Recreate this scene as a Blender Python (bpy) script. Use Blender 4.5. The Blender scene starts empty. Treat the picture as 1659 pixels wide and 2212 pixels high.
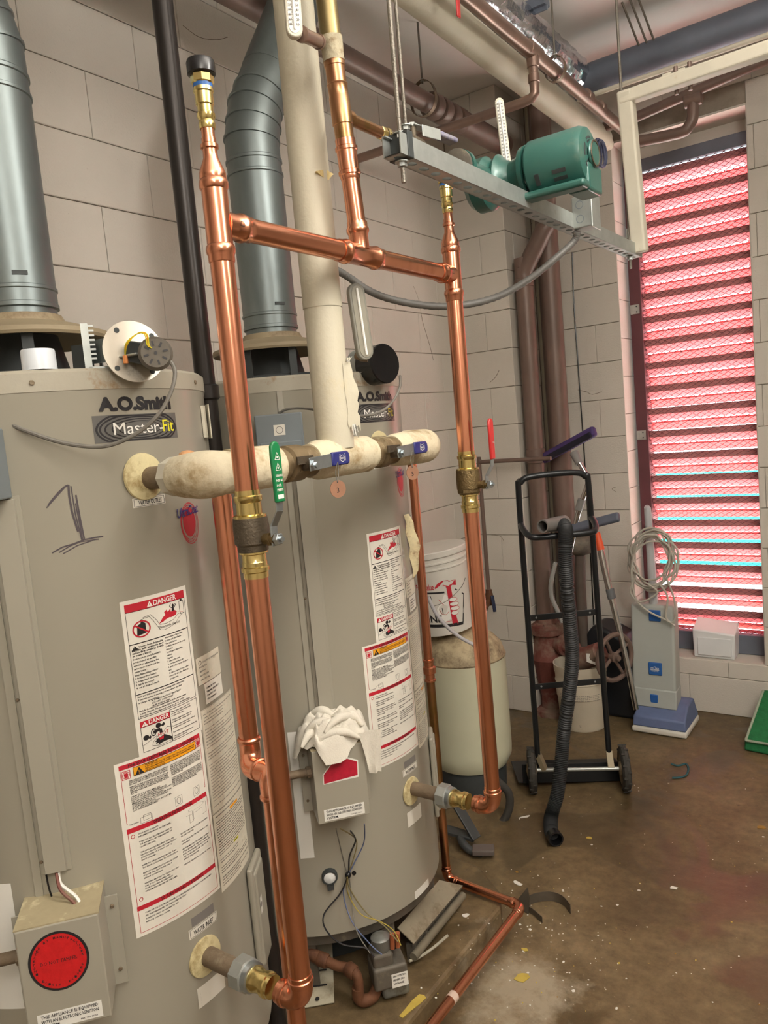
import bpy, bmesh, math, random
from mathutils import Vector as V, Matrix
random.seed(7)
SC = bpy.context.scene
COL = SC.collection
PI = math.pi
# ------------------------------------------------------------------ camera
RR = ((0.81481114, 0.57286416, -0.08893512),      # camera right  (world X = away from heater wall, Y = along it)
      (-0.00953976, -0.14013847, -0.99008596),    # camera down
      (-0.57964799, 0.80758149, -0.1087214))      # camera forward
FPX, CX, CY, EYE = 1645.89, 829.5, 1106.0, 1.665
cam = bpy.data.cameras.new('camera'); camo = bpy.data.objects.new('camera', cam); COL.objects.link(camo)
r_, d_, f_ = (V(q) for q in RR)
camo.matrix_world = Matrix(((r_.x, -d_.x, -f_.x, 0), (r_.y, -d_.y, -f_.y, 0), (r_.z, -d_.z, -f_.z, EYE), (0, 0, 0, 1)))
cam.sensor_fit = 'VERTICAL'; cam.sensor_height = 36; cam.sensor_width = 27; cam.lens = FPX / 2212 * 36
cam.clip_start = .02; cam.clip_end = 200
SC.camera = camo
# ------------------------------------------------------------------ world, lamps, exposure
w = bpy.data.worlds.new('world'); SC.world = w; w.use_nodes = True
wn = w.node_tree.nodes; wl = w.node_tree.links
bg = wn['Background']; bg.inputs[0].default_value = (.86, .93, 1.0, 1); bg.inputs[1].default_value = 9.0
def area(name, loc, size, sizey, power, colr, target):
    l = bpy.data.lights.new(name, 'AREA'); l.shape = 'RECTANGLE'; l.size = size; l.size_y = sizey; l.energy = power; l.color = colr
    o = bpy.data.objects.new(name, l); COL.objects.link(o); o.location = loc
    o.rotation_euler = (V(target) - V(loc)).to_track_quat('-Z', 'Y').to_euler(); return o
WARM = (1.0, .965, .90)
for lx_, ly_ in ((.45, 1.35), (.9, -.5)):      # strip lights shine down; the upward lamps are added fill to brighten the ceiling
    area('ceiling_lamp_light', (lx_, ly_, 2.66), .16, 1.2, 19, WARM, (lx_ - .9, ly_ + .3, .9))
    area('added_fill_uplight', (lx_, ly_, 2.78), .16, 1.2, 66, WARM, (lx_, ly_ + .01, 4))
su = bpy.data.lights.new('sun', 'SUN'); su.energy = 42; su.angle = .01; su.color = (1, .96, .9); suo = bpy.data.objects.new('sun', su); COL.objects.link(suo)
suo.rotation_euler = V((-.25, -.62, -.74)).to_track_quat('-Z', 'Y').to_euler()
SC.view_settings.view_transform = 'Standard'; SC.view_settings.look = 'None'
SC.view_settings.gamma = 1; SC.view_settings.use_curve_mapping = False
SC.view_settings.exposure = 0.25
# ------------------------------------------------------------------ pixel -> place helpers
EYEV = V((0, 0, EYE))
def ray(px, py):
    a = (px - CX) / FPX; b = (py - CY) / FPX
    return V((RR[0][i] * a + RR[1][i] * b + RR[2][i] for i in range(3)))
def PX(px, py, x): d = ray(px, py); return EYEV + d * (x / d.x)
def PY(px, py, y): d = ray(px, py); return EYEV + d * (y / d.y)
def PZ(px, py, z): d = ray(px, py); return EYEV + d * ((z - EYE) / d.z)
def PD(px, py, h): d = ray(px, py); return EYEV + d * (h / math.hypot(d.x, d.y))
# ------------------------------------------------------------------ materials
def s2l(c):
    c = c / 255.0
    return c / 12.92 if c <= .04045 else ((c + .055) / 1.055) ** 2.4
def rgb(c): return (s2l(c[0]), s2l(c[1]), s2l(c[2]), 1)
MATS = {}
def M(name, col, rough=.5, metal=0., var=.12, scale=6., stretch=(1, 1, 1), bump=0., bscale=60., stain=None, sscale=3., sthr=.55, swid=.15, trans=0., coat=0., spec=.5):
    if name in MATS: return MATS[name]
    m = bpy.data.materials.new(name); m.use_nodes = True; N = m.node_tree.nodes; L = m.node_tree.links
    b = N['Principled BSDF']; b.inputs['Roughness'].default_value = rough; b.inputs['Metallic'].default_value = metal
    b.inputs['Specular IOR Level'].default_value = spec
    if coat: b.inputs['Coat Weight'].default_value = coat; b.inputs['Coat Roughness'].default_value = .15
    c = rgb(col)
    tc = N.new('ShaderNodeTexCoord'); mp = N.new('ShaderNodeMapping'); mp.inputs['Scale'].default_value = stretch
    L.new(tc.outputs['Object'], mp.inputs['Vector'])
    out = None
    if var > 0:
        no = N.new('ShaderNodeTexNoise'); no.inputs['Scale'].default_value = scale; no.inputs['Detail'].default_value = 5; no.inputs['Roughness'].default_value = .65
        L.new(mp.outputs[0], no.inputs['Vector'])
        cr = N.new('ShaderNodeValToRGB'); cr.color_ramp.elements[0].position = .3; cr.color_ramp.elements[1].position = .7
        cr.color_ramp.elements[0].color = (c[0] * (1 - var), c[1] * (1 - var), c[2] * (1 - var), 1)
        cr.color_ramp.elements[1].color = (min(1, c[0] * (1 + var)), min(1, c[1] * (1 + var)), min(1, c[2] * (1 + var)), 1)
        L.new(no.outputs[0], cr.inputs[0]); out = cr.outputs[0]
    if stain:
        n2 = N.new('ShaderNodeTexNoise'); n2.inputs['Scale'].default_value = sscale; n2.inputs['Detail'].default_value = 8; n2.inputs['Roughness'].default_value = .7
        L.new(mp.outputs[0], n2.inputs['Vector'])
        r2 = N.new('ShaderNodeValToRGB'); r2.color_ramp.elements[0].position = sthr; r2.color_ramp.elements[1].position = min(1, sthr + swid)
        L.new(n2.outputs[0], r2.inputs[0])
        mx = N.new('ShaderNodeMix'); mx.data_type = 'RGBA'
        L.new(r2.outputs[0], mx.inputs[0])
        if out: L.new(out, mx.inputs[6])
        else: mx.inputs[6].default_value = c
        mx.inputs[7].default_value = rgb(stain); out = mx.outputs[2]
    if out: L.new(out, b.inputs['Base Color'])
    else: b.inputs['Base Color'].default_value = c
    if bump:
        n3 = N.new('ShaderNodeTexNoise'); n3.inputs['Scale'].default_value = bscale; n3.inputs['Detail'].default_value = 4
        L.new(mp.outputs[0], n3.inputs['Vector'])
        bp = N.new('ShaderNodeBump'); bp.inputs['Strength'].default_value = bump; bp.inputs['Distance'].default_value = .004
        L.new(n3.outputs[0], bp.inputs['Height']); L.new(bp.outputs[0], b.inputs['Normal'])
    if trans:
        tr = N.new('ShaderNodeBsdfTranslucent'); tr.inputs[0].default_value = c
        if out: L.new(out, tr.inputs[0])
        ms = N.new('ShaderNodeMixShader'); ms.inputs[0].default_value = trans
        L.new(b.outputs[0], ms.inputs[1]); L.new(tr.outputs[0], ms.inputs[2]); L.new(ms.outputs[0], N['Material Output'].inputs[0])
    MATS[name] = m; return m
def EM(name, col, s):
    m = bpy.data.materials.new(name); m.use_nodes = True; b = m.node_tree.nodes['Principled BSDF']
    b.inputs['Base Color'].default_value = rgb(col); b.inputs['Emission Color'].default_value = rgb(col); b.inputs['Emission Strength'].default_value = s; return m
block = M('painted_block', (206, 199, 188), .62, 0, .04, 2.2, bump=.35, bscale=130, stain=(158, 148, 130), sscale=34, sthr=.69, swid=.06)
mortar = M('mortar_joint', (150, 140, 126), .9, 0, .2, 12)
ceilm = M('ceiling_paint', (226, 221, 216), .8, 0, .05, 1.5, bump=.2, bscale=50, stain=(170, 160, 150), sscale=1.6, sthr=.62)
tankp = M('tank_enamel', (155, 150, 136), .32, 0, .03, 1.2, stain=(140, 126, 100), sscale=5, sthr=.74, swid=.2, stretch=(1, 1, .35), coat=.25)
tanktop = M('tank_top_rusty', (164, 158, 142), .5, 0, .06, 8, stain=(140, 112, 78), sscale=9, sthr=.60, swid=.1, bump=.2)
hoodm = M('hood_dusty_tan', (142, 128, 102), .65, 0, .12, 5, stain=(96, 74, 52), sscale=5, sthr=.6, swid=.15)
darkm = M('dark_sheet', (62, 66, 66), .6, .3, .25, 6)
galv = M('galvanized_steel', (120, 129, 129), .40, .7, .16, 9, stretch=(1, 1, .3), stain=(118, 126, 126), sscale=14, sthr=.52, swid=.2)
galvl = M('galvanized_light', (176, 180, 176), .45, .75, .12, 20, stain=(150, 142, 126), sscale=10, sthr=.62)
zinc = M('zinc_plated', (172, 180, 184), .28, .9, .12, 20)
copper = M('new_copper', (224, 154, 122), .24, 1., .08, 5, stretch=(1, 1, .25), stain=(176, 106, 78), sscale=7, sthr=.54, swid=.25)
copperd = M('aged_copper', (178, 132, 98), .3, 1., .2, 9, stretch=(1, 1, .4), stain=(146, 122, 70), sscale=8, sthr=.5, swid=.2)
olive = M('tarnished_copper', (144, 128, 90), .38, .9, .2, 9, stain=(90, 62, 46), sscale=7, sthr=.6)
brass = M('bright_brass', (226, 206, 140), .2, 1., .08, 14)
bronze = M('cast_bronze', (122, 104, 72), .5, .85, .18, 40, bump=.4, bscale=220)
bronzed = M('dark_cast_bronze', (96, 86, 72), .55, .7, .15, 40, bump=.4, bscale=220)
blackst = M('black_steel_pipe', (52, 48, 46), .33, .5, .3, 8, stretch=(1, 1, .2), stain=(88, 74, 66), sscale=9, sthr=.6)
blackp = M('black_plastic', (22, 22, 24), .25, 0, .1)
insul = M('white_jacket', (194, 187, 166), .55, 0, .05, 4, bump=.25, bscale=90, stain=(196, 180, 140), sscale=4, sthr=.62, swid=.2)
insuld = M('dirty_plaster_jacket', (205, 194, 166), .8, 0, .1, 8, bump=.7, bscale=70, stain=(150, 126, 86), sscale=7, sthr=.5, swid=.16)
browns = M('rusty_nipple', (118, 102, 82), .7, .2, .2, 20, bump=.4, bscale=120, stain=(150, 140, 118), sscale=12, sthr=.55)
brownp = M('brown_painted_pipe', (116, 96, 86), .42, .15, .2, 5, stretch=(1, 1, .4), stain=(134, 108, 92), sscale=6, sthr=.6)
brownc = M('brown_tarnished_copper', (142, 118, 106), .32, .6, .2, 7, stain=(142, 120, 108), sscale=7, sthr=.6)
redp = M('dusty_red_iron', (118, 66, 58), .75, .1, .2, 10, stain=(136, 116, 100), sscale=5, sthr=.46, bump=.4)
cream = M('cream_plastic', (206, 200, 182), .45, 0, .06, 10, stain=(180, 160, 120), sscale=12, sthr=.62)
ivory = M('flange_ring_cream', (206, 194, 150), .6, 0, .1, 20, stain=(150, 128, 84), sscale=14, sthr=.52)
green = M('pump_green', (48, 94, 85), .35, .1, .1, 6, stain=(92, 112, 98), sscale=5, sthr=.62, coat=.3)
greend = M('pump_green_dark', (44, 86, 78), .5, .1, .15, 6)
whitep = M('white_plastic', (224, 226, 226), .4, 0, .03, 6)
whited = M('scuffed_white_plastic', (206, 202, 192), .5, 0, .06, 6, stain=(140, 128, 110), sscale=8, sthr=.66)
grayw = M('gray_cable', (112, 108, 100), .55, 0, .15, 30)
conduit = M('gray_flex_conduit', (112, 110, 106), .5, .1, .12, 30)
graybox = M('gray_enclosure', (118, 126, 130), .45, .1, .08, 4, stain=(96, 92, 84), sscale=8, sthr=.66)
blueh = M('blue_vinyl', (44, 48, 112), .38, 0, .08, 20)
greenh = M('green_vinyl', (24, 120, 70), .35, 0, .08, 20)
redh = M('red_vinyl', (184, 44, 44), .32, 0, .08, 20)
blackframe = M('black_painted_tube', (34, 36, 38), .32, .2, .2, 10, stain=(150, 146, 140), sscale=26, sthr=.72, swid=.03)
rubber = M('black_rubber', (56, 53, 48), .8, 0, .15, 20)
rustg = M('rusty_gas_pipe', (110, 72, 48), .75, .3, .25, 14, bump=.5, stain=(78, 50, 36), sscale=10, sthr=.5)
castg = M('cast_gray', (104, 98, 88), .65, .4, .2, 14, stain=(150, 140, 120), sscale=14, sthr=.6, bump=.3)
ragm = M('white_rag_cloth', (214, 208, 194), .9, 0, .06, 14, stain=(176, 156, 120), sscale=8, sthr=.66, bump=.3, bscale=300)
foil = M('aluminium_foil', (196, 200, 204), .22, 1., .1, 20, bump=1., bscale=34)
expt = M('cream_tank_paint', (198, 197, 170), .5, 0, .05, 3, stain=(110, 92, 70), sscale=9, sthr=.66, swid=.14)
exptop = M('cream_tank_rusty_dome', (176, 160, 128), .7, 0, .15, 8, stain=(96, 78, 58), sscale=9, sthr=.45, swid=.2)
vacg = M('vacuum_gray', (168, 172, 166), .5, 0, .04, 6, stain=(120, 112, 100), sscale=7, sthr=.68)
vacb = M('vacuum_blue', (40, 92, 160), .45, 0, .06, 10)
vacbase = M('vacuum_blue_gray', (96, 110, 146), .6, 0, .12, 12, stain=(150, 140, 140), sscale=12, sthr=.64)
purple = M('purple_brush', (70, 52, 104), .7, 0, .15, 30)
chrome = M('chrome_tube', (190, 190, 190), .16, 1., .05, 10)
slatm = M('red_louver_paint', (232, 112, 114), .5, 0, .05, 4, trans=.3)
slatlit = M('skylit_pink_band', (246, 186, 188), .5, 0, .04, 4, trans=.45)  # bright sky-lit band of each slat, painted in as a paler pink
lipm = M('maroon_louver_edge', (186, 122, 122), .55, 0, .12, 8)
framem = M('maroon_frame', (96, 52, 58), .55, 0, .1, 8)
slate = M('dark_slate_metal', (104, 110, 122), .5, .3, .15, 4)
greenm = M('green_mat', (30, 110, 62), .9, 0, .2, 40, bump=.8, bscale=200)
paper = M('label_paper', (222, 218, 206), .4, 0, .02, 10)
paperd = M('yellowed_label', (208, 202, 184), .5, 0, .08, 10, stain=(150, 128, 90), sscale=20, sthr=.62)
ink = M('label_black', (34, 32, 34), .5, 0, 0)
inkg = M('label_grey', (120, 116, 112), .5, 0, 0)
inkr = M('label_red', (186, 36, 52), .45, 0, .04)
inky = M('label_orange', (232, 158, 28), .45, 0, .04)
inkyel = M('label_yellow', (214, 208, 48), .45, 0, .0)
inkw = M('label_white', (226, 224, 216), .45, 0, 0)
inkm = M('marker_ink', (74, 66, 70), .6, 0, .2)
plogo = M('logo_panel_grey', (96, 94, 90), .4, 0, .05)
concf = None
# ------------------------------------------------------------------ mesh builder
def perp(d):
    d = d.normalized(); a = V((0, 0, 1)) if abs(d.z) < .9 else V((1, 0, 0))
    u = d.cross(a).normalized(); return u, d.cross(u).normalized()
class MB:
    def __init__(s): s.v = []; s.f = []; s.m = []; s.mats = []; s.flat = set()
    def mi(s, m):
        if m is None: m = s.mats[0] if s.mats else None
        if m not in s.mats: s.mats.append(m)
        return s.mats.index(m)
    def add(s, vs, fs, m):
        o = len(s.v); k = s.mi(m); s.v += [V(q) for q in vs]
        for f in fs: s.f.append([i + o for i in f]); s.m.append(k)
        return s
    def box(s, c, size, m, rot=None, ax=None):
        c = V(c); x, y, z = (q / 2 for q in size)
        if ax: X, Y, Z = ax
        else:
            X, Y, Z = V((1, 0, 0)), V((0, 1, 0)), V((0, 0, 1))
            if rot is not None:
                R = Matrix.Rotation(rot, 3, 'Z'); X = R @ X; Y = R @ Y
        vs = [c + X * (x * a) + Y * (y * b) + Z * (z * e) for a in (-1, 1) for b in (-1, 1) for e in (-1, 1)]
        return s.add(vs, [(0, 1, 3, 2), (4, 6, 7, 5), (0, 4, 5, 1), (2, 3, 7, 6), (0, 2, 6, 4), (1, 5, 7, 3)], m)
    def bar(s, a, b, w, h, m, up=V((0, 0, 1))):
        a = V(a); b = V(b); d = (b - a); L = d.length; d.normalize(); side = d.cross(V(up))
        side = side.normalized() if side.length > 1e-5 else perp(d)[0]
        return s.box((a + b) / 2, (L, w, h), m, ax=(d, side, side.cross(d).normalized()))
    def rev(s, p0, d, prof, m, n=20, caps=True, u=None, twist=0):
        p0 = V(p0); d = V(d).normalized(); a, b = perp(d); vs = []; fs = []
        for t, r in prof:
            for i in range(n):
                q = 2 * PI * i / n + twist; vs.append(p0 + d * t + (a * math.cos(q) + b * math.sin(q)) * r)
        for j in range(len(prof) - 1):
            for i in range(n):
                k = (i + 1) % n; fs.append((j * n + i, j * n + k, (j + 1) * n + k, (j + 1) * n + i))
        if caps:
            if prof[0][1] > 1e-5: fs.append(tuple(range(n)))
            if prof[-1][1] > 1e-5: fs.append(tuple((len(prof) - 1) * n + i for i in range(n - 1, -1, -1)))
        return s.add(vs, fs, m)
    def cyl(s, a, b, r, m, n=16, r2=None, caps=True):
        a = V(a); b = V(b); return s.rev(a, b - a, [(0, r), ((b - a).length, r if r2 is None else r2)], m, n, caps)
    def tube(s, pts, r, m, n=8, smooth=0, caps=True, closed=False, sq=1.0):
        P = [V(p) for p in pts]
        if smooth: P = spline(P, smooth, closed)
        N = len(P); vs = []; fs = []; T = []
        for i in range(N):
            if closed: t = P[(i + 1) % N] - P[i - 1]
            else: t = P[min(i + 1, N - 1)] - P[max(i - 1, 0)]
            T.append(t.normalized())
        a, b = perp(T[0])
        for i in range(N):
            a = (a - T[i] * a.dot(T[i])).normalized(); b = T[i].cross(a)
            rr = r[min(int(i * len(r) / N), len(r) - 1)] if isinstance(r, (list, tuple)) else (r(i / (N - 1)) if callable(r) else r)
            for k in range(n):
                q = 2 * PI * k / n; vs.append(P[i] + (a * math.cos(q) + b * math.sin(q) * sq) * rr)
        for i in range(N if closed else N - 1):
            j = (i + 1) % N
            for k in range(n):
                l = (k + 1) % n; fs.append((i * n + k, i * n + l, j * n + l, j * n + k))
        if caps and not closed: fs.append(tuple(range(n - 1, -1, -1))); fs.append(tuple((N - 1) * n + k for k in range(n)))
        return s.add(vs, fs, m)
    def prism(s, poly, c, U, W, th, m):   # 2D polygon in plane (U,W), centred thickness th
        c = V(c); U = V(U).normalized(); W = V(W).normalized(); Nn = U.cross(W).normalized(); n = len(poly)
        vs = [c + U * a + W * b + Nn * (e * th / 2) for e in (-1, 1) for a, b in poly]
        fs = [tuple(range(n - 1, -1, -1)), tuple(range(n, 2 * n))] + [(i, (i + 1) % n, n + (i + 1) % n, n + i) for i in range(n)]
        return s.add(vs, fs, m)
    def sphere(s, c, r, m, n=14, k=8, sc=(1, 1, 1)):
        c = V(c); vs = [c + V((0, 0, r * sc[2]))]; fs = []
        for j in range(1, k):
            t = PI * j / k
            for i in range(n): vs.append(c + V((r * math.sin(t) * math.cos(2 * PI * i / n) * sc[0], r * math.sin(t) * math.sin(2 * PI * i / n) * sc[1], r * math.cos(t) * sc[2])))
        vs.append(c - V((0, 0, r * sc[2]))); e = len(vs) - 1
        for i in range(n):
            l = (i + 1) % n; fs.append((0, 1 + i, 1 + l)); fs.append((e, 1 + (k - 2) * n + l, 1 + (k - 2) * n + i))
            for j in range(k - 2): fs.append((1 + j * n + i, 1 + (j + 1) * n + i, 1 + (j + 1) * n + l, 1 + j * n + l))
        return s.add(vs, fs, m)
    def build(s, name, parent=None, smooth=True, bevel=0, ang=35, recalc=True, segs=2):
        me = bpy.data.meshes.new(name)
        off = V((0, 0, 0)); q = parent
        while q is not None: off += q.location; q = q.parent
        me.from_pydata([v - off for v in s.v], [], s.f)
        for m in s.mats: me.materials.append(m)
        me.polygons.foreach_set('material_index', s.m)
        if recalc:
            bm = bmesh.new(); bm.from_mesh(me); bmesh.ops.recalc_face_normals(bm, faces=bm.faces); bm.to_mesh(me); bm.free()
        if smooth: me.shade_smooth(); me.set_sharp_from_angle(angle=math.radians(ang))
        o = bpy.data.objects.new(name, me); COL.objects.link(o)
        if parent: o.parent = parent
        if bevel:
            md = o.modifiers.new('bevel', 'BEVEL'); md.width = bevel; md.segments = segs; md.limit_method = 'ANGLE'; md.angle_limit = math.radians(40)
        return o
def spline(P, k, closed=False):
    out = []; N = len(P); rng = N if closed else N - 1
    for i in range(rng):
        if closed: p0, p1, p2, p3 = P[i - 1], P[i], P[(i + 1) % N], P[(i + 2) % N]
        else: p0, p1, p2, p3 = P[max(i - 1, 0)], P[i], P[i + 1], P[min(i + 2, N - 1)]
        for j in range(k):
            t = j / k; out.append(.5 * ((2 * p1) + (p2 - p0) * t + (2 * p0 - 5 * p1 + 4 * p2 - p3) * t * t + (3 * p1 - p0 - 3 * p2 + p3) * t ** 3))
    if not closed: out.append(P[-1])
    return out
def thing(name, label, cat, loc=(0, 0, 0), group=None):
    o = bpy.data.objects.new(name, None); COL.objects.link(o); o.location = loc; o.empty_display_size = .05
    o['label'] = label; o['category'] = cat
    if group: o['group'] = group
    return o
def tag(o, label, cat, group=None, kind=None):
    o['label'] = label; o['category'] = cat
    if group: o['group'] = group
    if kind: o['kind'] = kind
    return o
def struct(o): o['kind'] = 'structure'; return o
def screw(mb, p, n, r=.004, m=None): mb.rev(V(p), n, [(0, r), (.002, r), (.003, r * .7)], m or galvl, 6)
# ------------------------------------------------------------------ flat print
TXT = {}
def text2d(st, bold=0., res=1):
    k = (st, bold, res)
    if k in TXT: return TXT[k]
    cu = bpy.data.curves.new('t', 'FONT'); cu.body = st; cu.size = 1; cu.resolution_u = res; cu.offset = bold
    o = bpy.data.objects.new('t', cu); COL.objects.link(o)
    me = bpy.data.meshes.new_from_object(o.evaluated_get(bpy.context.evaluated_depsgraph_get()))
    vs = [(v.co.x, v.co.y) for v in me.vertices]; fs = [tuple(p.vertices) for p in me.polygons]
    bpy.data.objects.remove(o); bpy.data.curves.remove(cu); bpy.data.meshes.remove(me)
    x0 = min(v[0] for v in vs); x1 = max(v[0] for v in vs)
    vs = [((x - x0) / (x1 - x0), y) for x, y in vs]
    TXT[k] = (vs, fs, x1 - x0); return TXT[k]
class Print:
    """flat print laid on a surface: mp(u, v, off) gives the point on the surface"""
    def __init__(s, mp): s.mp = mp; s.b = MB(); s.k = 0.0012
    def rect(s, u0, v0, u1, v1, m, off=.0004, n=None, slant=0):
        n = n or max(1, int(abs(u1 - u0) / .012)); vs = []
        for i in range(n + 1):
            u = u0 + (u1 - u0) * i / n; dz = slant * (i / n)
            vs += [s.mp(u, v0 + dz, off), s.mp(u, v1 + dz, off)]
        s.b.add(vs, [(2 * i, 2 * i + 2, 2 * i + 3, 2 * i + 1) for i in range(n)], m); return s
    def frame(s, u0, v0, u1, v1, w, m, off=.0008):
        s.rect(u0, v0, u1, v0 + w, m, off); s.rect(u0, v1 - w, u1, v1, m, off); s.rect(u0, v0 + w, u0 + w, v1 - w, m, off, 1); s.rect(u1 - w, v0 + w, u1, v1 - w, m, off, 1); return s
    def poly(s, pts, m, off=.0008): s.b.add([s.mp(u, v, off) for u, v in pts], [tuple(range(len(pts)))], m); return s
    def line(s, pts, w, m, off=.001):
        for (a, b), (c, d) in zip(pts, pts[1:]):
            L = math.hypot(c - a, d - b) or 1; nx, ny = -(d - b) / L * w / 2, (c - a) / L * w / 2
            s.poly([(a + nx, b + ny), (a - nx, b - ny), (c - nx, d - ny), (c + nx, d + ny)], m, off)
        return s
    def disc(s, u, v, ru, rv, m, off=.0008, n=20, hole=0):
        if not hole: return s.poly([(u + ru * math.cos(2 * PI * i / n), v + rv * math.sin(2 * PI * i / n)) for i in range(n)], m, off)
        vs = []
        for i in range(n):
            c, q = math.cos(2 * PI * i / n), math.sin(2 * PI * i / n); vs += [s.mp(u + ru * c, v + rv * q, off), s.mp(u + ru * hole * c, v + rv * hole * q, off)]
        s.b.add(vs, [(2 * i, (2 * i + 2) % (2 * n), (2 * i + 3) % (2 * n), 2 * i + 1) for i in range(n)], m); return s
    def text(s, st, u, v, h, m, width=None, bold=0., off=.0012, slant=0, maxw=None):
        if h < .0045 and bold < .024: bold = .024
        vs, fs, w = text2d(st, bold, 4 if h > .0078 else 1); sc = h / .72; W = width or w * sc
        if maxw and W > maxw: W = maxw
        s.b.add([s.mp(u + x * W, v + y * sc + x * slant, off) for x, y in vs], fs, m); return s
    def build(s, name, parent): return s.b.build(name, parent, smooth=False, recalc=False)
def planemap(o, U, W):
    o = V(o); U = V(U).normalized(); W = V(W).normalized(); n = U.cross(W)
    return lambda u, v, off: o + U * u + W * v + n * off
# ================================================================== SETTING
WX, YA, YB, XA = -2.11, 3.80, 4.15, -1.79          # left wall plane, two planes of the far wall, step between them
OX0, OX1, OZ0, OZ1 = -1.32, -.676, .29, 3.03       # louver opening
CZ = 3.37
def floor_material():
    m = bpy.data.materials.new('wet_concrete'); m.use_nodes = True; N = m.node_tree.nodes; L = m.node_tree.links; b = N['Principled BSDF']
    tc = N.new('ShaderNodeTexCoord')
    def noise(sc, det=6, ro=.6, dist=0):
        n = N.new('ShaderNodeTexNoise'); n.inputs['Scale'].default_value = sc; n.inputs['Detail'].default_value = det; n.inputs['Roughness'].default_value = ro; n.inputs['Distortion'].default_value = dist
        L.new(tc.outputs['Object'], n.inputs['Vector']); return n.outputs[0]
    def ramp(src, stops):
        r = N.new('ShaderNodeValToRGB'); e = r.color_ramp.elements
        e[0].position, e[0].color = stops[0]; e[1].position, e[1].color = stops[-1]
        for p, c in stops[1:-1]: q = e.new(p); q.color = c
        L.new(src, r.inputs[0]); return r.outputs[0]
    def mix(f, a, c):
        x = N.new('ShaderNodeMix'); x.data_type = 'RGBA'; L.new(f, x.inputs[0]); L.new(a, x.inputs[6])
        if isinstance(c, tuple): x.inputs[7].default_value = c
        else: L.new(c, x.inputs[7])
        return x.outputs[2]
    base = ramp(noise(1.7, 8, .65, .4), [(.3, rgb((90, 75, 53))), (.5, rgb((114, 97, 70))), (.7, rgb((134, 117, 90)))])
    fine = ramp(noise(24, 8, .75), [(.3, (.5, .48, .44, 1)), (.7, (1.2, 1.17, 1.14, 1))])
    mu = N.new('ShaderNodeMix'); mu.data_type = 'RGBA'; mu.blend_type = 'MULTIPLY'; mu.inputs[0].default_value = .8; L.new(base, mu.inputs[6]); L.new(fine, mu.inputs[7])
    wet = ramp(noise(2.3, 5, .55, .8), [(.52, (0, 0, 0, 1)), (.57, (1, 1, 1, 1))])
    wetm = N.new('ShaderNodeMath'); wetm.operation = 'MULTIPLY'; wetm.inputs[1].default_value = .55; L.new(wet, wetm.inputs[0])
    c1 = mix(wetm.outputs[0], mu.outputs[2], rgb((74, 61, 43)))
    sp = ramp(noise(60, 3, .6), [(.68, (0, 0, 0, 1)), (.74, (1, 1, 1, 1))]); pt = ramp(noise(2.0, 3), [(.5, (0, 0, 0, 1)), (.62, (1, 1, 1, 1))])
    mm = N.new('ShaderNodeMath'); mm.operation = 'MULTIPLY'; L.new(sp, mm.inputs[0]); L.new(pt, mm.inputs[1])
    c2 = mix(mm.outputs[0], c1, rgb((214, 206, 190)))
    dk = ramp(noise(13, 6, .7, .3), [(.66, (0, 0, 0, 1)), (.72, (1, 1, 1, 1))])
    dm = N.new('ShaderNodeMath'); dm.operation = 'MULTIPLY'; dm.inputs[1].default_value = .75; L.new(dk, dm.inputs[0])
    c3 = mix(dm.outputs[0], c2, rgb((70, 54, 40)))
    mid = ramp(noise(5.5, 7, .7, .5), [(.3, (.70, .68, .64, 1)), (.7, (1.16, 1.15, 1.12, 1))])
    m2 = N.new('ShaderNodeMix'); m2.data_type = 'RGBA'; m2.blend_type = 'MULTIPLY'; m2.inputs[0].default_value = .9; L.new(c3, m2.inputs[6]); L.new(mid, m2.inputs[7])
    # pale spilled plaster stain beside the pad
    vd = N.new('ShaderNodeVectorMath'); vd.operation = 'DISTANCE'; L.new(tc.outputs['Object'], vd.inputs[0]); q_ = PZ(1120, 2150, 0); vd.inputs[1].default_value = (q_.x, q_.y, 0)
    ad = N.new('ShaderNodeMath'); ad.operation = 'ADD'; nn = noise(7, 6, .7); sc_ = N.new('ShaderNodeMath'); sc_.operation = 'MULTIPLY'; sc_.inputs[1].default_value = .55; L.new(nn, sc_.inputs[0]); L.new(vd.outputs['Value'], ad.inputs[0]); L.new(sc_.outputs[0], ad.inputs[1])
    pm = ramp(ad.outputs[0], [(.34, (.62, .62, .62, 1)), (.47, (0, 0, 0, 1))])
    c3 = mix(pm, m2.outputs[2], rgb((176, 164, 142)))
    L.new(c3, b.inputs['Base Color'])
    ro = N.new('ShaderNodeMapRange'); ro.inputs[3].default_value = .55; ro.inputs[4].default_value = .28; L.new(wet, ro.inputs[0]); L.new(ro.outputs[0], b.inputs['Roughness'])
    bp = N.new('ShaderNodeBump'); bp.inputs['Strength'].default_value = .3; bp.inputs['Distance'].default_value = .006; L.new(noise(18, 8, .7), bp.inputs['Height']); L.new(bp.outputs[0], b.inputs['Normal'])
    return m
concf = floor_material()
fl = MB(); fl.box((.3, 1.1, -.1), (5.4, 7.2, .2), concf); struct(fl.build('floor', smooth=False))
ce = MB(); ce.box((.3, 1.0, CZ + .1), (5.4, 7.0, .2), ceilm); struct(ce.build('ceiling', smooth=False))
wL = MB(); wL.box((WX - .118, 1.1, CZ / 2), (.22, 7, CZ), mortar); wall_left = struct(wL.build('wall_left', smooth=False))
wB = MB()
def bx(mb, x0, x1, y0, y1, z0, z1, m): return mb.box(((x0 + x1) / 2, (y0 + y1) / 2, (z0 + z1) / 2), (x1 - x0, y1 - y0, z1 - z0), m)
e = .008
bx(wB, WX - .1, XA - e, YA + e, YB + .28, 0, CZ, mortar)
bx(wB, XA - e, OX0 - e, YB + e, YB + .28, 0, CZ, mortar)
bx(wB, OX1 + e, 2.9, YB + e, YB + .28, 0, CZ, mortar)
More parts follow.
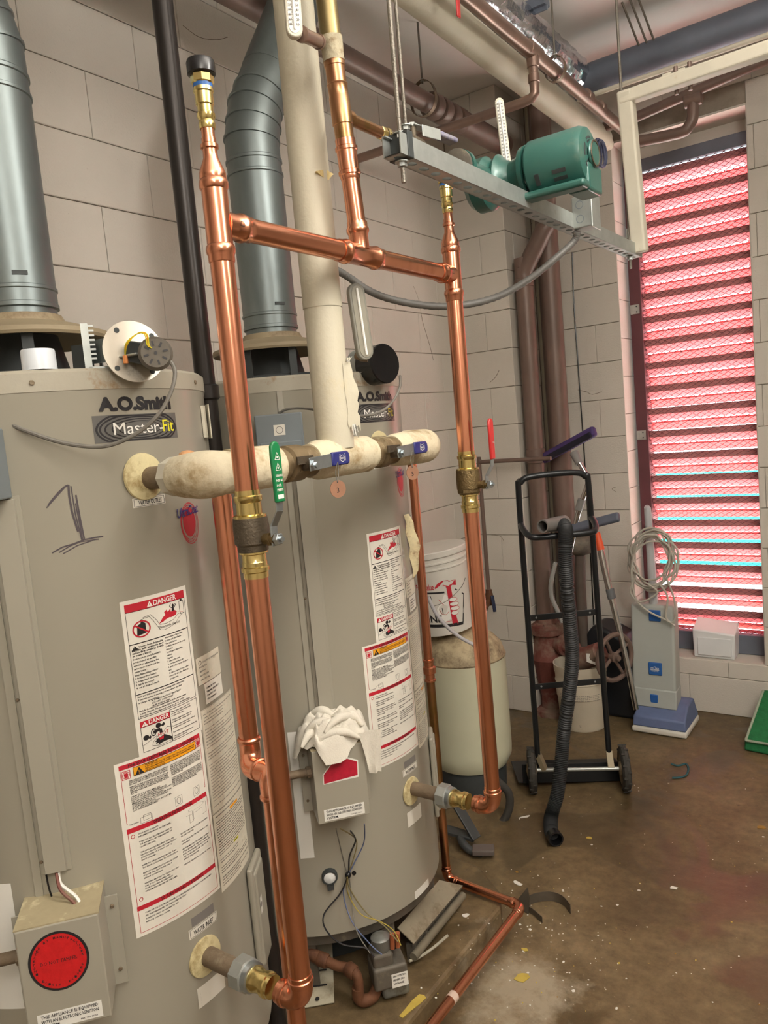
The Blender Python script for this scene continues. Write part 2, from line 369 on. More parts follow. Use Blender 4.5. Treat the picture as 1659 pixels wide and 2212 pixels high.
bx(wB, OX0 - e, OX1 + e, YB + e, YB + .28, 0, OZ0 - e, mortar)
bx(wB, OX0 - e, OX1 + e, YB + e, YB + .28, OZ1 + e, CZ, mortar)
wall_back = struct(wB.build('wall_back', smooth=False))
wR = MB(); bx(wR, 2.7, 2.9, -2.4, YB + .28, 0, CZ, block); wall_right = struct(wR.build('wall_right', smooth=False))
wF = MB(); bx(wF, WX - .1, 2.7, -2.4, -2.2, 0, CZ, block); struct(wF.build('wall_front', smooth=False))
BM_CACHE = {}
def block_mesh(w, h, g=.0015, dep=.0070, ch=.0022):
    k = (round(w, 4), round(h, 4))
    if k in BM_CACHE: return BM_CACHE[k]
    a, b, c, d = g * .5, w - g * .5, g, h - g; b_ = MB()
    vs = [(a, 0, c), (b, 0, c), (b, 0, d), (a, 0, d), (a, -dep + ch, c), (b, -dep + ch, c), (b, -dep + ch, d), (a, -dep + ch, d),
          (a + ch, -dep, c + ch), (b - ch, -dep, c + ch), (b - ch, -dep, d - ch), (a + ch, -dep, d - ch)]
    fs = [(8, 9, 10, 11)]
    for i in range(4):
        j = (i + 1) % 4; fs += [(i, j, 4 + j, 4 + i), (4 + i, 4 + j, 8 + j, 8 + i)]
    me = bpy.data.meshes.new('concrete_block'); me.from_pydata(vs, [], fs); me.materials.append(block); BM_CACHE[k] = me; return me
def blocks(parent, O, ang, ulen, zmax, offs, gaps=(), z0=0.):
    """courses of 406 x 203 mm block; local +X runs along the wall, local -Y faces the room"""
    row = 0; z = z0; U = Vector2 = (math.cos(ang), math.sin(ang))
    while z < zmax - .01:
        h = min(.2032, zmax - z)
        for gz0, gz1, _, _ in gaps:                      # let courses break at the edges of an opening
            if z + .03 < gz0 < z + h - .01: h = gz0 - z
        segs = [(0, ulen)]
        for gz0, gz1, g0, g1 in gaps:
            if z >= gz0 - .005 and z < gz1 - .005: segs = [(0, g0), (g1, ulen)]
        for a, b in segs:
            u = offs[row % 2] - .4064 * 30
            while u < b:
                s0, s1 = max(u, a), min(u + .4064, b)
                if s1 - s0 > .02:
                    o = bpy.data.objects.new('concrete_block', block_mesh(s1 - s0, h)); COL.objects.link(o); o.parent = parent
                    j = random.uniform(-.0008, .0008)
                    o.location = (O[0] + U[0] * s0 - U[1] * j, O[1] + U[1] * s0 + U[0] * j, O[2] + z); o.rotation_euler = (0, 0, ang)
                u += .4064
        z += h; row += 1
# row parity: on the left wall vertical joints of the row from 2.44 m up sit at Y=1.77
blocks(wall_left, (WX - .008, 0 - .2, 0), PI / 2, YA + .2, CZ, (1.77 + .2, 1.567 + .2))
blocks(wall_back, (WX, YA + .008, 0), 0, XA - WX, CZ, (.17, .37))
blocks(wall_back, (XA - .008, YA, 0), PI / 2, YB - YA, CZ, (.1, .3))
blocks(wall_back, (XA, YB + .008, 0), 0, 3.6, CZ, (.33, .53), gaps=[(OZ0, OZ1, OX0 - XA, OX1 - XA)])
blocks(wall_back, (OX0 - .008, YB, 0), PI / 2, .19, OZ1, (0, .2), z0=OZ0 + .1164)
sl = MB(); bx(sl, OX0, OX1, YB + .004, YB + .27, OZ0 - .004, OZ0 + .004, block); bx(sl, OX0, OX1, YB + .004, YB + .27, OZ1 - .004, OZ1 + .006, block); bx(sl, OX1 - .002, OX1 + .006, YB + .004, YB + .27, OZ0, OZ1, block)
bx(sl, OX0, OX1, YB + .20, YB + .27, 2.955, OZ1, block); sl.build('reveal_plaster', wall_back, smooth=False)
# crack and thin cable on the pier, rusty scratch on left wall
ck = MB(); ck.tube([PY(x, y, YB - .003) for x, y in [(1236, 545), (1240, 660), (1247, 760), (1253, 850), (1261, 960), (1268, 1080), (1276, 1200), (1283, 1350)]], .0032, blackp, 6, 3)
tag(ck.build('wall_cable'), 'thin black cable running down the block wall right of the brown pipes', 'cable')
for pts_ in ([(893, 618), (905, 650), (912, 690), (922, 725), (930, 752), (936, 778)], [(395, 55), (430, 80), (468, 86), (492, 80)]):
    q_ = MB(); q_.tube([PX(x, y, WX - .0005) for x, y in pts_], .0010, M('crack_dark', (120, 106, 90), .9, 0, .1), 5, 4); q_.build('wall_crack', wall_left)
for pts_ in ([(1248, 842), (1266, 846), (1280, 852), (1300, 846)], [(1078, 800), (1070, 815), (1058, 826)], [(1330, 1052), (1322, 1056), (1330, 1062)], [(1060, 1155), (1080, 1158), (1088, 1168)]):
    q_ = MB(); q_.tube([PY(x, y, (YB if x > 1115 else YA) - .0005) for x, y in pts_], .0012, MATS['crack_dark'], 5, 4); q_.build('wall_crack', wall_back)
# ---- louver window
LY = 4.335; lx0, lx1 = -1.262, -.70; lz0, lz1 = .40, 2.90; NS = 21; pitch = .1246
fr = MB()
bx(fr, OX0 + .008, lx0 + .012, LY - .03, LY + .08, OZ0 + .006, 2.955, framem); bx(fr, lx1 - .004, OX1 + .008, LY - .03, LY + .08, OZ0 + .006, 2.955, framem)
bx(fr, OX0 + .05, OX1, LY - .03, LY + .09, 2.893, 2.958, slate); bx(fr, OX0 + .006, lx1, LY - .04, LY + .08, OZ0 + .006, lz0, slate)
win = struct(fr.build('window_1', smooth=False, bevel=.003))
prof = [(0, 0), (0, .036), (.004, .036), (.004, .006), (.098, -.088), (.095, -.092), (.002, -.002)]
smesh = None
for i in range(NS):
    z = 1.2325 + pitch * (i - 7)
    if smesh is None:
        b = MB(); L_ = lx1 - lx0
        n = len(prof); vs = [(x, y, q) for x in (0, L_) for y, q in prof]
        b.add(vs, [(0, 1, n + 1, n), (1, 2, n + 2, n + 1), (2, 3, n + 3, n + 2)], lipm)
        def plate(y0, y1, m_):     # sloping leaf between two distances from the inner edge
            f = lambda y: .004 - (y - .002) * .958
            vv = [(x, y, f(y) + t_) for x in (.004, L_ - .004) for y, t_ in ((y0, 0), (y0, .002), (y1, .002), (y1, 0))]
            b.add(vv, [(0, 1, 2, 3), (7, 6, 5, 4), (0, 4, 5, 1), (1, 5, 6, 2), (2, 6, 7, 3), (3, 7, 4, 0)], m_)
        plate(.002, .046, slatlit); plate(.050, .098, slatm)
        for k in range(19): xk = .01 + k * (L_ - .03) / 18; b.box((xk, .048, -.0405), (.008, .006, .004), lipm, ax=(V((1, 0, 0)), V((0, .7, -.7)), V((0, .7, .7))))
        b.box((L_ / 2, .0525, -.049), (L_, .006, .006), lipm, ax=(V((1, 0, 0)), V((0, .7, -.7)), V((0, .7, .7))))
        o = b.build('slat', win, smooth=False); smesh = o.data; o.location = (lx0, LY, z)
    else:
        o = bpy.data.objects.new('slat', smesh); COL.objects.link(o); o.parent = win; o.location = (lx0, LY, z)
# expanded metal: zigzag strands joined at the knuckles
mm_ = MB(); dw, dh, yy = .041, .0235, LY - .012
nr = int((lz1 - lz0) / dh) + 1; nc = int((lx1 - lx0) / dw)
for r in range(nr):
    z = lz0 + r * dh
    for sgn in (1, -1):
        pts = []
        for c in range(2 * nc + 2):
            x = lx0 + c * dw / 2
            if x > lx1: break
            pts.append(V((x, yy, z + (sgn * dh / 2 if c % 2 else 0) * .96)))
        t = .0013
        vs = []
        for p in pts: vs += [p + V((0, -.001, t)), p + V((0, .001, -t))]
        mm_.add(vs, [(2 * i, 2 * i + 1, 2 * i + 3, 2 * i + 2) for i in range(len(pts) - 1)], framem)
om = mm_.build('wire_mesh', win, smooth=False); om['kind'] = 'stuff'
for y0 in (668, 940, 500):
    p = PY(1373 if y0 < 800 else 1386, y0, LY - .04); h_ = MB(); h_.box((OX0 + .035, LY - .036, p.z), (.05, .006, .05), galvl)
    for a in (-.014, .014): screw(h_, (OX0 + .045, LY - .039, p.z + a), (0, -1, 0), .004, darkm)
    h_.build('hinge_plate', win, smooth=False)
# ---- outdoors seen through the slits
og = MB(); og.box((-1, 10, -.35), (24, 11, .1), M('sunlit_pavement', (222, 220, 214), .9, 0, .06, 1)); tag(og.build('pavement', smooth=False), 'bright sunlit pavement glimpsed below through the louver slits', 'pavement')['kind'] = 'structure'
ow = MB(); bx(ow, -14, 8, 9.2, 9.4, -.3, .95, M('teal_boards', (20, 164, 150), .7, 0, .05, 2)); tag(ow.build('teal_fence', smooth=False), 'teal fence glimpsed in thin strips through the louver slits', 'fence')
# ---- raised equipment pad under the heaters (cast step of the floor)
pd = MB(); e1 = .10
poly = [(-2.10, -.6), (-1.20, -.6), (-1.16, .6), (-1.13, 1.4), (-1.13, 2.02), (-1.17, 2.10), (-1.30, 2.20), (-1.50, 2.22), (-2.10, 2.24)]
pd.add([(x, y, 0) for x, y in poly] + [(x, y, e1) for x, y in poly], [tuple(range(9, 18))] + [(i, (i + 1) % 9, 9 + (i + 1) % 9, 9 + i) for i in range(9)], concf)
tag(pd.build('equipment_pad', smooth=False, bevel=.012), 'raised stained concrete pad under the two water heaters', 'pad')['kind'] = 'structure'
# ================================================================== WATER HEATERS
HR = .3666; HC = [V((-1.597, .9425, 0)), V((-1.597, 1.7305, 0))]
ZB, ZS, ZT = .255, 1.785, 1.822
def tmap(c):
    """label coordinates: u in degrees round the shell, v = height"""
    def f(u, v, off): a = math.radians(u); return V((c.x + (HR + off) * math.cos(a), c.y + (HR + off) * math.sin(a), v))
    return f
def smap(c, u0):    # u in metres round the shell from angle u0
    g = tmap(c); return lambda u, v, off: g(u0 + math.degrees(u / HR), v, off)
DL = ['Vapors from flammable', 'liquids will explode and', 'catch fire causing death', 'or severe burns.']
DL2 = ['Do not use or store flammable', 'products such as gasoline,', 'solvents or adhesives in the', 'same room or area near the', 'water heater.', 'Keep flammable products:', '1. far away from heater,', '2. in approved containers,', '3. tightly closed and', "4. out of children's reach."]
DR = ['Water heater has a main', 'burner and pilot flame.', 'The pilot flame:', '1. which can come on at any', '    time and', '2. will ignite flammable', '    vapors.', 'Vapors:', '1. cannot be seen,', '2. are heavier than air,', '3. go a long way on the floor', '    and', '4. can be carried from other', '    rooms to the pilot flame by', '    air currents.']
DM = ['Read and follow water heater warnings and instructions.', "If owners manual is missing you may obtain one free", 'of charge by writing to:']
DA = ['A. O. SMITH PRODUCT SERVICE DIV.', '5621 WEST 115TH STREET', 'ALSIP, ILLINOIS 60482']
DI = ['Include the model and serial number of the water heater', 'in your request. The model and serial number can be', 'found on the rating plate just below the A. O. Smith emblem.']
DH = ['Water temperature over 125 F', 'can cause severe burns instantly', 'or death from scalds.', '', 'Children, disabled and elders are', 'at highest risk of being scalded.', '', 'See instruction manual before setting', 'temperature at water heater.', '', 'Feel water before bathing or showering.', '', 'Temperature limiting valves are', 'available, see manual.']
def danger_label(parent, c):
    u0 = -14.5; W = math.radians(24.1) * HR; H = .308; B = 1.076
    p = Print(smap(c, u0)); z = lambda v: B + H * (1 - v); x = lambda v: W * v
    p.rect(0, B, W, B + H, paper, .0004)
    F = .0012
    p.rect(x(.05), z(.075), x(.95), z(.025), inkr, .0008)
    p.poly([(x(.345), z(.07)), (x(.43), z(.07)), (x(.388), z(.032))], inkw, .0010); p.text('!', x(.38), z(.068), .007, inkr, off=.0014)
    p.text('DANGER', x(.44), z(.068), .0105, inkw, bold=.02, width=x(.36))
    for a, b in ((.075, .28), (.28, .60), (.60, .755)): p.frame(x(.05), z(b), x(.95), z(a), .0009, ink)
    # no-fuel-can sign, vapours, flame, figure, heater
    p.poly([(x(.17), z(.235)), (x(.30), z(.225)), (x(.30), z(.165)), (x(.27), z(.155)), (x(.265), z(.135)), (x(.235), z(.137)), (x(.235), z(.158)), (x(.185), z(.17))], ink, .0008)
    p.disc(x(.24), z(.195), x(.125), .0165, inkr, .0010, 24, .84)
    p.line([(x(.15), z(.165)), (x(.33), z(.225))], .0028, inkr, .0012)
    p.line([(x(.27), z(.135)), (x(.36), z(.13)), (x(.42), z(.17)), (x(.47), z(.21)), (x(.5), z(.235)), (x(.56), z(.243)), (x(.66), z(.235)), (x(.75), z(.222)), (x(.82), z(.19)), (x(.9), z(.17))], .0007, ink)
    p.line([(x(.27), z(.128)), (x(.38), z(.12)), (x(.46), z(.165)), (x(.5), z(.2)), (x(.6), z(.205)), (x(.72), z(.195)), (x(.8), z(.17)), (x(.86), z(.165))], .0007, ink)
    p.poly([(x(.49), z(.195)), (x(.56), z(.16)), (x(.6), z(.15)), (x(.585), z(.13)), (x(.63), z(.118)), (x(.64), z(.135)), (x(.69), z(.12)), (x(.69), z(.14)), (x(.76), z(.138)), (x(.79), z(.15)), (x(.77), z(.17))], inkr, .0009)
    p.text('Flammable Vapors', x(.48), z(.228), .006, ink, width=x(.34))
    p.poly([(x(.7), z(.145)), (x(.755), z(.15)), (x(.745), z(.115)), (x(.715), z(.115))], ink); p.disc(x(.735), z(.105), .0028, .0036, ink)
    p.line([(x(.72), z(.12)), (x(.68), z(.105)), (x(.7), z(.088))], .0014, ink); p.line([(x(.75), z(.12)), (x(.78), z(.105)), (x(.77), z(.095))], .0014, ink)
    p.frame(x(.84), z(.175), x(.92), z(.09), .0010, ink); p.disc(x(.88), z(.085), .003, .002, ink)
    p.line([(x(.8), z(.15)), (x(.9), z(.165))], .0008, inkr)
    # text blocks
    p.poly([(x(.075), z(.32)), (x(.165), z(.317)), (x(.12), z(.29))], ink, .0009); p.text('!', x(.113), z(.315), .006, inkw, off=.0014)
    hh = .0034
    for i, t in enumerate(DL): p.text(t, x(.17 if i == 0 else .075), z(.308 + .0165 * i), hh * 1.05, ink, bold=.03, width=x((.345 if i == 0 else .44) if i < 3 else .26))
    for i, t in enumerate(DL2): p.text(t, x(.075), z(.378 + .0205 * i), hh, ink, bold=.008, maxw=x(.45))
    for i, t in enumerate(DR): p.text(t, x(.545), z(.300 + .0195 * i), hh * .95, ink, bold=.008, maxw=x(.39))
    for i, t in enumerate(DM): p.text(t, x(.075), z(.620 + .0195 * i), hh, ink, bold=.006, maxw=x(.86))
    for i, t in enumerate(DA): p.text(t, x(.25), z(.668 + .0165 * i), hh * .9, ink, maxw=x(.5), bold=.004)
    for i, t in enumerate(DI): p.text(t, x(.075), z(.712 + .017 * i), hh, ink, bold=.006, maxw=x(.86))
    # second danger box
    p.rect(x(.06), z(.812), x(.48), z(.775), inkr, .0008)
    p.poly([(x(.08), z(.809)), (x(.165), z(.809)), (x(.122), z(.78))], inkw, .0010); p.text('!', x(.115), z(.807), .005, inkr, off=.0014)
    p.text('DANGER', x(.175), z(.806), .0088, inkw, bold=.02, width=x(.29))
    p.frame(x(.06), z(.975), x(.48), z(.812), .0009, ink); p.frame(x(.48), z(.975), x(.95), z(.765), .0009, ink)
    p.disc(x(.12), z(.885), .0062, .0052, ink); p.poly([(x(.15), z(.892)), (x(.18), z(.878)), (x(.19), z(.892)), (x(.165), z(.905))], ink)
    p.disc(x(.30), z(.835), .0058, .005, ink); p.poly([(x(.33), z(.84)), (x(.38), z(.826)), (x(.4), z(.842)), (x(.36), z(.852))], ink)
    p.disc(x(.225), z(.868), .0058, .0075, ink, hole=.7); p.line([(x(.22), z(.868)), (x(.30), z(.862)), (x(.32), z(.862)), (x(.33), z(.89))], .0062, ink)
    p.text('HOT', x(.28), z(.905), .0072, inkr, width=x(.16), off=.0016)
    p.line([(x(.06), z(.93)), (x(.27), z(.895))], .0007, ink); p.line([(x(.36), z(.885)), (x(.42), z(.865)), (x(.48), z(.873))], .0007, ink)
    p.line([(x(.48), z(.96)), (x(.3), z(.965)), (x(.19), z(.95)), (x(.2), z(.93)), (x(.28), z(.9))], .0007, ink)
    p.poly([(x(.25), z(.917)), (x(.31), z(.913)), (x(.37), z(.905)), (x(.45), z(.93)), (x(.48), z(.942)), (x(.48), z(.955)), (x(.39), z(.95)), (x(.33), z(.952)), (x(.27), z(.958)), (x(.28), z(.945)), (x(.235), z(.95)), (x(.25), z(.937)), (x(.225), z(.93)), (x(.25), z(.925))], ink)
    p.poly([(x(.29), z(.915)), (x(.36), z(.912)), (x(.35), z(.93)), (x(.3), z(.932))], inkr, .0010)
    for i, t in enumerate(DH):
        if t: p.text(t, x(.50), z(.787 + .0135 * i), hh * .82, ink, maxw=x(.43), bold=.02 if i in (7, 10) else .004)
    p.build('danger_label', parent)
S1 = ['THIS APPLIANCE IS EQUIPPED WITH AN IGNITION', 'DEVICE WHICH AUTOMATICALLY LIGHTS THE PILOT.', 'DO NOT TRY TO LIGHT THE PILOT BY HAND.']
S2 = ['BEFORE OPERATING SMELL ALL AROUND THE', 'APPLIANCE AREA FOR GAS. BE SURE TO SMELL', 'NEXT TO THE FLOOR BECAUSE SOME GAS IS', 'HEAVIER THAN AIR AND WILL SETTLE ON THE', 'FLOOR.']
S3 = ['WHAT TO DO IF YOU SMELL GAS', 'DO NOT TRY TO LIGHT ANY APPLIANCE.', 'DO NOT TOUCH ANY ELECTRIC SWITCH; DO NOT', 'USE ANY PHONE IN YOUR BUILDING.', "IMMEDIATELY CALL YOUR GAS SUPPLIER FROM", "A NEIGHBOR'S PHONE. FOLLOW THE GAS", "SUPPLIER'S INSTRUCTIONS.", 'IF YOU CANNOT REACH YOUR GAS SUPPLIER,', 'CALL THE FIRE DEPARTMENT.']
S4 = ['USE ONLY YOUR HAND TO PUSH IN OR TURN', 'THE GAS CONTROL KNOB. NEVER USE TOOLS.', 'IF THE KNOB WILL NOT PUSH IN OR TURN BY', 'HAND, DO NOT TRY TO REPAIR IT, CALL A', 'QUALIFIED SERVICE TECHNICIAN. FORCE OR', 'ATTEMPTED REPAIR MAY RESULT IN A FIRE', 'OR EXPLOSION.', '', 'DO NOT USE THIS APPLIANCE IF ANY PART HAS', 'BEEN UNDER WATER. IMMEDIATELY CALL A', 'QUALIFIED SERVICE TECHNICIAN TO INSPECT', 'THE APPLIANCE AND TO REPLACE ANY PART OF', 'THE CONTROL SYSTEM AND ANY GAS CONTROL', 'WHICH HAS BEEN UNDER WATER.']
S5 = ['STOP! READ THE SAFETY', 'INFORMATION ABOVE ON THIS LABEL.', '', 'TURN OFF ALL ELECTRICAL POWER TO', 'THE APPLIANCE. SET THERMOSTAT TO', 'LOWEST SETTING.', '', 'THIS APPLIANCE IS EQUIPPED WITH AN', 'IGNITION DEVICE WHICH AUTOMATICALLY', 'LIGHTS THE PILOT. DO NOT TRY TO', 'LIGHT BY HAND.', '', 'REFER TO THE DRAWINGS ABOVE. TURN', 'TOP KNOB CLOCKWISE TO OFF POSITION.', '', 'REMOVE THERMOSTAT CONTROL COVER.', 'IF KNOB WILL NOT TURN CALL A', 'SERVICE TECHNICIAN.', '', 'WAIT FIVE MINUTES TO CLEAR OUT ANY', 'GAS. IF YOU THEN SMELL GAS,', 'STOP! FOLLOW B IN THE SAFETY', 'INFORMATION ABOVE ON THIS LABEL.']
S6 = ['SLOWLY TURN KNOB COUNTERCLOCKWISE', 'TO ON POSITION.', '', 'TURN ON ALL ELECTRICAL POWER TO THE', 'APPLIANCE.', '', 'SET THERMOSTAT TO DESIRED SETTING.', 'IF THE APPLIANCE WILL NOT OPERATE,', 'FOLLOW THE INSTRUCTIONS TO TURN OFF', 'GAS TO APPLIANCE AND CALL YOUR', 'SERVICE TECHNICIAN.', '', 'REPLACE THERMOSTAT CONTROL COVER.']
S7 = ['TURN OFF ALL ELECTRICAL POWER TO THE APPLIANCE IF SERVICE IS TO BE PERFORMED.', 'SET THE THERMOSTAT TO THE LOWEST SETTING.', 'TURN TOP KNOB CLOCKWISE TO OFF.', 'REPLACE CONTROL COVER.']
def safety_label(parent, c):
    u0 = -22.2; W = math.radians(31.2) * HR; H = .353; B = .726
    p = Print(smap(c, u0)); z = lambda v: B + H * (1 - v); x = lambda v: W * v
    p.rect(0, B, W, B + H, paper, .0005)
    for v in (.015, .375, .825): p.rect(x(.04), z(v + .026), x(.96), z(v), inkr, .0009)
    p.text('FOR YOUR SAFETY READ BEFORE OPERATING', x(.13), z(.037), .0062, ink, width=x(.75), bold=.02)
    p.text('OPERATING INSTRUCTIONS', x(.3), z(.397), .0065, ink, width=x(.45), bold=.02)
    p.text('TO TURN OFF GAS TO APPLIANCE', x(.28), z(.847), .0065, ink, width=x(.5), bold=.02)
    p.rect(x(.17), z(.095), x(.89), z(.045), inky, .0009); p.frame(x(.17), z(.095), x(.89), z(.045), .0009, ink, .0011)
    p.poly([(x(.185), z(.092)), (x(.275), z(.092)), (x(.23), z(.052))], ink, .0012); p.text('!', x(.223), z(.09), .008, inky, off=.0016)
    p.text('WARNING:', x(.29), z(.058), .0038, ink, bold=.02)
    for i, t in enumerate(['IF YOU DO NOT FOLLOW THESE INSTRUCTIONS EXACTLY, A FIRE OR', 'EXPLOSION MAY RESULT CAUSING PROPERTY DAMAGE, PERSONAL', 'INJURY OR LOSS OF LIFE.']): p.text(t, x(.29), z(.068 + .011 * i), .0027, ink, maxw=x(.58))
    for (a, v, r) in ((.10, .075, .0085), (.92, .068, .0085)):
        p.frame(x(a) - r, z(v) - r, x(a) + r, z(v) + r, .0012, inkr); p.disc(x(a), z(v), r * .82, r * .82, inkr, hole=.84); p.poly([(x(a) - .003, z(v) - .005), (x(a) + .003, z(v) - .005), (x(a) + .0045, z(v) + .001), (x(a) + .002, z(v) + .005), (x(a), z(v) + .0035), (x(a) - .002, z(v) + .0055), (x(a) - .004, z(v) + .001)], inkr)
    p.line([(x(.05), z(.04)), (x(.05), z(.345)), (x(.955), z(.345)), (x(.955), z(.04))], .0009, inkr, .0009)
    p.frame(x(.045), z(.98), x(.965), z(.40), .0009, inkr)
    h = .0028
    def para(L, u, v, dv, mw):
        for i, t in enumerate(L):
            if t: p.text(t, x(u), z(v + dv * i), h, ink, maxw=x(mw), bold=.004)
    para(S1, .12, .118, .0095, .40); para(S2, .12, .152, .0095, .40); para(S3, .12, .208, .0098, .42); para(S4, .55, .118, .0096, .39)
    # small line drawings
    for (a, v) in ((.60, .362), (.83, .362)):
        p.frame(x(a) - .0085, z(v), x(a) + .0085, z(v) + .0185, .0005, ink); p.disc(x(a), z(v) + .0095, .005, .007, ink, hole=.86)
    for q in ((.24, .36, .012, .008), (.25, .348, .008, .007)): p.frame(x(q[0]) - q[2], z(q[1]) - .004, x(q[0]) + q[2], z(q[1]) + q[3], .0006, ink)
    p.text('TOP KNOB', x(.07), z(.358), .0026, ink); p.text('HONEYWELL', x(.36), z(.368), .0024, ink) if False else None
    p.disc(x(.80), z(.425), .021, .0045, ink, hole=.97); p.line([(x(.70), z(.43)), (x(.70), z(.50)), (x(.93), z(.49)), (x(.93), z(.425))], .0005, ink)
    p.frame(x(.74), z(.49), x(.755), z(.44), .0006, ink); p.line([(x(.66), z(.45)), (x(.74), z(.455))], .0004, ink); p.line([(x(.87), z(.45)), (x(.77), z(.455))], .0004, ink)
    p.disc(x(.09), z(.425), .004, .004, inkr, hole=.7); p.disc(x(.09), z(.79), .004, .004, inkr, hole=.7)
    para(S5, .14, .425, .0152, .38); para(S6, .57, .535, .0155, .36); para(S7, .11, .878, .018, .8)
    p.build('safety_instruction_label', parent)
def spec_label(parent, c, seed):
    rnd = random.Random(seed)
    u0 = 9.6; W = math.radians(22) * HR; B, T = .712, 1.115
    p = Print(smap(c, u0)); p.rect(0, B, W, .885, paperd, .0006); p.rect(0, .887, W, T, paperd, .0006)
    p.frame(.001, .888, W - .001, T - .001, .0005, inkg, .0009)
    words = 'water heater installation gas venting relief valve clearance combustible pressure temperature instructions manual service supply maximum minimum inches front rear side model input rating'.split()
    v = T - .012
    while v > B + .01:
        if not (.878 < v < .896):
            grey = v > .89
            t = ' '.join(rnd.choice(words) for _ in range(6)); W_ = (W - .014) * rnd.choice((1, 1, .97, .6))
            p.text(t.upper() if rnd.random() < .2 else t, .007, v, .0026, inkg if grey else ink, width=W_, bold=.004)
        v -= .0066 if v > .89 else .0056
        if rnd.random() < .12: v -= .006
    p.rect(W * .45, .868, W * .72, .874, inky, .0009); p.rect(W * .45, .79, W * .62, .795, inkyel, .0009)
    p.build('specification_label', parent)
def water_heater(k):
    c = HC[k]; root = thing('water_heater', 'nearer beige water heater with large handwritten 1 and red disc sticker on its control box' if k == 0 else 'farther beige water heater with white rag piled on its control box', 'water heater', (c.x, c.y, ZB), 'two beige gas water heaters')
    P = lambda th, z, r=HR: V((c.x + r * math.cos(math.radians(th)), c.y + r * math.sin(math.radians(th)), z))
    b = MB(); b.rev((c.x, c.y, 0), (0, 0, 1), [(ZB + .03, HR - .004), (ZB + .034, HR), (ZS - .012, HR), (ZS - .006, HR + .002), (ZS, HR + .002)], tankp, 96, caps=False); b.build('shell', root)
    b = MB(); b.rev((c.x, c.y, 0), (0, 0, 1), [(ZB - .002, HR - .03), (ZB, HR - .012), (ZB + .03, HR - .006), (ZB + .036, HR - .003)], tankp if k == 0 else castg, 72); b.build('base_skirt', root)
    b = MB(); b.rev((c.x, c.y, 0), (0, 0, 1), [(ZS - .002, HR + .0035), (ZT - .006, HR + .0035), (ZT, HR - .004), (ZT + .001, .02)], tanktop, 96)
    for a in range(-60, 90, 30): screw(b, P(a, ZS + .014, HR + .0035), P(a, 0, 1) - V((c.x, c.y, 0)) if False else V((math.cos(math.radians(a)), math.sin(math.radians(a)), 0)), .005, browns)
    b.build('lid', root)
    # seam strip
    b = MB()
    for a in (-46.6, ):
        n = V((math.cos(math.radians(a)), math.sin(math.radians(a)), 0)); b.box(P(a, (.6 + ZS) / 2, HR + .001), (.004, .014, ZS - .6), tankp, math.radians(a))
    b.build('shell_seam', root, smooth=False)
    # legs / burner opening
    for a in (-60, -20, 30, 90, 180, 240):
        b = MB(); b.box(P(a, (e1 + ZB) / 2, HR - .03), (.012, .045, ZB - e1 + .004), castg, math.radians(a)); b.build('leg', root, smooth=False, bevel=.002)
    b = MB(); b.rev((c.x, c.y, 0), (0, 0, 1), [(e1 + .002, .2), (ZB, .2)], darkm, 32); b.build('burner_chamber', root)
    # draft hood
    h = MB(); h.rev((c.x, c.y, 0), (0, 0, 1), [(1.915, .178), (1.921, .181), (1.930, .179), (1.948, .125), (1.956, .092), (1.968, .086), (1.972, .084), (1.972, .078), (1.955, .082), (1.925, .165), (1.915, .178)], hoodm, 48, caps=False); hd = h.build('draft_hood', root)
    h = MB(); h.rev((c.x, c.y, 0), (0, 0, 1), [(ZT, .155), (1.842, .155), (1.846, .15), (1.846, .09), (1.93, .07), (1.93, .001)], darkm, 40); h.build('hood_baffle', root)
    for a in (-120, -75, -28, 20, 70, 160):
        h = MB(); h.box(P(a, 1.873, .158), (.003, .022, .1), darkm, math.radians(a)); h.build('hood_bracket', root, smooth=False)
    # spuds
    for th, z, r in ((-1.7, 1.614, .046), (-1.0, .612, .041)):
        n = V((1, 0, 0)); o = P(th, z, HR - .012); o.x = c.x + HR - .002
        h = MB(); h.rev(o, n, [(0, r * .96), (.002, r), (.006, r * .97), (.010, r * .55)], ivory, 32); h.build('insulation_ring', root)
    # printed marks
    g = tmap(c)
    p = Print(g); p.text('A.O.Smith', -13.4, 1.7435, .024, ink, width=26.2, bold=.055); p.build('maker_lettering', root)
    p = Print(g); p.rect(-15.5, 1.684, 14.7, 1.7345, plogo, .0004, 16)
    for i, (ru, rv) in enumerate(((13.6, .030), (12, .0235), (9.8, .019), (7.6, .0145), (14.6, .036))):
        pts = [(-.4 + ru * math.cos(q * PI / 24), 1.7075 + rv * math.sin(q * PI / 24)) for q in range(49)]
        pts = [(min(14.4, max(-15.2, a)), min(1.7335, max(1.685, v))) for a, v in pts]
        vs = []
        for a, v in pts: vs += [g(a, v, .0008), g(a * .955, 1.7075 + (v - 1.7075) * .9, .0008)]
        p.b.add(vs, [(2 * i_, 2 * i_ + 2, 2 * i_ + 3, 2 * i_ + 1) for i_ in range(len(pts) - 1)], ink)
    p.text('Master-', -9.6, 1.6975, .0235, inkw, width=17.6, bold=0, off=.0014); p.text('Fit', 8.0, 1.6985, .0235, inkyel, width=4.9, bold=.01, off=.0014); p.build('model_logo', root)
    p = Print(g); p.rect(-6.5, 1.5565, 5.4, 1.5745, paper, .0004); p.frame(-6.1, 1.558, 5.0, 1.573, .0009, ink) if False else None
    for (a0, v0, a1, v1) in ((-6.1, 1.5578, 5.0, 1.5586), (-6.1, 1.5724, 5.0, 1.5732), (-6.1, 1.558, -5.95, 1.573), (4.85, 1.558, 5.0, 1.573)): p.rect(a0, v0, a1, v1, ink, .0008, 6)
    p.text('WATER OUTLET', -4.6, 1.561, .0085, ink, width=8.6, bold=.02); p.build('outlet_label', root)
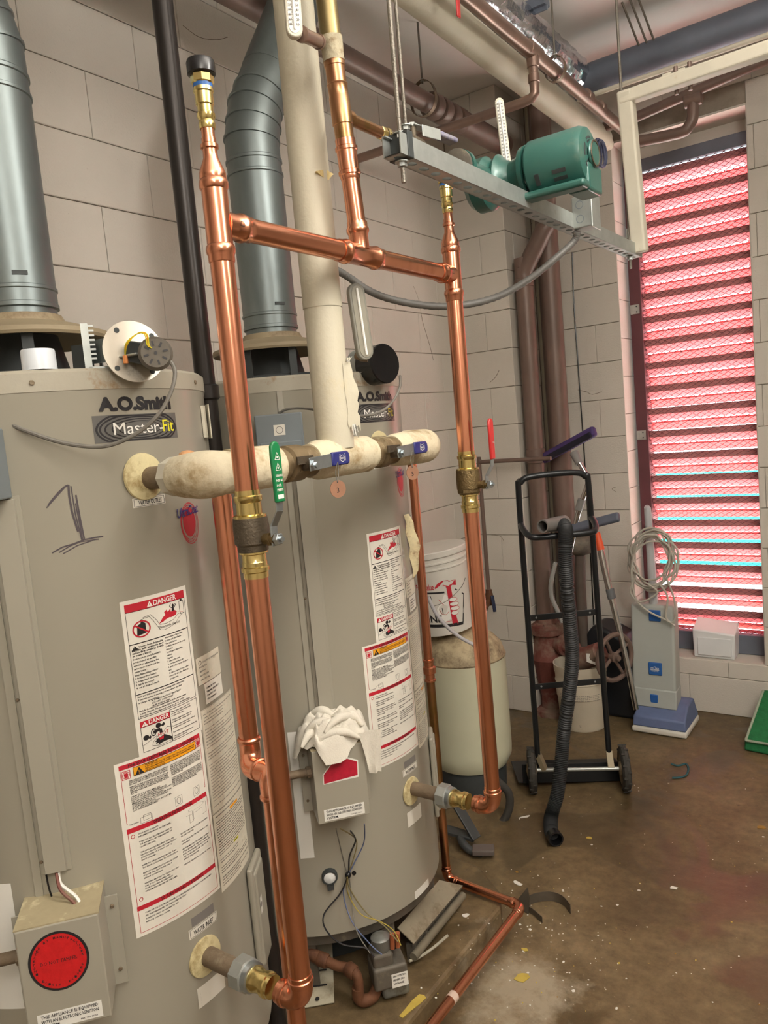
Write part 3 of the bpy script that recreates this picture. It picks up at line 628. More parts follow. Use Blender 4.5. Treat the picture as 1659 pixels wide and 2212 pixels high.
    p = Print(g); p.rect(-5.8, .666, 6.0, .6865, paper, .0004)
    for (a0, v0, a1, v1) in ((-5.4, .6675, 5.6, .6683), (-5.4, .6845, 5.6, .6853), (-5.4, .6675, -5.25, .685), (5.45, .6675, 5.6, .685)): p.rect(a0, v0, a1, v1, ink, .0008, 6)
    p.text('WATER INLET', -4.1, .671, .0095, ink, width=8.2, bold=.02); p.build('inlet_label', root)
    p = Print(g); p.rect(-4.4, .689, 5.0, .708, inkg, .0004)
    for i in range(3): p.text(('CAUTION TURN OFF GAS', 'BEFORE DRAINING TANK', 'SEE MANUAL')[i], -3.9, .7025 - .0055 * i, .0024, ink, maxw=8)
    p.build('metal_caution_plate', root)
    p = Print(g); p.rect(-5.4, .512, 6.0, .556, paper, .0004)
    for i, t in enumerate(('ATTENTION: REPAIR OR', 'SERVICE TO THIS HEATER', 'SHOULD BE MADE ONLY BY', 'A QUALIFIED SERVICE', 'PERSON.', 'PART NO. 1935')): p.text(t, -4.4, .546 - .0066 * i, .0036, ink, maxw=9, bold=.01)
    p.build('drain_label', root)
    danger_label(root, c); safety_label(root, c); spec_label(root, c, 5 + k)
    p = Print(smap(c, 10.3)); p.rect(0, 1.168, .092, 1.226, paperd, .0005); p.disc(.012, 1.214, .005, .005, ink, hole=.8)
    for i in range(5): p.text(('UL LISTED GAS WATER HEATER', 'MODEL  BTR', 'SERIAL NO', 'INPUT BTU/HR', 'CAPACITY GAL')[i], .02 if i == 0 else .008, 1.212 - .009 * i, .0034, inkg, maxw=.07)
    p.rect(.018, 1.122, .09, 1.166, paper, .0005)
    for i in range(4): p.text(('COMPLIES WITH', 'THERMAL EFFICIENCY', 'STANDBY LOSS', 'REQUIREMENTS')[i], .023, 1.154 - .008 * i, .0036, ink, maxw=.06)
    p.build('rating_plate', root)
    # emblem
    p = Print(g)
    p.disc(15.6, 1.508, 3.4, .030, inkr, .0004)
    for q in (1.0, 1.14, 1.28): p.disc(15.4 + (q - 1) * 2, 1.506, 3.9 * q, .034 * q, inkr, .0004, 28, .95)
    p.text('UltraCoat', 9.6, 1.522, .019, M('emblem_blue', (48, 44, 110), .5, 0, 0), width=11.5, bold=.02, off=.0022, slant=.004); p.build('coating_emblem', root)
    # wire channel up the shell
    b = MB(); a = -41; b.box(P(a, 1.255, HR + .006), (.018, .036, .69), tankp, math.radians(a)); b.box(P(a, 1.255, HR + .001), (.003, .052, .70), tankp, math.radians(a))
    for z in (.93, 1.24, 1.56): screw(b, P(-44.8, z, HR + .003), P(-44.8, 0, 1) - V((c.x, c.y, 0)), .0035, browns)
    b.build('wire_channel', root, smooth=False, bevel=.002)
    # grey junction box at the top of the channel
    n = V((math.cos(math.radians(-48)), math.sin(math.radians(-48)), 0)); t = V((-n.y, n.x, 0)); up = V((0, 0, 1))
    b = MB(); b.box(P(-48, 1.663, HR + .03), (.07, .118, .122), graybox, ax=(n, t, up)); b.box(P(-48, 1.632, HR + .067), (.006, .104, .048), graybox, ax=(n, t, up)); jb = b.build('relay_box', root, smooth=False, bevel=.003)
    q = Print(planemap(P(-48, 1.663, HR + .0655), t, up)); q.rect(-.014, .008, .014, .034, paper, .0003); q.disc(0, .021, .009, .009, ink, hole=.88); q.build('box_sticker', jb)
    # control box low on the shell
    a = -40; n = V((math.cos(math.radians(a)), math.sin(math.radians(a)), 0)); t = V((-n.y, n.x, 0))
    z0, z1, rf, hw = (.665, .862, .464, .069)
    cb = MB(); cb.box(P(a, (z0 + z1) / 2, (rf + .35) / 2), (rf - .35, 2 * hw, z1 - z0), tankp, ax=(n, t, up))
    cbo = cb.build('control_box', root, smooth=False, bevel=.0025)
    cb = MB(); cb.box(P(a, z1 + .001, (rf + .355) / 2), (rf - .358, 2 * hw + .002, .0025), M('dusty_box_lid', (158, 146, 116), .75, 0, .12, 16, stain=(200, 188, 152), sscale=18, sthr=.56), ax=(n, t, up)); cb.build('box_lid', cbo, smooth=False)
    cb = MB()
    for s in (-1, 1):
        cb = MB(); cb.box(P(a, (z0 + z1) / 2 - .01, HR + .012) + t * s * (hw + .011), (.003, .024, z1 - z0 - .02), tankp, ax=(n, t, up))
        for zz in (z0 + .03, z1 - .04): screw(cb, P(a, zz, HR + .014) + t * s * (hw + .012), n, .004, browns)
        cb.build('mounting_flange', cbo, smooth=False)
    pass
    q = Print(planemap(P(a, 0, rf), t, up))
    q.rect(-.052, z0 + .006, .055, z0 + .037, inkw, .0004); [q.text(s_, -.046, z0 + .028 - .009 * i, .0062, ink, bold=.015, maxw=.095) for i, s_ in enumerate(('THIS APPLIANCE IS EQUIPPED', 'WITH AN ELECTRONIC IGNITION', 'SYSTEM.'))]
    q.text('PART NO. 76358', .018, z0 + .010, .0028, ink)
    q.build('ignition_label', cbo)
    if k == 0:
        q = Print(planemap(P(a, .79, rf), t, up)); q.disc(-.004, .003, .050, .055, ink, .0005, 40); q.disc(-.004, .003, .0455, .0505, M('red_sticker', (196, 30, 34), .35, 0, .1, 60, bump=.5, bscale=50), .0009, 40)
        q.text('DO NOT TAMPER', -.034, 0, .007, ink, width=.06); 
        for j, ch in enumerate('INSPECTED BY MANUFACTURER  SERVICE  NOTICE '):
            if ch == ' ': continue
            th = math.radians(200 - j * 8.2); uu, vv = -.004 + .040 * math.cos(th), .003 + .044 * math.sin(th)
            q.text(ch, uu - .002, vv - .002, .0044, ink, width=.0036)
        q.build('red_disc_sticker', cbo)
    else:
        q = Print(planemap(P(a, .80, rf), t, up)); q.poly([(-.046, -.03), (-.046, -.004), (-.01, .034), (-.002, .044), (.012, .036), (.05, .018), (.048, -.028)], inkw, .0005); q.poly([(-.044, -.028), (-.043, -.004), (-.01, .030), (-.002, .041), (.012, .032), (.047, .014), (.045, -.022)], M('torn_red_sticker', (176, 28, 52), .4, 0, .2, 40, stain=(222, 200, 196), sscale=30, sthr=.66, swid=.04), .0009); q.build('torn_red_sticker', cbo)
    # gas nipple into the box, left side
    b = MB(); b.cyl(P(a, .79, HR + .05) - t * (hw + .10), P(a, .79, HR + .05) - t * (hw - .004), .011, browns, 14); b.rev(P(a, .79, HR + .05) - t * (hw + .012), t, [(0, .016), (.012, .016)], browns, 8); b.build('side_nipple', root)
    # access panel on the far side
    b = MB(); b.box(P(33, .57, HR + .006), (.014, .10, .26), tankp, math.radians(33)); b.box(P(33, .57, HR + .012), (.012, .075, .23), tankp, math.radians(33)); b.build('access_cover', root, smooth=False, bevel=.008, segs=3)
    p = Print(planemap(P(33, .60, HR + .0185), (-math.sin(math.radians(33)), math.cos(math.radians(33)), 0), up)); p.rect(-.03, -.02, -.012, .02, inkw, .0004); p.disc(-.021, 0, .006, .006, inkg, .0007); p.build('access_sticker', root)
    return root, P
wh1, P1 = water_heater(0); wh2, P2 = water_heater(1)
# marks that differ
g = tmap(HC[0]); p = Print(g)
for pts, w_ in (([(-30.2, 1.581), (-29, 1.590), (-27, 1.603), (-25.2, 1.612), (-24.2, 1.614)], .0035), ([(-30.6, 1.578), (-28, 1.594), (-25, 1.612)], .002), ([(-24.2, 1.614), (-24.4, 1.595), (-24.2, 1.565), (-23.6, 1.54), (-23.3, 1.528)], .0035), ([(-23.6, 1.612), (-23.4, 1.56), (-22.6, 1.512)], .0022), ([(-22.6, 1.595), (-22.3, 1.55), (-21.9, 1.511)], .003), ([(-23, 1.58), (-22.6, 1.54), (-22.4, 1.512)], .0022),
                ([(-30.8, 1.496), (-28, 1.504), (-25, 1.507), (-22, 1.512), (-19, 1.513), (-16.6, 1.513)], .0026), ([(-29, 1.495), (-26, 1.504), (-23, 1.509), (-18, 1.509)], .002), ([(-28, 1.492), (-24, 1.503), (-20, 1.508)], .002)):
    for (a, v), (a2, v2) in zip(pts, pts[1:]):
        L = math.hypot((a2 - a) * .0064, v2 - v); nx, nv = -(v2 - v) / L * w_ / 2 / .0064, (a2 - a) * .0064 / L * w_ / 2
        p.poly([(a + nx, v + nv), (a - nx, v - nv), (a2 - nx, v2 - nv), (a2 + nx, v2 + nv)], inkm, .0006)
p.build('handwritten_numeral', wh1)
p = Print(g); p.rect(-66, .645, -54.3, .895, inkw, .0005)
for i in range(14): p.text(('LISTED', 'APPROVED FOR', 'CATEGORY I', 'FACTORY WIRED', 'BY INSTALLER')[i % 5], -63.5, .875 - .016 * i, .005, inkg, maxw=8)
p.build('wiring_paper', wh1)
p = Print(tmap(HC[1])); p.rect(-58, .52, -52, .88, inkw, .0005); p.build('wiring_paper', wh2)
p = Print(tmap(HC[1])); p.rect(-5, .288, 7.2, .312, inkw, .0004)
for i in range(3): p.text(('CERTIFIED UNDER', 'ENERGY EFFICIENCY', 'PROGRAM'), -4, .304 - .006 * i, .003, inkg) if False else p.text(('CERTIFIED UNDER', 'ENERGY EFFICIENCY', 'PROGRAM')[i], -4, .304 - .006 * i, .003, inkg, maxw=10)
p.build('certificate_sticker', wh2)
# torn curled label on heater 2 and a tag on heater 1
b = MB(); vs = []
for i in range(9):
    t_ = i / 8; z = 1.41 - .20 * t_; th = 14.5 + 7 * t_
    for j, w_ in enumerate((0, .012, .024)):
        q = P2(th, z, HR + .003 + (.028 * math.sin(t_ * PI * .9 + .2)) * (j / 2) ** 1.5 + .004 * math.sin(i * 2.1)); tt = V((-math.sin(math.radians(th)), math.cos(math.radians(th)), 0)); vs.append(q + tt * (w_ * (1.1 - .8 * t_)))
b.add(vs, [(3 * i + j, 3 * i + j + 1, 3 * i + j + 4, 3 * i + j + 3) for i in range(8) for j in (0, 1)], M('peeled_label', (214, 200, 160), .6, 0, .2, 30, stain=(120, 62, 34), sscale=18, sthr=.5)); b.build('peeling_label', wh2)
b = MB(); b.box(P1(38.5, 1.715, HR + .010), (.002, .03, .075), cream, math.radians(60)); b.box(P1(36, 1.715, HR + .004), (.006, .02, .07), cream, math.radians(36)); b.build('instruction_tag', wh1, smooth=False)
# pilot sight gauge, heater 2
n = V((math.cos(math.radians(-46.5)), math.sin(math.radians(-46.5)), 0))
b = MB(); b.rev(P2(-46.5, .462, HR - .002), n, [(0, .022), (.012, .022), (.016, .020), (.016, .0165)], darkm, 28, caps=False); b.rev(P2(-46.5, .462, HR - .002), n, [(.012, .0175), (.0165, .008), (.0172, 0)], M('sight_lens', (222, 224, 222), .15, 0, .12, 60), 28)
b.box(P2(-46.5, .433, HR + .006), (.012, .018, .014), darkm, math.radians(-46.5)); b.build('sight_glass', wh2)
# wires out of heater control boxes
wr = lambda mb, pts, r, m: mb.tube(pts, r, m, 6, 5)
b = MB(); wr(b, [P1(-40.5, .908, HR + .008), P1(-40, .89, HR + .02), P1(-36.5, .872, HR + .04), P1(-35.5, .862, HR + .05)], .003, inkw); wr(b, [P1(-41, .908, HR + .01), P1(-40, .885, HR + .03), P1(-37, .868, HR + .05), P1(-36.5, .86, HR + .05)], .003, redp); wr(b, [P1(-44, .905, HR + .004), P1(-43.6, .88, HR + .008), P1(-43, .86, HR + .01)], .0018, blackp); b.build('lead_wire', wh1)
# ================================================================== FLUES, BLACK PIPE
def flue(k, lean, z1, label):
    c = HC[k]; root = thing('flue_pipe', label, 'flue', (c.x, c.y, 1.96), 'galvanized flues above the heaters')
    r = .0795; b = MB()
    b.rev((c.x, c.y, 0), (0, 0, 1), [(1.962, r - .004), (1.985, r - .004), (1.987, r + .002), (1.995, r + .002), (1.997, r), (2.022, r), (2.024, r + .0025), (2.030, r + .0025), (2.032, r), (z1 - .045, r)], galv, 40)
    s_ = b.build('straight_section', root)
    b = MB(); b.box((c.x + .073, c.y - .031, 2.052), (.004, .03, .008), darkm, -.4); b.build('seam_tab', root, smooth=False)
    b = MB(); b.rev((c.x, c.y, 0), (0, 0, 1), [(z1 - .05, r), (z1 - .048, r + .003), (z1 - .042, r + .003), (z1 - .04, r), (z1 - .012, r), (z1 - .01, r + .003), (z1 - .003, r + .003), (z1, r)], galv, 40, caps=False); b.build('joint_collar', root)
    d = V(lean).normalized(); L = V((0, 0, 1)); a = math.radians(31)
    P0 = V((c.x, c.y, z1 - .001)); P1_ = P0 + L * .055; d1 = (L * math.cos(a / 2) + d * math.sin(a / 2)); P2_ = P1_ + d1 * .10; d2 = L * math.cos(a) + d * math.sin(a); P3_ = P2_ + d2 * .13; P4_ = P2_ + d2 * 1.02
    b = MB(); b.tube([P0, P1_, P2_, P3_], r, galv, 40, caps=False)
    for q, dd in ((P1_, (L + d1) / 2), (P2_, (d1 + d2) / 2), (P1_ + d1 * .05, d1), (P2_ + d2 * .05, d2)): b.rev(q - dd.normalized() * .004, dd, [(0, r), (.001, r + .003), (.007, r + .003), (.008, r)], galv, 40, caps=False)
    b.build('adjustable_elbow', root)
    b = MB(); b.tube([P3_, P4_], r + .001, galv, 40); b.build('upper_section', root)
    return root
flue(0, (-.1, -1, 0), 2.475, 'galvanized flue pipe at the left edge rising from the nearer heater')
flue(1, (.05, 1, 0), 2.475, 'galvanized flue pipe rising from the farther heater behind the white pipe')
b = MB(); b.tube([(-1.42, 1.287, e1), (-1.42, 1.287, 2.2), (-1.405, 1.275, 3.36)], .0242, blackst, 20); root = thing('black_pipe', 'black steel pipe running floor to ceiling between the two heaters', 'pipe', (-1.42, 1.287, e1)); b.build('pipe', root)
b = MB(); b.rev((-1.42, 1.287, 1.77), (0, 0, 1), [(0, .026), (.004, .031), (.034, .031), (.038, .026)], blackst, 20); b.build('coupling', root)
# ================================================================== COPPER MANIFOLD
RX, AY, BY_, HZ = -.963, .94, 1.727, 2.03
PR = .0206
cm = thing('copper_manifold', 'new copper pipe frame of two tall risers joined by a crossbar', 'pipework', (RX, AY, .61))
def pr_(a, b_, name='pipe', r=PR, m=None, parent=None, n=24):
    q = MB(); q.cyl(a, b_, r, m or copper, n); return q.build(name, parent or cm)
def bead(q, p, d, r=PR, m=None, k=1.0):
    m = m or copper; p = V(p); d = V(d).normalized()
    q.rev(p, d, [(-.019 * k, r * 1.035), (-.018 * k, r * 1.07), (-.008 * k, r * 1.07), (-.006 * k, r * 1.17), (0, r * 1.21), (.006 * k, r * 1.17), (.008 * k, r * 1.07), (.016 * k, r * 1.07)], m, 28)
def elbow(name, p, d1, d2, r, m, parent, R=None, ext=.012):
    """p = corner, d1 = direction the flow comes from, d2 = direction it leaves to"""
    R = R or r * 1.9; d1 = V(d1).normalized(); d2 = V(d2).normalized(); q = MB(); pts = [p + d1 * (R + ext)]
    c = p + (d1 + d2) * R
    for i in range(9):
        t = PI / 2 * i / 8; pts.append(c - d2 * R * math.cos(t) - d1 * R * math.sin(t))
    pts.append(p + d2 * (R + ext)); q.tube(pts, r * 1.09, m, 28)
    bead(q, p + d1 * (R + ext * .6), -d1, r, m, .8); bead(q, p + d2 * (R + ext * .6), -d2, r, m, .8)
    return q.build(name, parent)
def stubtop(y, zt):   # reducing tee top: reducer, small tube, brass adapter, black cap
    q = MB(); q.rev((RX, y, zt), (0, 0, 1), [(0, .0215), (.003, .0225), (.012, .0225), (.036, .0128), (.044, .0122), (.050, .0122), (.052, .0150), (.058, .0150), (.060, .0122), (.068, .0122)], copper, 28); q.build('reducer', cm)
    pr_((RX, y, zt + .06), (RX, y, zt + .093), 'pipe', .0110)
    q = MB(); q.rev((RX, y, zt + .083), (0, 0, 1), [(0, .0125), (.004, .0138), (.010, .0138), (.013, .0122), (.018, .0150), (.024, .0150), (.026, .0130), (.036, .0132), (.038, .0150), (.056, .0152), (.058, .0168), (.064, .0165)], brass, 28)
    q.rev((RX, y, zt + .083), (0, 0, 1), [(.070, .0165), (.072, .0188), (.088, .0188), (.090, .0150)], brass, 8); ad = q.build('brass_adapter', cm)
    q = MB(); q.rev((RX, y, zt + .083), (0, 0, 1), [(.063, .0160), (.0705, .0160)], vacb, 24); q.build('blue_seal_ring', ad)
    q = MB(); q.rev((RX, y, zt + .083), (0, 0, 1), [(.084, .020), (.086, .0232), (.103, .0236), (.107, .022), (.1075, .012), (.104, .010)], blackp, 28); o = q.build('black_cap', cm); o['label'] = 'black plastic end cap'
for yy_, zb in ((AY, .612), (BY_, .62)):
    # union and elbow at the foot
    q = MB(); q.cyl((-1.232, yy_, zb), (-1.09, yy_, zb), .0195, browns, 20); q.build('nipple', cm)
    q = MB(); q.rev((-1.135, yy_, zb), (1, 0, 0), [(0, .028), (.003, .034), (.030, .034), (.032, .031)], galvl, 8, twist=.35); q.rev((-1.135, yy_, zb), (1, 0, 0), [(.030, .029), (.044, .029), (.046, .025)], zinc, 24); q.build('union', cm)
    q = MB(); q.rev((-1.09, yy_, zb), (1, 0, 0), [(0, .0245), (.004, .0255), (.010, .0235), (.022, .021), (.030, .0215), (.032, .0245), (.040, .0245), (.042, .022), (.050, .022)], brass, 28); o = q.build('brass_press_adapter', cm)
    q = MB(); P_ = V((RX, yy_, zb)); elbow('elbow', P_, (-1, 0, 0), (0, 0, 1), PR, copper, cm, R=.034, ext=.016)
for yy_, v0, v1 in ((AY, 1.445, 1.562), (BY_, 1.450, 1.570)):
    pr_((RX, yy_, .655), (RX, yy_, v0 + .004)); pr_((RX, yy_, v1 - .004), (RX, yy_, 1.972))
    # press ball valve
    va = MB(); h = v1 - v0
    va.rev((RX, yy_, v0), (0, 0, 1), [(-.020, .0222), (-.010, .0222), (-.008, .0250), (-.001, .0250), (.001, .0222), (.008, .0225), (.010, .0212), (.022, .0212), (.024, .0255), (.030, .0255)], brass, 32)
    vb = va; va = MB(); va.rev((RX, yy_, v0), (0, 0, 1), [(h - .032, .0292), (h - .026, .0292), (h - .024, .0225), (h - .004, .0222), (h, .0250), (h + .007, .0250), (h + .009, .0222), (h + .018, .0222)], brass, 32)
    vo = va.build('ball_valve', cm); vb.build('valve_end', vo)
    q = MB(); q.rev((RX, yy_, v0), (0, 0, 1), [(.026, .0240), (.028, .0268), (.038, .0275), (.042, .0312), (h - .046, .0318), (h - .030, .0300), (h - .030, .022)], bronzed if yy_ == AY else bronze, 32)
    if yy_ != AY: q.rev((RX, yy_, v0), (0, 0, 1), [(.030, .029), (.032, .031), (.044, .031), (.046, .029)], bronze, 8); q.rev((RX, yy_, v0), (0, 0, 1), [(h - .046, .029), (h - .044, .0315), (h - .03, .0315), (h - .028, .029)], bronze, 8)
    q.build('valve_body', vo)
    zc = v0 + h * .42; q = MB(); sx = RX + .030
    q.cyl((sx, yy_ , zc), (sx + .026, yy_, zc), .0095, bronze, 16); q.rev((sx + .012, yy_, zc), (1, 0, 0), [(0, .0125), (.006, .0125)], bronze, 6); q.build('stem', vo)
    q = MB(); q.rev((sx + .027, yy_, zc), (1, 0, 0), [(0, .0095), (.001, .0105), (.009, .0105), (.010, .009)], zinc, 6); q.rev((sx + .037, yy_, zc), (1, 0, 0), [(0, .0045), (.006, .0045)], zinc, 10); q.build('handle_nut', vo)
    hx = sx + .024; hl = MB()
    path = [V((hx, yy_, zc - .012)), V((hx, yy_, zc + .022)), V((hx + .016, yy_ + .002, zc + .048)), V((hx + .018, yy_ + .002, zc + .075))]
    for a, c_ in zip(path, path[1:]): hl.bar(a, c_ + (c_ - a).normalized() * .001, .0165, .0028, zinc, up=V((1, 0, 0)))
    hl.build('lever', vo, smooth=False, bevel=.001)
    gm, gl = (greenh, 'green vinyl handle grip') if yy_ == AY else (redh, 'red vinyl handle grip')
    q = MB(); n_ = 12; x0 = hx + .019; zz0 = zc + .063; zz1 = zc + .165
    poly = [(-.0105, 0), (.0105, 0), (.0115, .08), (.0105, .095), (.006, .1015), (0, .103), (-.006, .1015), (-.0105, .095), (-.0115, .08)]
    q.prism(poly, (x0, yy_ + .002, zz0), (0, 1, 0), (0, 0, 1), .007, gm); go = q.build('handle_grip', vo, bevel=.0022); go['label'] = gl
    q = Print(planemap((x0 + .0036, yy_ + .002, zz0), (0, 1, 0), (0, 0, 1)))
    if yy_ == AY:
        for v_ in (.078, .060): q.line([(-.006, v_ - .006), (.006, v_ - .006), (0, v_ + .006), (-.006, v_ - .006)], .0009, inkw, .0006); q.disc(0, v_ - .002, .0018, .0018, inkw, .0006, 10)
        for i, t in enumerate(('DZR 600 WOG', 'NSF 61', '1-1/2', 'PRESS')): q.text(t, -.008, .043 - .008 * i, .0042, inkw, maxw=.016)
        q.rect(-.007, .006, .007, .013, inkw, .0006)
        q.build('grip_print', go) if False else q.build('grip_print', vo)
    else:
        q.text('PUSH', -.002, .04, .005, inkw, maxw=.01); q.build('grip_print', vo)
    # reducing tee on top of the riser
    t = MB(); t.rev((RX, yy_, 1.965), (0, 0, 1), [(0, .0212), (.002, .0222), (.012, .0222), (.015, .0240), (.021, .0250), (.027, .0240), (.030, .0218), (.118, .0218), (.121, .0240), (.127, .0248), (.133, .0240), (.136, .0218)], copper, 32)
    s = 1 if yy_ == AY else -1
    t.rev((RX, yy_, HZ), (0, s, 0), [(.012, .0225), (.028, .0222), (.044, .0222), (.047, .0240), (.052, .0250), (.057, .0240), (.060, .0222), (.072, .0222)], copper, 32); to = t.build('tee', cm)
    pt = Print(planemap((RX + .0232, yy_ + s * .036, HZ), (0, 1, 0), (0, 0, 1))); pt.frame(-.004, -.004, .004, .004, .0008, ink, .0002); pt.build('fitting_mark', to)
    stubtop(yy_, 2.098)
# crossbar, middle tee
MY = 1.338
pr_((RX, AY + .060, HZ), (RX, MY - .055, HZ), 'crossbar_pipe'); pr_((RX, MY + .055, HZ), (RX, BY_ - .060, HZ), 'crossbar_pipe')
t = MB(); prof_ = [(-.072, .0222), (-.060, .0222), (-.057, .0240), (-.052, .0250), (-.047, .0240), (-.044, .0220), (.044, .0220), (.047, .0240), (.052, .0250), (.057, .0240), (.060, .0222), (.072, .0222)]
t.rev((RX, MY, HZ), (0, 1, 0), prof_, copper, 32); t.rev((RX, MY, HZ), (0, 0, 1), [(.010, .0215), (.040, .0205), (.044, .0225), (.047, .0240), (.052, .0240), (.056, .0215), (.066, .0215)], copper, 32); t.build('tee', cm)
z0_ = HZ + .05; lean = lambda z: V((RX, MY - .042 * (z - z0_) / .47, z))
r2 = .0190
q = MB(); q.cyl(lean(2.08), lean(2.19), r2, copper, 24); q.build('pipe', cm)
q = MB(); q.rev(lean(2.180), lean(3) - lean(2), [(0, r2 * 1.03), (.004, .0208), (.008, .0208), (.010, .0232), (.016, .0232), (.018, .0208), (.055, .0208), (.057, .0232), (.063, .0232), (.065, .0208), (.078, .0208)], copper, 28); q.build('coupling', cm)
q = MB(); q.cyl(lean(2.25), lean(2.29), .0195, copperd, 24); q.build('pipe', cm)
q = MB(); q.rev(lean(2.285), lean(3) - lean(2), [(0, .0198), (.001, .0212), (.052, .0212), (.054, .0200), (.075, .0205), (.077, .0215), (.079, .0200)], copperd, 28); q.rev(V((RX, lean(2.307).y, 2.307)), (0, 1, 0), [(.010, .0135), (.032, .0142), (.034, .0125)], copperd, 20); q.build('old_tee', cm)
q = MB(); q.cyl(lean(2.355), lean(2.42), .0198, copperd, 24); q.rev(lean(2.395), lean(3) - lean(2), [(0, .0198), (.001, .0215), (.010, .0215), (.012, .0205)], copperd, 24); q.build('pipe', cm)
q = MB(); q.tube([lean(2.405), lean(2.412), lean(2.43), lean(2.45)], lambda t: .0222 + .0012 * math.sin(t * 14), M('solder_flux', (176, 166, 140), .8, .1, .2, 40, bump=.8, stain=(130, 110, 80), sscale=30), 20); q.build('solder_patch', cm)
q = MB(); q.cyl(lean(2.44), V((RX - .02, 1.29, 3.365)), .0210, olive, 24); q.build('pipe', cm)
# side branch with the thermometer (small brown pipe)
a = PX(692, 92, RX); b2 = PX(652, 74, RX + .02)
q = MB(); q.cyl(a, b2, .0125, brownc, 18); q.rev(b2, b2 - a, [(-.004, .0145), (.004, .0145)], brownc, 18); q.rev(a, b2 - a, [(.004, .0142), (.012, .0142)], brownc, 18); q.build('side_branch', cm)
# ---- thermometers
def thermometer(label, lo, hi, w, d, axis, m, marks=True, inner=None, clip=None):
    lo = V(lo); hi = V(hi); root = thing('thermometer', label, 'thermometer', lo); up = (hi - lo); L = up.length; up.normalize(); n = V(axis); n = (n - up * n.dot(up)).normalized(); t = up.cross(n).normalized()
    q = MB(); k = 8; pts = [(-w / 2 + .0, .0)] 
    poly = [(w / 2 * math.cos(PI + PI * i / 8), w / 2 + w / 2 * math.sin(PI + PI * i / 8)) for i in range(9)] + [(w / 2 * math.cos(PI * i / 8), L - w / 2 + w / 2 * math.sin(PI * i / 8)) for i in range(9)]
    q.prism(poly, lo, t, up, d, m); q.build('case', root, bevel=.002)
    q = MB(); q.prism([(x * .72, L * .5 + (y - L * .5) * .93) for x, y in poly], lo + n * (d / 2 + .0004), t, up, .001, inner or inkw); fo = q.build('scale_face', root)
    q = MB(); q.cyl(lo + up * L * .07 + n * (d / 2 + .002), lo + up * L * .93 + n * (d / 2 + .002), w * .07, M('thermometer_glass', (236, 236, 232), .1, 0, 0, spec=.8), 8); q.build('glass_tube', root)
    if marks:
        p = Print(planemap(lo + n * (d / 2 + .001), t, up)); N_ = int(L / .0085)
        for i in range(1, N_):
            v = L * .07 + i * .0085
            if v > L * .93: break
            p.text(str(20 + i * 20)[-3:], -w * .33, v - .002, .0044, ink, maxw=w * .18); p.text(str(i * 10)[-3:], w * .14, v - .002, .0044, ink, maxw=w * .18)
            for j in range(3): p.rect(-w * .14, v + j * .0028, -w * .09, v + j * .0028 + .0006, ink); p.rect(w * .09, v + j * .0028, w * .13, v + j * .0028 + .0006, ink)
        p.build('scale_print', root)
    return root
thermometer('white cased thermometer at the top, beside the tall white pipe', PX(637, 84, RX + .02), PX(621, -140, RX + .02), .030, .014, (.75, -.66, 0), cream)
thermometer('translucent grey thermometer leaning against the lower white pipe', PX(790, 778, -1.02), PX(765, 612, -1.02), .040, .014, (.9, -.44, 0), M('grey_clear_case', (128, 126, 116), .25, 0, .05), False, M('grey_face', (140, 136, 122), .3, 0, .05))
# ================================================================== INSULATED UPPER MANIFOLD
im = thing('insulated_manifold', 'white insulated pipe header crossing both heaters with a tall insulated riser', 'pipework', (-1.07, .9425, 1.61))
IX, IZ, IR = -1.07, 1.61, .0425
q = MB(); q.cyl((-1.232, .9425, IZ), (-1.15, .9425, IZ), .022, browns, 20); q.build('nipple', im)
q = MB(); q.rev((-1.166, .9425, IZ), (1, 0, 0), [(0, .030), (.003, .037), (.026, .038), (.030, .034)], M('painted_union', (196, 190, 172), .7, 0, .12, 10, stain=(104, 112, 112), sscale=9, sthr=.5), 8); q.build('union', im)
q = MB(); q.tube([(-1.138, .9425, IZ), (-1.10, .9425, IZ), (-1.078, .950, IZ), (IX, .975, IZ), (IX, 1.005, IZ)], lambda t: IR * (.9 + .14 * math.sin(t * PI)), insuld, 32, 4); q.build('elbow_cover', im)
q = MB(); q.tube([(IX, 1.003, IZ), (IX, 1.06, IZ), (IX, 1.115, IZ), (IX, 1.125, IZ)], [IR, IR * 1.005, IR, IR * .98], insuld, 32, 4); q.build('pipe_jacket', im)
q = MB(); q.sphere((-1.125, .955, IZ + .039), .014, M('orange_sealant', (188, 140, 96), .8, 0, .2, 40, bump=.6), 10, 6, (1, 1.3, .6)); q.build('sealant_blob', im)
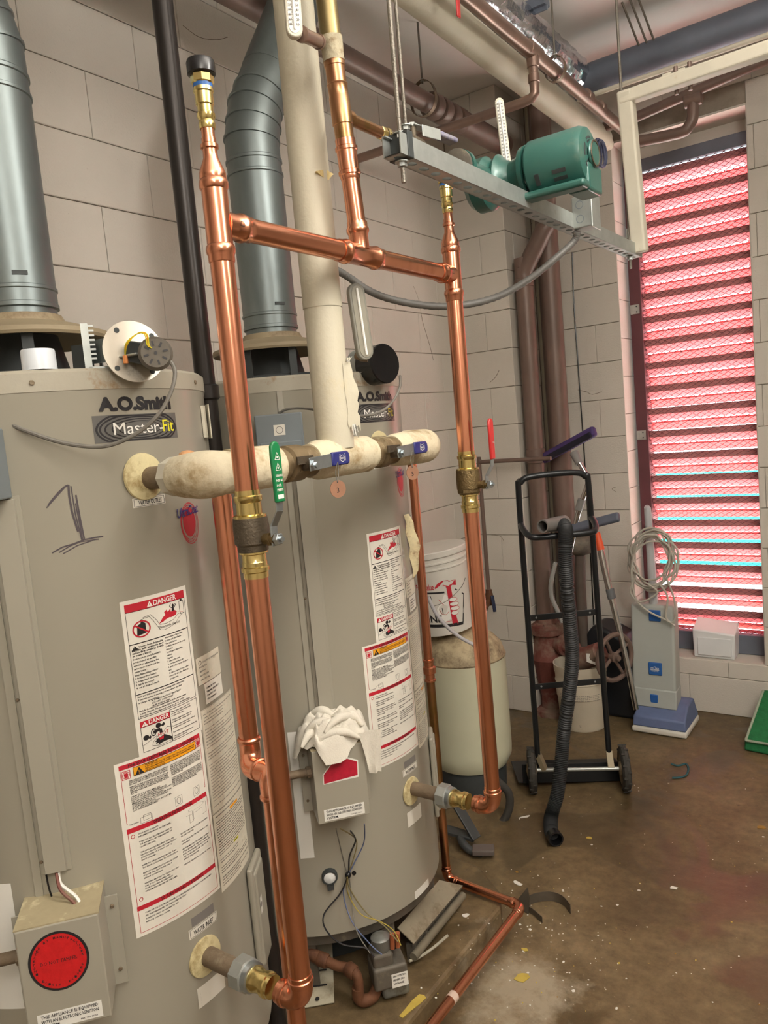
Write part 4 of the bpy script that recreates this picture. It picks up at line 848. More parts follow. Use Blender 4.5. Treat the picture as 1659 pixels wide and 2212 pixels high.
for y0, y1 in ((1.12, 1.235), (1.445, 1.545)):
    q = MB(); yc = (y0 + y1) / 2
    q.rev((IX, y0, IZ), (0, 1, 0), [(0, .030), (.002, .034), (.026, .035), (.028, .030), (.034, .031), (.038, .038), (y1 - y0 - .038, .038), (y1 - y0 - .034, .031), (y1 - y0 - .026, .034), (y1 - y0, .033)], M('soldered_bronze', (122, 104, 76), .6, .35, .2, 16, stain=(182, 168, 134), sscale=9, sthr=.52, bump=.4), 28)
    vo = q.build('ball_valve', im); sx = IX + .036
    q = MB(); q.cyl((sx - .01, yc, IZ - .006), (sx + .022, yc, IZ - .006), .011, bronzed, 14); q.box((sx + .012, yc - .01, IZ + .006), (.004, .05, .016), bronzed); q.rev((sx + .023, yc, IZ - .006), (1, 0, 0), [(0, .0115), (.009, .0115)], zinc, 6); q.rev((sx + .032, yc, IZ - .006), (1, 0, 0), [(0, .006), (.004, .006)], zinc, 10); q.build('stem', vo)
    q = MB(); q.bar((sx + .024, yc - .012, IZ - .004), (sx + .024, yc + .075, IZ), .003, .027, zinc, up=V((0, 0, 1))); q.build('lever', vo, smooth=False, bevel=.001)
    q = MB(); poly = [(0, -.0145), (.052, -.0145), (.058, -.011), (.060, 0), (.058, .011), (.052, .0145), (0, .0145)]
    q.prism(poly, (sx + .0245, yc + .058, IZ + .0005), (0, 1, 0), (0, 0, 1), .008, blueh); go = q.build('handle_grip', vo, bevel=.003); go['label'] = 'dark blue vinyl handle grip'
    p = Print(planemap((sx + .029, yc + .09, IZ + .0005), (0, 1, 0), (0, 0, 1))); p.disc(0, 0, .0085, .0075, inkw, .0002, 20, .86); p.rect(-.009, -.0022, .009, .0022, blueh, .0004); p.text('NIBCO', -.008, -.0018, .0042, inkw, width=.016, bold=.02, off=.0007)
    for s_ in (-1, 1): p.line([(s_ * .010, -.006), (s_ * .010, .006)], .0007, inkw, .0003); p.line([(s_ * .006, .0085), (s_ * .0095, .0085)], .0007, inkw, .0003)
    p.build('grip_print', vo)
q = MB(); q.tube([(IX, 1.235, IZ), (IX, 1.26, IZ), (IX, 1.33, IZ), (IX, 1.42, IZ), (IX, 1.45, IZ)], [IR * .86, IR, IR, IR, IR * .86], insuld, 32, 4); q.build('tee_cover', im)
q = MB(); q.tube([(IX, 1.545, IZ), (IX, 1.57, IZ), (IX, 1.66, IZ), (IX - .006, 1.705, IZ), (IX - .03, 1.728, IZ), (-1.15, 1.7305, IZ)], lambda t: IR * (.84 + .2 * math.sin(min(1, t * 2) * PI / 2)), insuld, 32, 4); q.build('elbow_cover', im)
q = MB(); q.cyl((-1.232, 1.7305, IZ), (-1.15, 1.7305, IZ), .024, browns, 18); q.build('nipple', im)
wx = lambda z: IX + .0
q = MB(); q.tube([(IX, 1.33, IZ + .02), (IX, 1.33, 1.72), (IX, 1.33, 1.94)], .0415, insul, 36); q.build('pipe_jacket', im)
q = MB(); q.tube([(IX, 1.33, 1.945), (IX, 1.33, 2.20), (IX, 1.33, 3.365)], .0425, insul, 36); q.build('pipe_jacket', im)
q = MB(); q.rev((IX, 1.33, 1.936), (0, 0, 1), [(0, .0428), (.018, .0432)], insul, 36, caps=False); q.build('jacket_tape', im)
# torn flap with frayed glass strands, and a tear higher up
q = MB(); rnd = random.Random(3); vs = []; W_ = 10; Hn = 16
for i in range(Hn + 1):
    z = 1.815 - .135 * i / Hn; top = i < 2
    for j in range(W_ + 1):
        a = math.radians(-4 + 34 * j / W_); rr = .0425 + .018 * (j / W_) ** 2 * (.35 + .65 * math.sin(min(1, i / Hn * 1.3) * PI * .7)) + rnd.uniform(-.0008, .0008)
        edge = (j == W_) * rnd.uniform(-.004, .003); zz = z - (i == Hn) * rnd.uniform(0, .018) + (top and j > 6) * .01
        vs.append(V((IX + (rr + edge) * math.cos(a), 1.33 + (rr + edge) * math.sin(a), zz)))
q.add(vs, [(i * (W_ + 1) + j, i * (W_ + 1) + j + 1, (i + 1) * (W_ + 1) + j + 1, (i + 1) * (W_ + 1) + j) for i in range(Hn) for j in range(W_) if not (j == 0 and rnd.random() < .3)], insul); q.build('torn_jacket_flap', im, recalc=False)
q = MB()
for i in range(26):
    a = math.radians(rnd.uniform(2, 30)); z = 1.68 if i < 18 else 1.815; p0 = V((IX + .05 * math.cos(a), 1.33 + .05 * math.sin(a), z)); q.tube([p0, p0 + V((rnd.uniform(-.003, .006), rnd.uniform(-.003, .008), (-1 if i < 18 else .4) * rnd.uniform(.012, .03)))], .0005, grayw if i % 2 else inkw, 4)
o = q.build('frayed_strands', im); o['kind'] = 'stuff'
q = MB(); vs = [PX(x, y, IX + .036) + V((0, 0, 0)) for x, y in [(680, 372), (700, 368), (718, 378), (706, 392), (694, 384)]]; 
vs2 = [v + V((.006, -.003, 0)) for v in vs]; q.add(vs + vs2, [(0, 1, 2, 3, 4), (5, 6, 7, 8, 9)] + [(i, (i + 1) % 5, 5 + (i + 1) % 5, 5 + i) for i in range(5)], M('torn_yellow_edge', (206, 186, 130), .8, 0, .2, 40, stain=(150, 120, 70), sscale=30)); q.build('torn_edge', im)
q = MB(); q.cyl(PX(778, 770, -1.035), PX(795, 772, -1.02), .011, browns, 14); q.cyl(PX(770, 768, -1.045), PX(782, 771, -1.03), .009, browns, 12); q.build('thermometer_fitting', im)
# numbered brass tags
TG = M('brass_tag_metal', (164, 122, 98), .45, .4, .12, 20)
for (hx_, hy_, tx, ty, r, nm, lb) in ((727, 999, 730, 1056, .0185, '3', 'round brown metal tag stamped 3 hanging from left blue valve handle'), (889, 975, 891, 1021, .0175, '5', 'round brown metal tag stamped 5 hanging from right blue valve handle')):
    xx = IX + .063; A = PX(hx_, hy_, xx); B = PX(tx, ty, xx + .001); root = thing('valve_tag', lb, 'tag', B, 'numbered valve tags')
    n = V((.92, -.38, 0)); t = V((.38, .92, 0))
    q = MB(); q.rev(B - n * .0008, n, [(0, r), (.0016, r)], TG, 28); q.build('disc', root, smooth=False)
    q = MB(); top = B + V((0, 0, r * .8)); mid = (A + top) / 2; q.tube([A + V((.003, 0, 0)), mid + t * .004, top + V((.001, 0, 0)), mid - t * .003], .0008, grayw, 6, 6, closed=True); q.build('wire_hook', root)
    p = Print(planemap(B + n * .0009, t, V((0, 0, 1)))); p.text(nm, -.0035, -.008, .011, ink, off=.0002); p.disc(0, r * .8, .0018, .0018, ink, .0002, 10); p.build('stamped_number', root)
# ================================================================== SMALLER COPPER LINES
cl = thing('copper_line', 'thin copper line dropping between the heaters, crossing the pad and rising beyond the farther heater', 'pipework', (-1.152, 1.053, .8))
A0 = V((-1.152, 1.053, 0)); ze = PD(553, 1638, 1.56).z; B0 = V((-1.070, 1.022, 0)); FZ = .122; rr = .0145
pr_((A0.x, A0.y, ze + .03), (A0.x, A0.y, IZ - .02), 'pipe', .0200, copper, cl)
q = MB(); q.tube([V((A0.x, A0.y, ze + .05)), V((A0.x, A0.y, ze + .012)), V((A0.x + .018, A0.y - .016, ze - .008)), V((B0.x - .018, B0.y + .016, ze - .010)), V((B0.x - .004, B0.y + .003, ze - .024)), V((B0.x, B0.y, ze - .055))], .0220, copper, 24, 5); q.rev((A0.x, A0.y, ze + .038), (0, 0, 1), [(0, .022), (.003, .0245), (.008, .0245), (.011, .022)], copper, 24); q.rev((B0.x, B0.y, ze - .05), (0, 0, 1), [(-.004, .022), (-.001, .0245), (.004, .0245), (.007, .022)], copper, 24); q.rev(((A0.x + B0.x) / 2, (A0.y + B0.y) / 2, ze - .009), (B0.x - A0.x, B0.y - A0.y, 0), [(-.006, .022), (-.003, .0245), (.003, .0245), (.006, .022)], copper, 24); q.build('elbow', cl)
pr_((B0.x, B0.y, FZ + .03), (B0.x, B0.y, ze - .04), 'pipe', .0190, copper, cl)
C1 = PZ(1128, 1958, FZ); C0 = PZ(966, 1897, FZ)
F0 = V((C1.x, B0.y, FZ)); elbow('elbow', V((B0.x, B0.y, FZ + .0)), (0, 0, 1), (1, 0, 0), rr, copper, cl, R=.016, ext=.004); pr_((B0.x + .01, B0.y, FZ), (F0.x, F0.y, FZ), 'pipe', rr, copper, cl)
elbow('elbow', V(F0), (-1, 0, 0), (0, 1, 0), rr, copper, cl, R=.016, ext=.004)
pr_((F0.x, F0.y + .01, FZ), (C1.x, C1.y - .03, FZ), 'pipe', rr, copper, cl)
elbow('elbow', V(C1), V((0, -1, 0)), V((C0.x - C1.x, C0.y - C1.y, 0)), rr, copper, cl, R=.026)
pr_(C1.lerp(C0, .1), C1.lerp(C0, .93), 'pipe', rr, copper, cl)
elbow('elbow', V(C0), V((C1.x - C0.x, C1.y - C0.y, 0)), (0, 0, 1), rr, copper, cl, R=.024)
zj = PD(928, 1450, math.hypot(C0.x, C0.y)).z
pr_((C0.x, C0.y, FZ + .03), (C0.x, C0.y, zj), 'pipe', rr, copperd, cl); pr_((C0.x, C0.y, zj), (C0.x, C0.y, 1.60), 'pipe', rr, copper, cl)
q = MB(); q.rev((C0.x, C0.y, zj - .035), (0, 0, 1), [(0, rr * 1.08), (.002, rr * 1.3), (.008, rr * 1.3), (.010, rr * 1.12), (.026, rr * 1.12), (.030, rr * 1.5), (.05, rr * 1.5), (.054, rr * 1.12), (.068, rr * 1.12), (.070, rr * 1.3), (.076, rr * 1.3), (.078, rr * 1.08)], copper, 20); q.build('coupling', cl)
q = MB(); w0 = PZ(985, 2160, FZ); q.rev(V((C1.x, w0.y, FZ)), (0, 1, 0), [(-.01, rr * 1.03), (.012, rr * 1.04)], M('paint_smear', (200, 176, 160), .7, 0, .2, 30), 20); q.build('paint_smear', cl)
# ================================================================== STRUT, PUMP, CEILING PIPES
SX = -.86; SZ = 2.222; SA = 1.335; SB = 2.93; hs = .0205
st = thing('strut_channel', 'long galvanized strut channel with punched slots hanging on threaded rods', 'channel', (SX, SA, SZ))
q = MB()
for (x, z, sx_, sz_) in ((SX + hs, SZ, .0026, 2 * hs), (SX - hs, SZ, .0026, 2 * hs)): q.box((x, (SA + SB) / 2, z), (sx_, SB - SA, sz_), galvl)
for x in (SX + hs - .004, SX - hs + .004): q.box((x, (SA + SB) / 2, SZ + hs), (.008, SB - SA, .0026), galvl)
q.build('side_walls', st, smooth=False)
# slotted underside, real holes
def punched(z, y0, y1, x0, x1, ph, ry, rx):
    m_ = MB(); n = int((y1 - y0) / ph); c = (x0 + x1) / 2; K = 12
    for i in range(n):
        a, b_ = y0 + i * ph, y0 + (i + 1) * ph; yc = (a + b_) / 2; t = .0026; outer = []; inner = []
        for k in range(K):
            q_ = 2 * PI * k / K + PI / K; ux, uy = math.cos(q_), math.sin(q_); s = min((x1 - c) / abs(ux) if abs(ux) > 1e-6 else 9, (ph / 2) / abs(uy) if abs(uy) > 1e-6 else 9)
            inner.append(V((c + rx * ux, yc + ry * uy, z))); outer.append(V((c + ux * s, yc + uy * s, z)))
        # snap the four corners
        for cx_, cy_ in ((x0, a), (x1, a), (x0, b_), (x1, b_)):
            k = min(range(K), key=lambda k: (outer[k] - V((cx_, cy_, z))).length); outer[k] = V((cx_, cy_, z))
        vs = outer + inner + [v + V((0, 0, t)) for v in outer] + [v + V((0, 0, t)) for v in inner]; fs = []
        for k in range(K):
            l = (k + 1) % K; fs += [(k, l, K + l, K + k), (2 * K + k, 3 * K + k, 3 * K + l, 2 * K + l), (K + k, K + l, 3 * K + l, 3 * K + k)]
        m_.add(vs, fs, galvl)
    return m_
punched(SZ - hs, SA, SB, SX - hs, SX + hs, .0480, .0135, .0100).build('slotted_back', st, smooth=False)
def rod(label, a, b, r=.0048, nuts=(), group='threaded hanger rods'):
    root = thing('hanger_rod', label, 'rod', b, group)
    q = MB(); q.cyl(a, b, r, M('rod_steel', (124, 118, 108), .45, .7, .15, 30, bump=.5, bscale=300), 10); q.build('rod', root)
    for z in nuts:
        q = MB(); A_, B_ = V(a), V(b); t = (z - A_.z) / (B_.z - A_.z); p_ = A_.lerp(B_, t); q.rev(p_, (0, 0, 1), [(0, .010), (.008, .010)], galvl, 6); q.rev(p_, (0, 0, 1), [(.008, .015), (.010, .015)], galvl, 14); q.build('nut', root, smooth=False)
    return root
bt = lambda y: (SX, y, SZ - hs - .045)
rod('threaded hanger rod at the left end of the slotted channel', (SX + .01, SA + .02, CZ), bt(SA + .035), nuts=(SZ - hs - .014, SZ + hs))
rod('threaded hanger rod at the right end of the slotted channel', PX(1300, -40, SX - .02).lerp(V((SX, SB - .03, CZ)), .0) if False else (SX + .005, SB - .10, CZ), bt(SB - .075), nuts=(SZ - hs - .014, SZ + hs))
q = MB(); q.box((SX, SA + .035, SZ + .004), (2 * hs + .008, .02, 2 * hs + .012), darkm); q.build('end_bracket', st, smooth=False, bevel=.002)
# copper branch from old tee, valve, pump body along Y at z 2.305
PZc = 2.305; PYc = 1.985
pu = thing('circulation_pump', 'green circulation pump with horizontal motor sitting over the slotted channel', 'pump', (RX, PYc, PZc))
q = MB(); q.cyl((RX, 1.345, PZc), (RX, 1.455, PZc), .0122, copperd, 20); q.rev((RX, 1.452, PZc), (0, 1, 0), [(0, .0125), (.002, .0142), (.018, .0142), (.020, .0125), (.022, .016), (.030, .016)], brass, 8); q.build('branch_pipe', cm)
q = MB(); q.cyl((RX, 1.47, PZc), (RX, 1.80, PZc), .0145, bronzed, 18); q.rev((RX, 1.565, PZc), (0, 1, 0), [(0, .018), (.01, .024), (.05, .024), (.06, .018)], bronzed, 20); q.rev((RX, 1.78, PZc), (0, 1, 0), [(0, .03), (.004, .044), (.014, .044), (.018, .03)], castg, 24); q.build('suction_line', pu)
bvv = thing('ball_valve', 'small ball valve with steel and blue lever just above the left end of the channel', 'valve', (RX, 1.59, PZc))
q = MB(); q.rev((RX, 1.555, PZc), (0, 1, 0), [(0, .0185), (.002, .021), (.015, .021), (.02, .0255), (.05, .0255), (.055, .021), (.07, .021), (.072, .0185)], bronzed, 8); q.cyl((RX, 1.59, PZc), (RX, 1.59, PZc + .05), .009, bronzed, 12); q.build('valve_body', bvv)
q = MB(); q.rev((RX, 1.59, PZc + .046), (0, 0, 1), [(0, .011), (.008, .011)], galvl, 6); q.build('stem_nut', bvv)
q = MB(); q.bar((RX + .0, 1.585, PZc + .048), (RX + .015, 1.66, PZc + .050), .026, .003, galvl); q.bar((RX + .02, 1.60, PZc + .036), (RX + .034, 1.66, PZc + .036), .003, .026, galvl); q.build('lever', bvv, smooth=False, bevel=.001)
q = MB(); q.bar((RX + .014, 1.655, PZc + .046), (RX + .028, 1.735, PZc + .040), .030, .012, M('faded_blue_vinyl', (150, 146, 150), .5, 0, .15, 14, stain=(76, 78, 130), sscale=16, sthr=.5)); q.build('handle_grip', bvv, bevel=.004)
# pump: volute (below the channel), neck, motor
q = MB(); q.rev((RX - .045, 1.955, PZc - .01), (1, 0, 0), [(0, .02), (.004, .058), (.02, .070), (.055, .070), (.066, .058), (.07, .03)], green, 32); q.cyl((RX, 1.80, PZc - .002), (RX, 1.93, PZc - .002), .027, green, 24, .034); q.rev((RX, 1.80, PZc), (0, 1, 0), [(-.002, .03), (0, .046), (.014, .046), (.016, .03)], green, 24)
q.cyl((RX, 1.98, PZc - .002), (RX, 2.11, PZc), .034, green, 24, .027); q.rev((RX, 2.10, PZc), (0, 1, 0), [(-.002, .03), (0, .046), (.014, .046), (.016, .03)], green, 24); q.build('volute', pu)
q = MB(); mx0 = RX + .025; q.rev((mx0, PYc, PZc), (1, 0, 0), [(0, .062), (.008, .066), (.02, .05), (.04, .040), (.07, .048), (.078, .066), (.09, .068), (.092, .05)], green, 32); q.build('bearing_bracket', pu)
m0 = mx0 + .098; ML = .155; mr = .0735
q = MB(); q.rev((m0, PYc, PZc), (1, 0, 0), [(0, .03), (0, mr - .006), (.006, mr), (ML - .018, mr), (ML - .004, mr - .006), (ML, mr - .016), (ML + .002, .03), (ML + .002, .001)], green, 44); mo = q.build('motor', pu)
q = MB()
def on(a, x, off=0): return V((m0 + x, PYc + (mr + off) * math.cos(a), PZc + (mr + off) * math.sin(a)))
for a, x, lx, ly in ((-2.5, .035, .012, .03), (-2.35, .095, .036, .010), (-2.62, .095, .036, .010), (-1.9, .10, .036, .010), (-2.0, .03, .012, .02)):
    n = V((0, math.cos(a), math.sin(a))); t = V((0, -math.sin(a), math.cos(a))); q.box(on(a, x, -.001), (.004, lx, ly), darkm, ax=(n, V((1, 0, 0)), t))
q.build('cooling_slot', mo, smooth=False)
q = MB()
for rr_ in (.024, .033, .042, .051):
    for a in (-.6, .5, 1.6, 2.7, 3.8):
        for k in range(6):
            q_ = a + k * .12; c_ = V((m0 + ML + .0005 - max(0, rr_ - .045) * .3, PYc + rr_ * math.cos(q_), PZc + rr_ * math.sin(q_))); q.box(c_, (.003, .0055, .0055), darkm, ax=(V((1, 0, 0)), V((0, math.cos(q_), math.sin(q_))), V((0, -math.sin(q_), math.cos(q_)))))
q.build('end_vent', mo, smooth=False)
q = MB(); q.rev((m0 + ML, PYc + .012, PZc + .004), (1, 0, 0), [(0, .034), (.006, .034), (.010, .031), (.011, .001)], green, 28); q.build('end_cap', mo); q = MB(); q.rev((m0 + ML, PYc + .012, PZc + .004), (1, 0, 0), [(.0102, .0335), (.0115, .0325), (.0115, .0285), (.0102, .028)], bronzed, 28, caps=False); q.build('cap_ring', mo)
q = MB(); q.box((m0 + .075, PYc - .045, PZc - .078), (.17, .05, .02), green); q.box((m0 + .13, PYc + .02, PZc - .055), (.06, .10, .07), green); q.build('motor_foot', mo, bevel=.008, segs=3)
q = MB()
for a in (.6, 2.2, 3.8, 5.4): q.cyl((m0 - .004, PYc + .058 * math.cos(a), PZc + .058 * math.sin(a)), (m0 + .006, PYc + .058 * math.cos(a), PZc + .058 * math.sin(a)), .005, galvl, 6)
q.build('tie_bolts', mo)
thermometer('cream cased thermometer standing upright beside the green pump', PX(1096, 366, -.93), PX(1077, 212, -.93), .024, .012, (.5, -.86, 0), cream)
q = MB(); p_ = PX(1096, 366, -.93); q.cyl(p_ + V((0, 0, .008)), p_ - V((.02, -.01, .06)), .007, redp, 12); q.cyl(p_ - V((0, 0, .004)), p_ - V((0, 0, .016)), .010, redp, 12); q.build('thermometer_well', pu)
# junction box and flexible conduit
J = PX(1264, 461, SX + .048)
jx = thing('junction_box', 'grey steel junction box with knockouts fixed on the channel', 'electrical box', J)
q = MB(); q.box(J, (.058, .062, .090), galvl); q.build('box', jx, smooth=False, bevel=.003)
p = Print(planemap(J + V((-.0, -.0312, 0)), (1, 0, 0), (0, 0, 1)))
for v in (.02, -.02): p.disc(-.005, v, .012, .012, graybox, .0004, 18, .82)
p.build('knockout', jx)
q = MB(); q.box(J + V((.031, .0, 0)), (.006, .070, .100), galvl); q.build('cover_plate', jx, smooth=False, bevel=.006)
path = [J - V((.02, .02, .05))] + [PD(x, y, d) for x, y, d in [(1240, 521, 2.42), (1200, 558, 2.40), (1150, 598, 2.36), (1090, 634, 2.32), (1030, 654, 2.28), (960, 662, 2.25), (890, 656, 2.22), (830, 642, 2.2), (790, 624, 2.18), (755, 600, 2.16), (735, 588, 2.14), (700, 570, 2.12)]]
q = MB(); P_ = spline([V(v) for v in path], 12); q.tube(P_, lambda t: .0098 + (.0009 if int(t * 400) % 2 else 0), conduit, 12); cf = q.build('flexible_conduit'); tag(cf, 'grey corrugated flexible conduit sagging from the junction box to behind the white riser', 'conduit')
# ---- overhead pipes parallel to the heater wall
q = MB(); q.tube([(-1.33, .3, 3.085), (-1.33, 2.3, 3.050), (-1.33, 4.02, 3.022)], .0585, insul, 32); q.rev((-1.33, 4.02, 3.022), (0, 1, 0), [(0, .0585), (.02, .056), (.035, .045), (.12, .03)], insul, 32); ow_ = q.build('overhead_insulated_pipe')
tag(ow_, 'thick white insulated pipe with brown drip stains running under the ceiling', 'pipe')
oc = thing('overhead_copper_pipe', 'brown tarnished copper pipe beside the white overhead pipe, with a branch dropping down', 'pipe', (-1.2, .3, 3.03))
q = MB(); q.cyl((-1.2, .3, 3.045), (-1.2, 4.16, 3.017), .0262, brownc, 22); q.build('pipe', oc)
YT = PX(1150, 118, -1.2).y
for y, L_ in ((YT - .05, .10), (YT + .55, .05), (YT + .72, .04)):
    q = MB(); q.rev((-1.2, y, 3.03), (0, 1, 0), [(0, .0262), (.002, .0300), (L_, .0300), (L_ + .002, .0262)], brownc, 22); q.build('coupling', oc)
zx = PY(1145, 216, YT).z
q = MB(); q.tube([(-1.2, YT, 3.02), (-1.2, YT, zx + .05), (-1.2, YT, zx + .02), (-1.215, YT, zx + .004), (-1.25, YT, zx), (-2.06, YT, zx + .005)], .0185, brownc, 18); q.rev((-1.2, YT, zx + .055), (0, 0, 1), [(0, .0185), (.002, .022), (.03, .022), (.032, .0185)], brownc, 18); q.rev((-1.2, YT, 2.97), (0, 0, 1), [(0, .0185), (.002, .023), (.04, .024)], brownc, 18); q.build('branch', oc)
# red lever hanging at top
q = MB(); A_ = PX(987, -30, -1.17); B_ = PX(991, 38, -1.17); q.bar(A_, B_, .022, .006, redh, up=V((1, 0, 0))); rl = q.build('valve_lever', oc, bevel=.003); rl['label'] = 'red vinyl valve lever'
rod('thin hanger rod down to the small valve, right of the channel end rod', (RX + .012, 1.545, CZ), (RX, 1.562, PZc + .02), .0042, nuts=(PZc + .032,))
# clevis hanger rings
def clevis(label, c, r, ax, zt, group='pipe hangers'):
    root = thing('pipe_hanger', label, 'hanger', c, group); c = V(c); q = MB(); ax = V(ax).normalized(); u = ax.cross(V((0, 0, 1))).normalized()
    pts = [c + u * r * math.cos(a) + V((0, 0, 1)) * r * (1.35 if math.sin(a) > 0 else 1) * math.sin(a) for a in [2 * PI * i / 28 for i in range(28)]]
    vs = []
    for p_ in pts:
        o = (p_ - c).normalized() * .0012
        for s in (-1, 1): vs += [p_ + ax * .011 * s - o, p_ + ax * .011 * s + o]
    n = 28; q.add(vs, [(4 * i + a, 4 * ((i + 1) % n) + a, 4 * ((i + 1) % n) + b_, 4 * i + b_) for i in range(n) for a, b_ in ((0, 2), (3, 1), (1, 0), (2, 3))], M('hanger_steel', (128, 112, 94), .5, .6, .15, 20)); q.build('ring', root)
    q = MB(); top = c + V((0, 0, r * 1.35)); q.cyl(top - V((0, 0, .012)), (top.x, top.y, zt), .0045, MATS['rod_steel'], 8); q.build('rod', root)
    q = MB(); q.rev(top, (0, 0, 1), [(-.004, .009), (.006, .009)], galvl, 6); q.build('nut', root, smooth=False)
    return root
hc = PX(1200, 150, -1.2); clevis('clevis hanger ring around the overhead copper pipe', (-1.2, hc.y, hc.z - .005), .042, (0, 1, 0), CZ)
bpA, bpB = PX(550, 15, -1.75), PX(940, 232, -1.75)
dY = (bpB - bpA).normalized(); 
hb = bpA + dY * ((PX(915, 212, -1.75) - bpA).dot(dY)); clevis('clevis hanger ring around the brown pipe by the heater wall', hb, .062, dY, CZ)
bp_ = thing('overhead_brown_pipe', 'brown overhead pipe with stacked couplings close to the block wall', 'pipe', bpA)
q = MB(); q.cyl(bpA - dY * .9, bpB, .040, brownp, 24); q.build('pipe', bp_)
for i in range(4):
    q = MB(); s0 = bpB + dY * (-.05 + i * .075); q.rev(s0, dY, [(0, .042), (.004, .052), (.012, .055), (.05, .055), (.058, .052), (.062, .042)], brownp, 24); q.build('coupling', bp_)
q = MB(); q.cyl(bpB + dY * .2, bpB + dY * ((YA - .02 - bpB.y) / dY.y), .052, brownp, 24); q.build('larger_pipe', bp_)
rd = PX(1143, 20, -1.27)
rod('short hanger rod under the foil duct bracket, near the copper branch', (-1.27, rd.y, 3.20), (-1.27, rd.y, 3.075), .005)
q = MB(); q.box((-1.27, rd.y - .02, 3.262), (.17, .05, .035), slate); q.box((-1.27, rd.y - .02, 3.238), (.17, .012, .018), slate); hbk = q.build('hanger_bracket', None, smooth=False, bevel=.003); tag(hbk, 'dark strut bracket across the foil duct at the top', 'bracket')
# foil duct
q = MB(); fy = [.4 + i * .05 for i in range(66)]; rnd = random.Random(11); n = 28; vs = []
for y in fy:
    for k in range(n):
        a = 2 * PI * k / n; r = .075 + rnd.uniform(-.0045, .0045); vs.append(V((-1.31 + r * math.cos(a), y + rnd.uniform(-.008, .008), 3.215 + r * math.sin(a) * .95)))
q.add(vs, [(i * n + k, i * n + (k + 1) % n, (i + 1) * n + (k + 1) % n, (i + 1) * n + k) for i in range(len(fy) - 1) for k in range(n)], foil)
fd = q.build('foil_duct', None, ang=14); tag(fd, 'crinkled silver foil insulated duct running along the ceiling', 'duct')
# dark pipe across the far end + thin conduit under it
q = MB(); q.cyl((-1.30, 3.70, 3.19), (2.6, 3.70, 3.22), .068, slate, 28); q.rev((-1.30, 3.70, 3.19), (1, 0, 0), [(-.03, .05), (-.028, .074), (0, .074), (.002, .068)], slate, 28); dp = q.build('dark_pipe'); tag(dp, 'large dark pipe running across under the ceiling at the far end', 'pipe')
q = MB(); q.cyl((-1.30, 3.64, 3.095), (2.6, 3.64, 3.115), .011, cream, 12); o = q.build('thin_conduit'); tag(o, 'thin cream conduit just below the large dark overhead pipe', 'conduit')
for px_, nm in ((1381, 'leftmost'), (1398, 'middle'), (1414, 'rightmost')):
    P_ = PY(px_, 100, 3.655); o = rod('%s of the three thin rods hanging from the ceiling at the right' % nm, (P_.x - .02, 3.50, CZ), (P_.x, 3.655, 3.235), .0045)
# white L pipe at the channel's far end
LXx = SX + .03; q = MB(); Lb = PX(1383, 546, LXx); Lt = PX(1352, 212, LXx)
cpt = thing('white_square_pipe', 'cream painted L-shaped square pipe rising from the end of the channel and turning right', 'pipe', Lb)
q.bar(Lb, Lt + V((0, 0, .024)), .052, .052, cream, up=V((0, 1, 0))); q.build('upright', cpt, smooth=False, bevel=.008, segs=3)
q = MB(); q.bar((Lt.x - .02, Lt.y, Lt.z), (Lt.x + 2.2, Lt.y - .02, Lt.z + .03), .045, .045, cream); q.build('crosspiece', cpt, smooth=False, bevel=.008, segs=3)
q = MB()
for px_ in (1440, 1470): 
    c_ = PY(px_, 168, Lt.y + .03); q.box((c_.x, c_.y + .02, Lt.z + .035), (.03, .035, .03), cream)
    q.cyl((c_.x + .03, c_.y, Lt.z + .06), (c_.x + .03, c_.y, Lt.z - .03), .007, brownp, 10)
q.build('clip', cpt, smooth=False)
# brown pipe with offset in front of the louver top
a0, a1 = PY(1370, 255, 3.95), PY(1659, 128, 3.95); b0, b1, b2_ = PY(1497, 205, 3.95), PY(1497, 262, 3.95), PY(1370, 307, 3.95)
q = MB(); dd = (a1 - a0).normalized(); q.tube([V((-1.30, 3.95, a0.z)), a0, a1, a1 + dd * 1.5], .024, brownp, 18); q.build
bp2 = thing('offset_pipe', 'dark brown pipe with an elbow offset passing in front of the louver top', 'pipe', a0)
q.build('pipe', bp2); q = MB(); q.tube([V((b0.x, 3.95, a0.z)), b0, b1 + V((0, 0, .02)), b1 + V((-.02, 0, -.015)), b1 + V((-.06, 0, -.035)), b2_], .026, brownp, 18, 3); q.build('offset_elbow', bp2)
q = MB(); q.rev((b0.x - .04, 3.95, a0.z), (1, 0, 0), [(0, .024), (.003, .030), (.077, .030), (.08, .024)], brownp, 18); q.build('tee', bp2)
# ================================================================== BITS ON THE HEATERS' TOPS
# exposed vent damper motor on heater 1
dm = thing('damper_motor', 'open vent damper motor on a round steel plate at the nearer heater top', 'motor', PD(290, 760, 1.50))
C_ = PD(289, 760, 1.52); n = V((.93, -.30, .12)).normalized(); uu, vv = perp(n)
q = MB(); q.rev(C_, n, [(0, .058), (.003, .058)], M('worn_steel_plate', (196, 190, 176), .35, .6, .1, 8, stain=(120, 108, 90), sscale=10, sthr=.6), 36)
plate_o = q.build('round_plate', dm)
q = MB()
for a in (.7, 2.2, 3.8, 5.3): q.rev(C_ + (uu * math.cos(a) + vv * math.sin(a)) * .048 + n * .0032, n, [(0, .005), (.0006, .005)], darkm, 12)
q.build('plate_hole', plate_o)
M2 = PD(336, 764, 1.47); n2 = (V((.80, -.58, .05))).normalized()
q = MB(); q.rev(M2 - n2 * .022, n2, [(0, .027), (.018, .027), (.020, .031), (.024, .031), (.026, .029), (.030, .026)], castg, 28); q.build('motor_can', dm)
a_, b_ = perp(n2); p = Print(lambda u, v, off: M2 + n2 * (.0085 + off) + a_ * u + b_ * v)
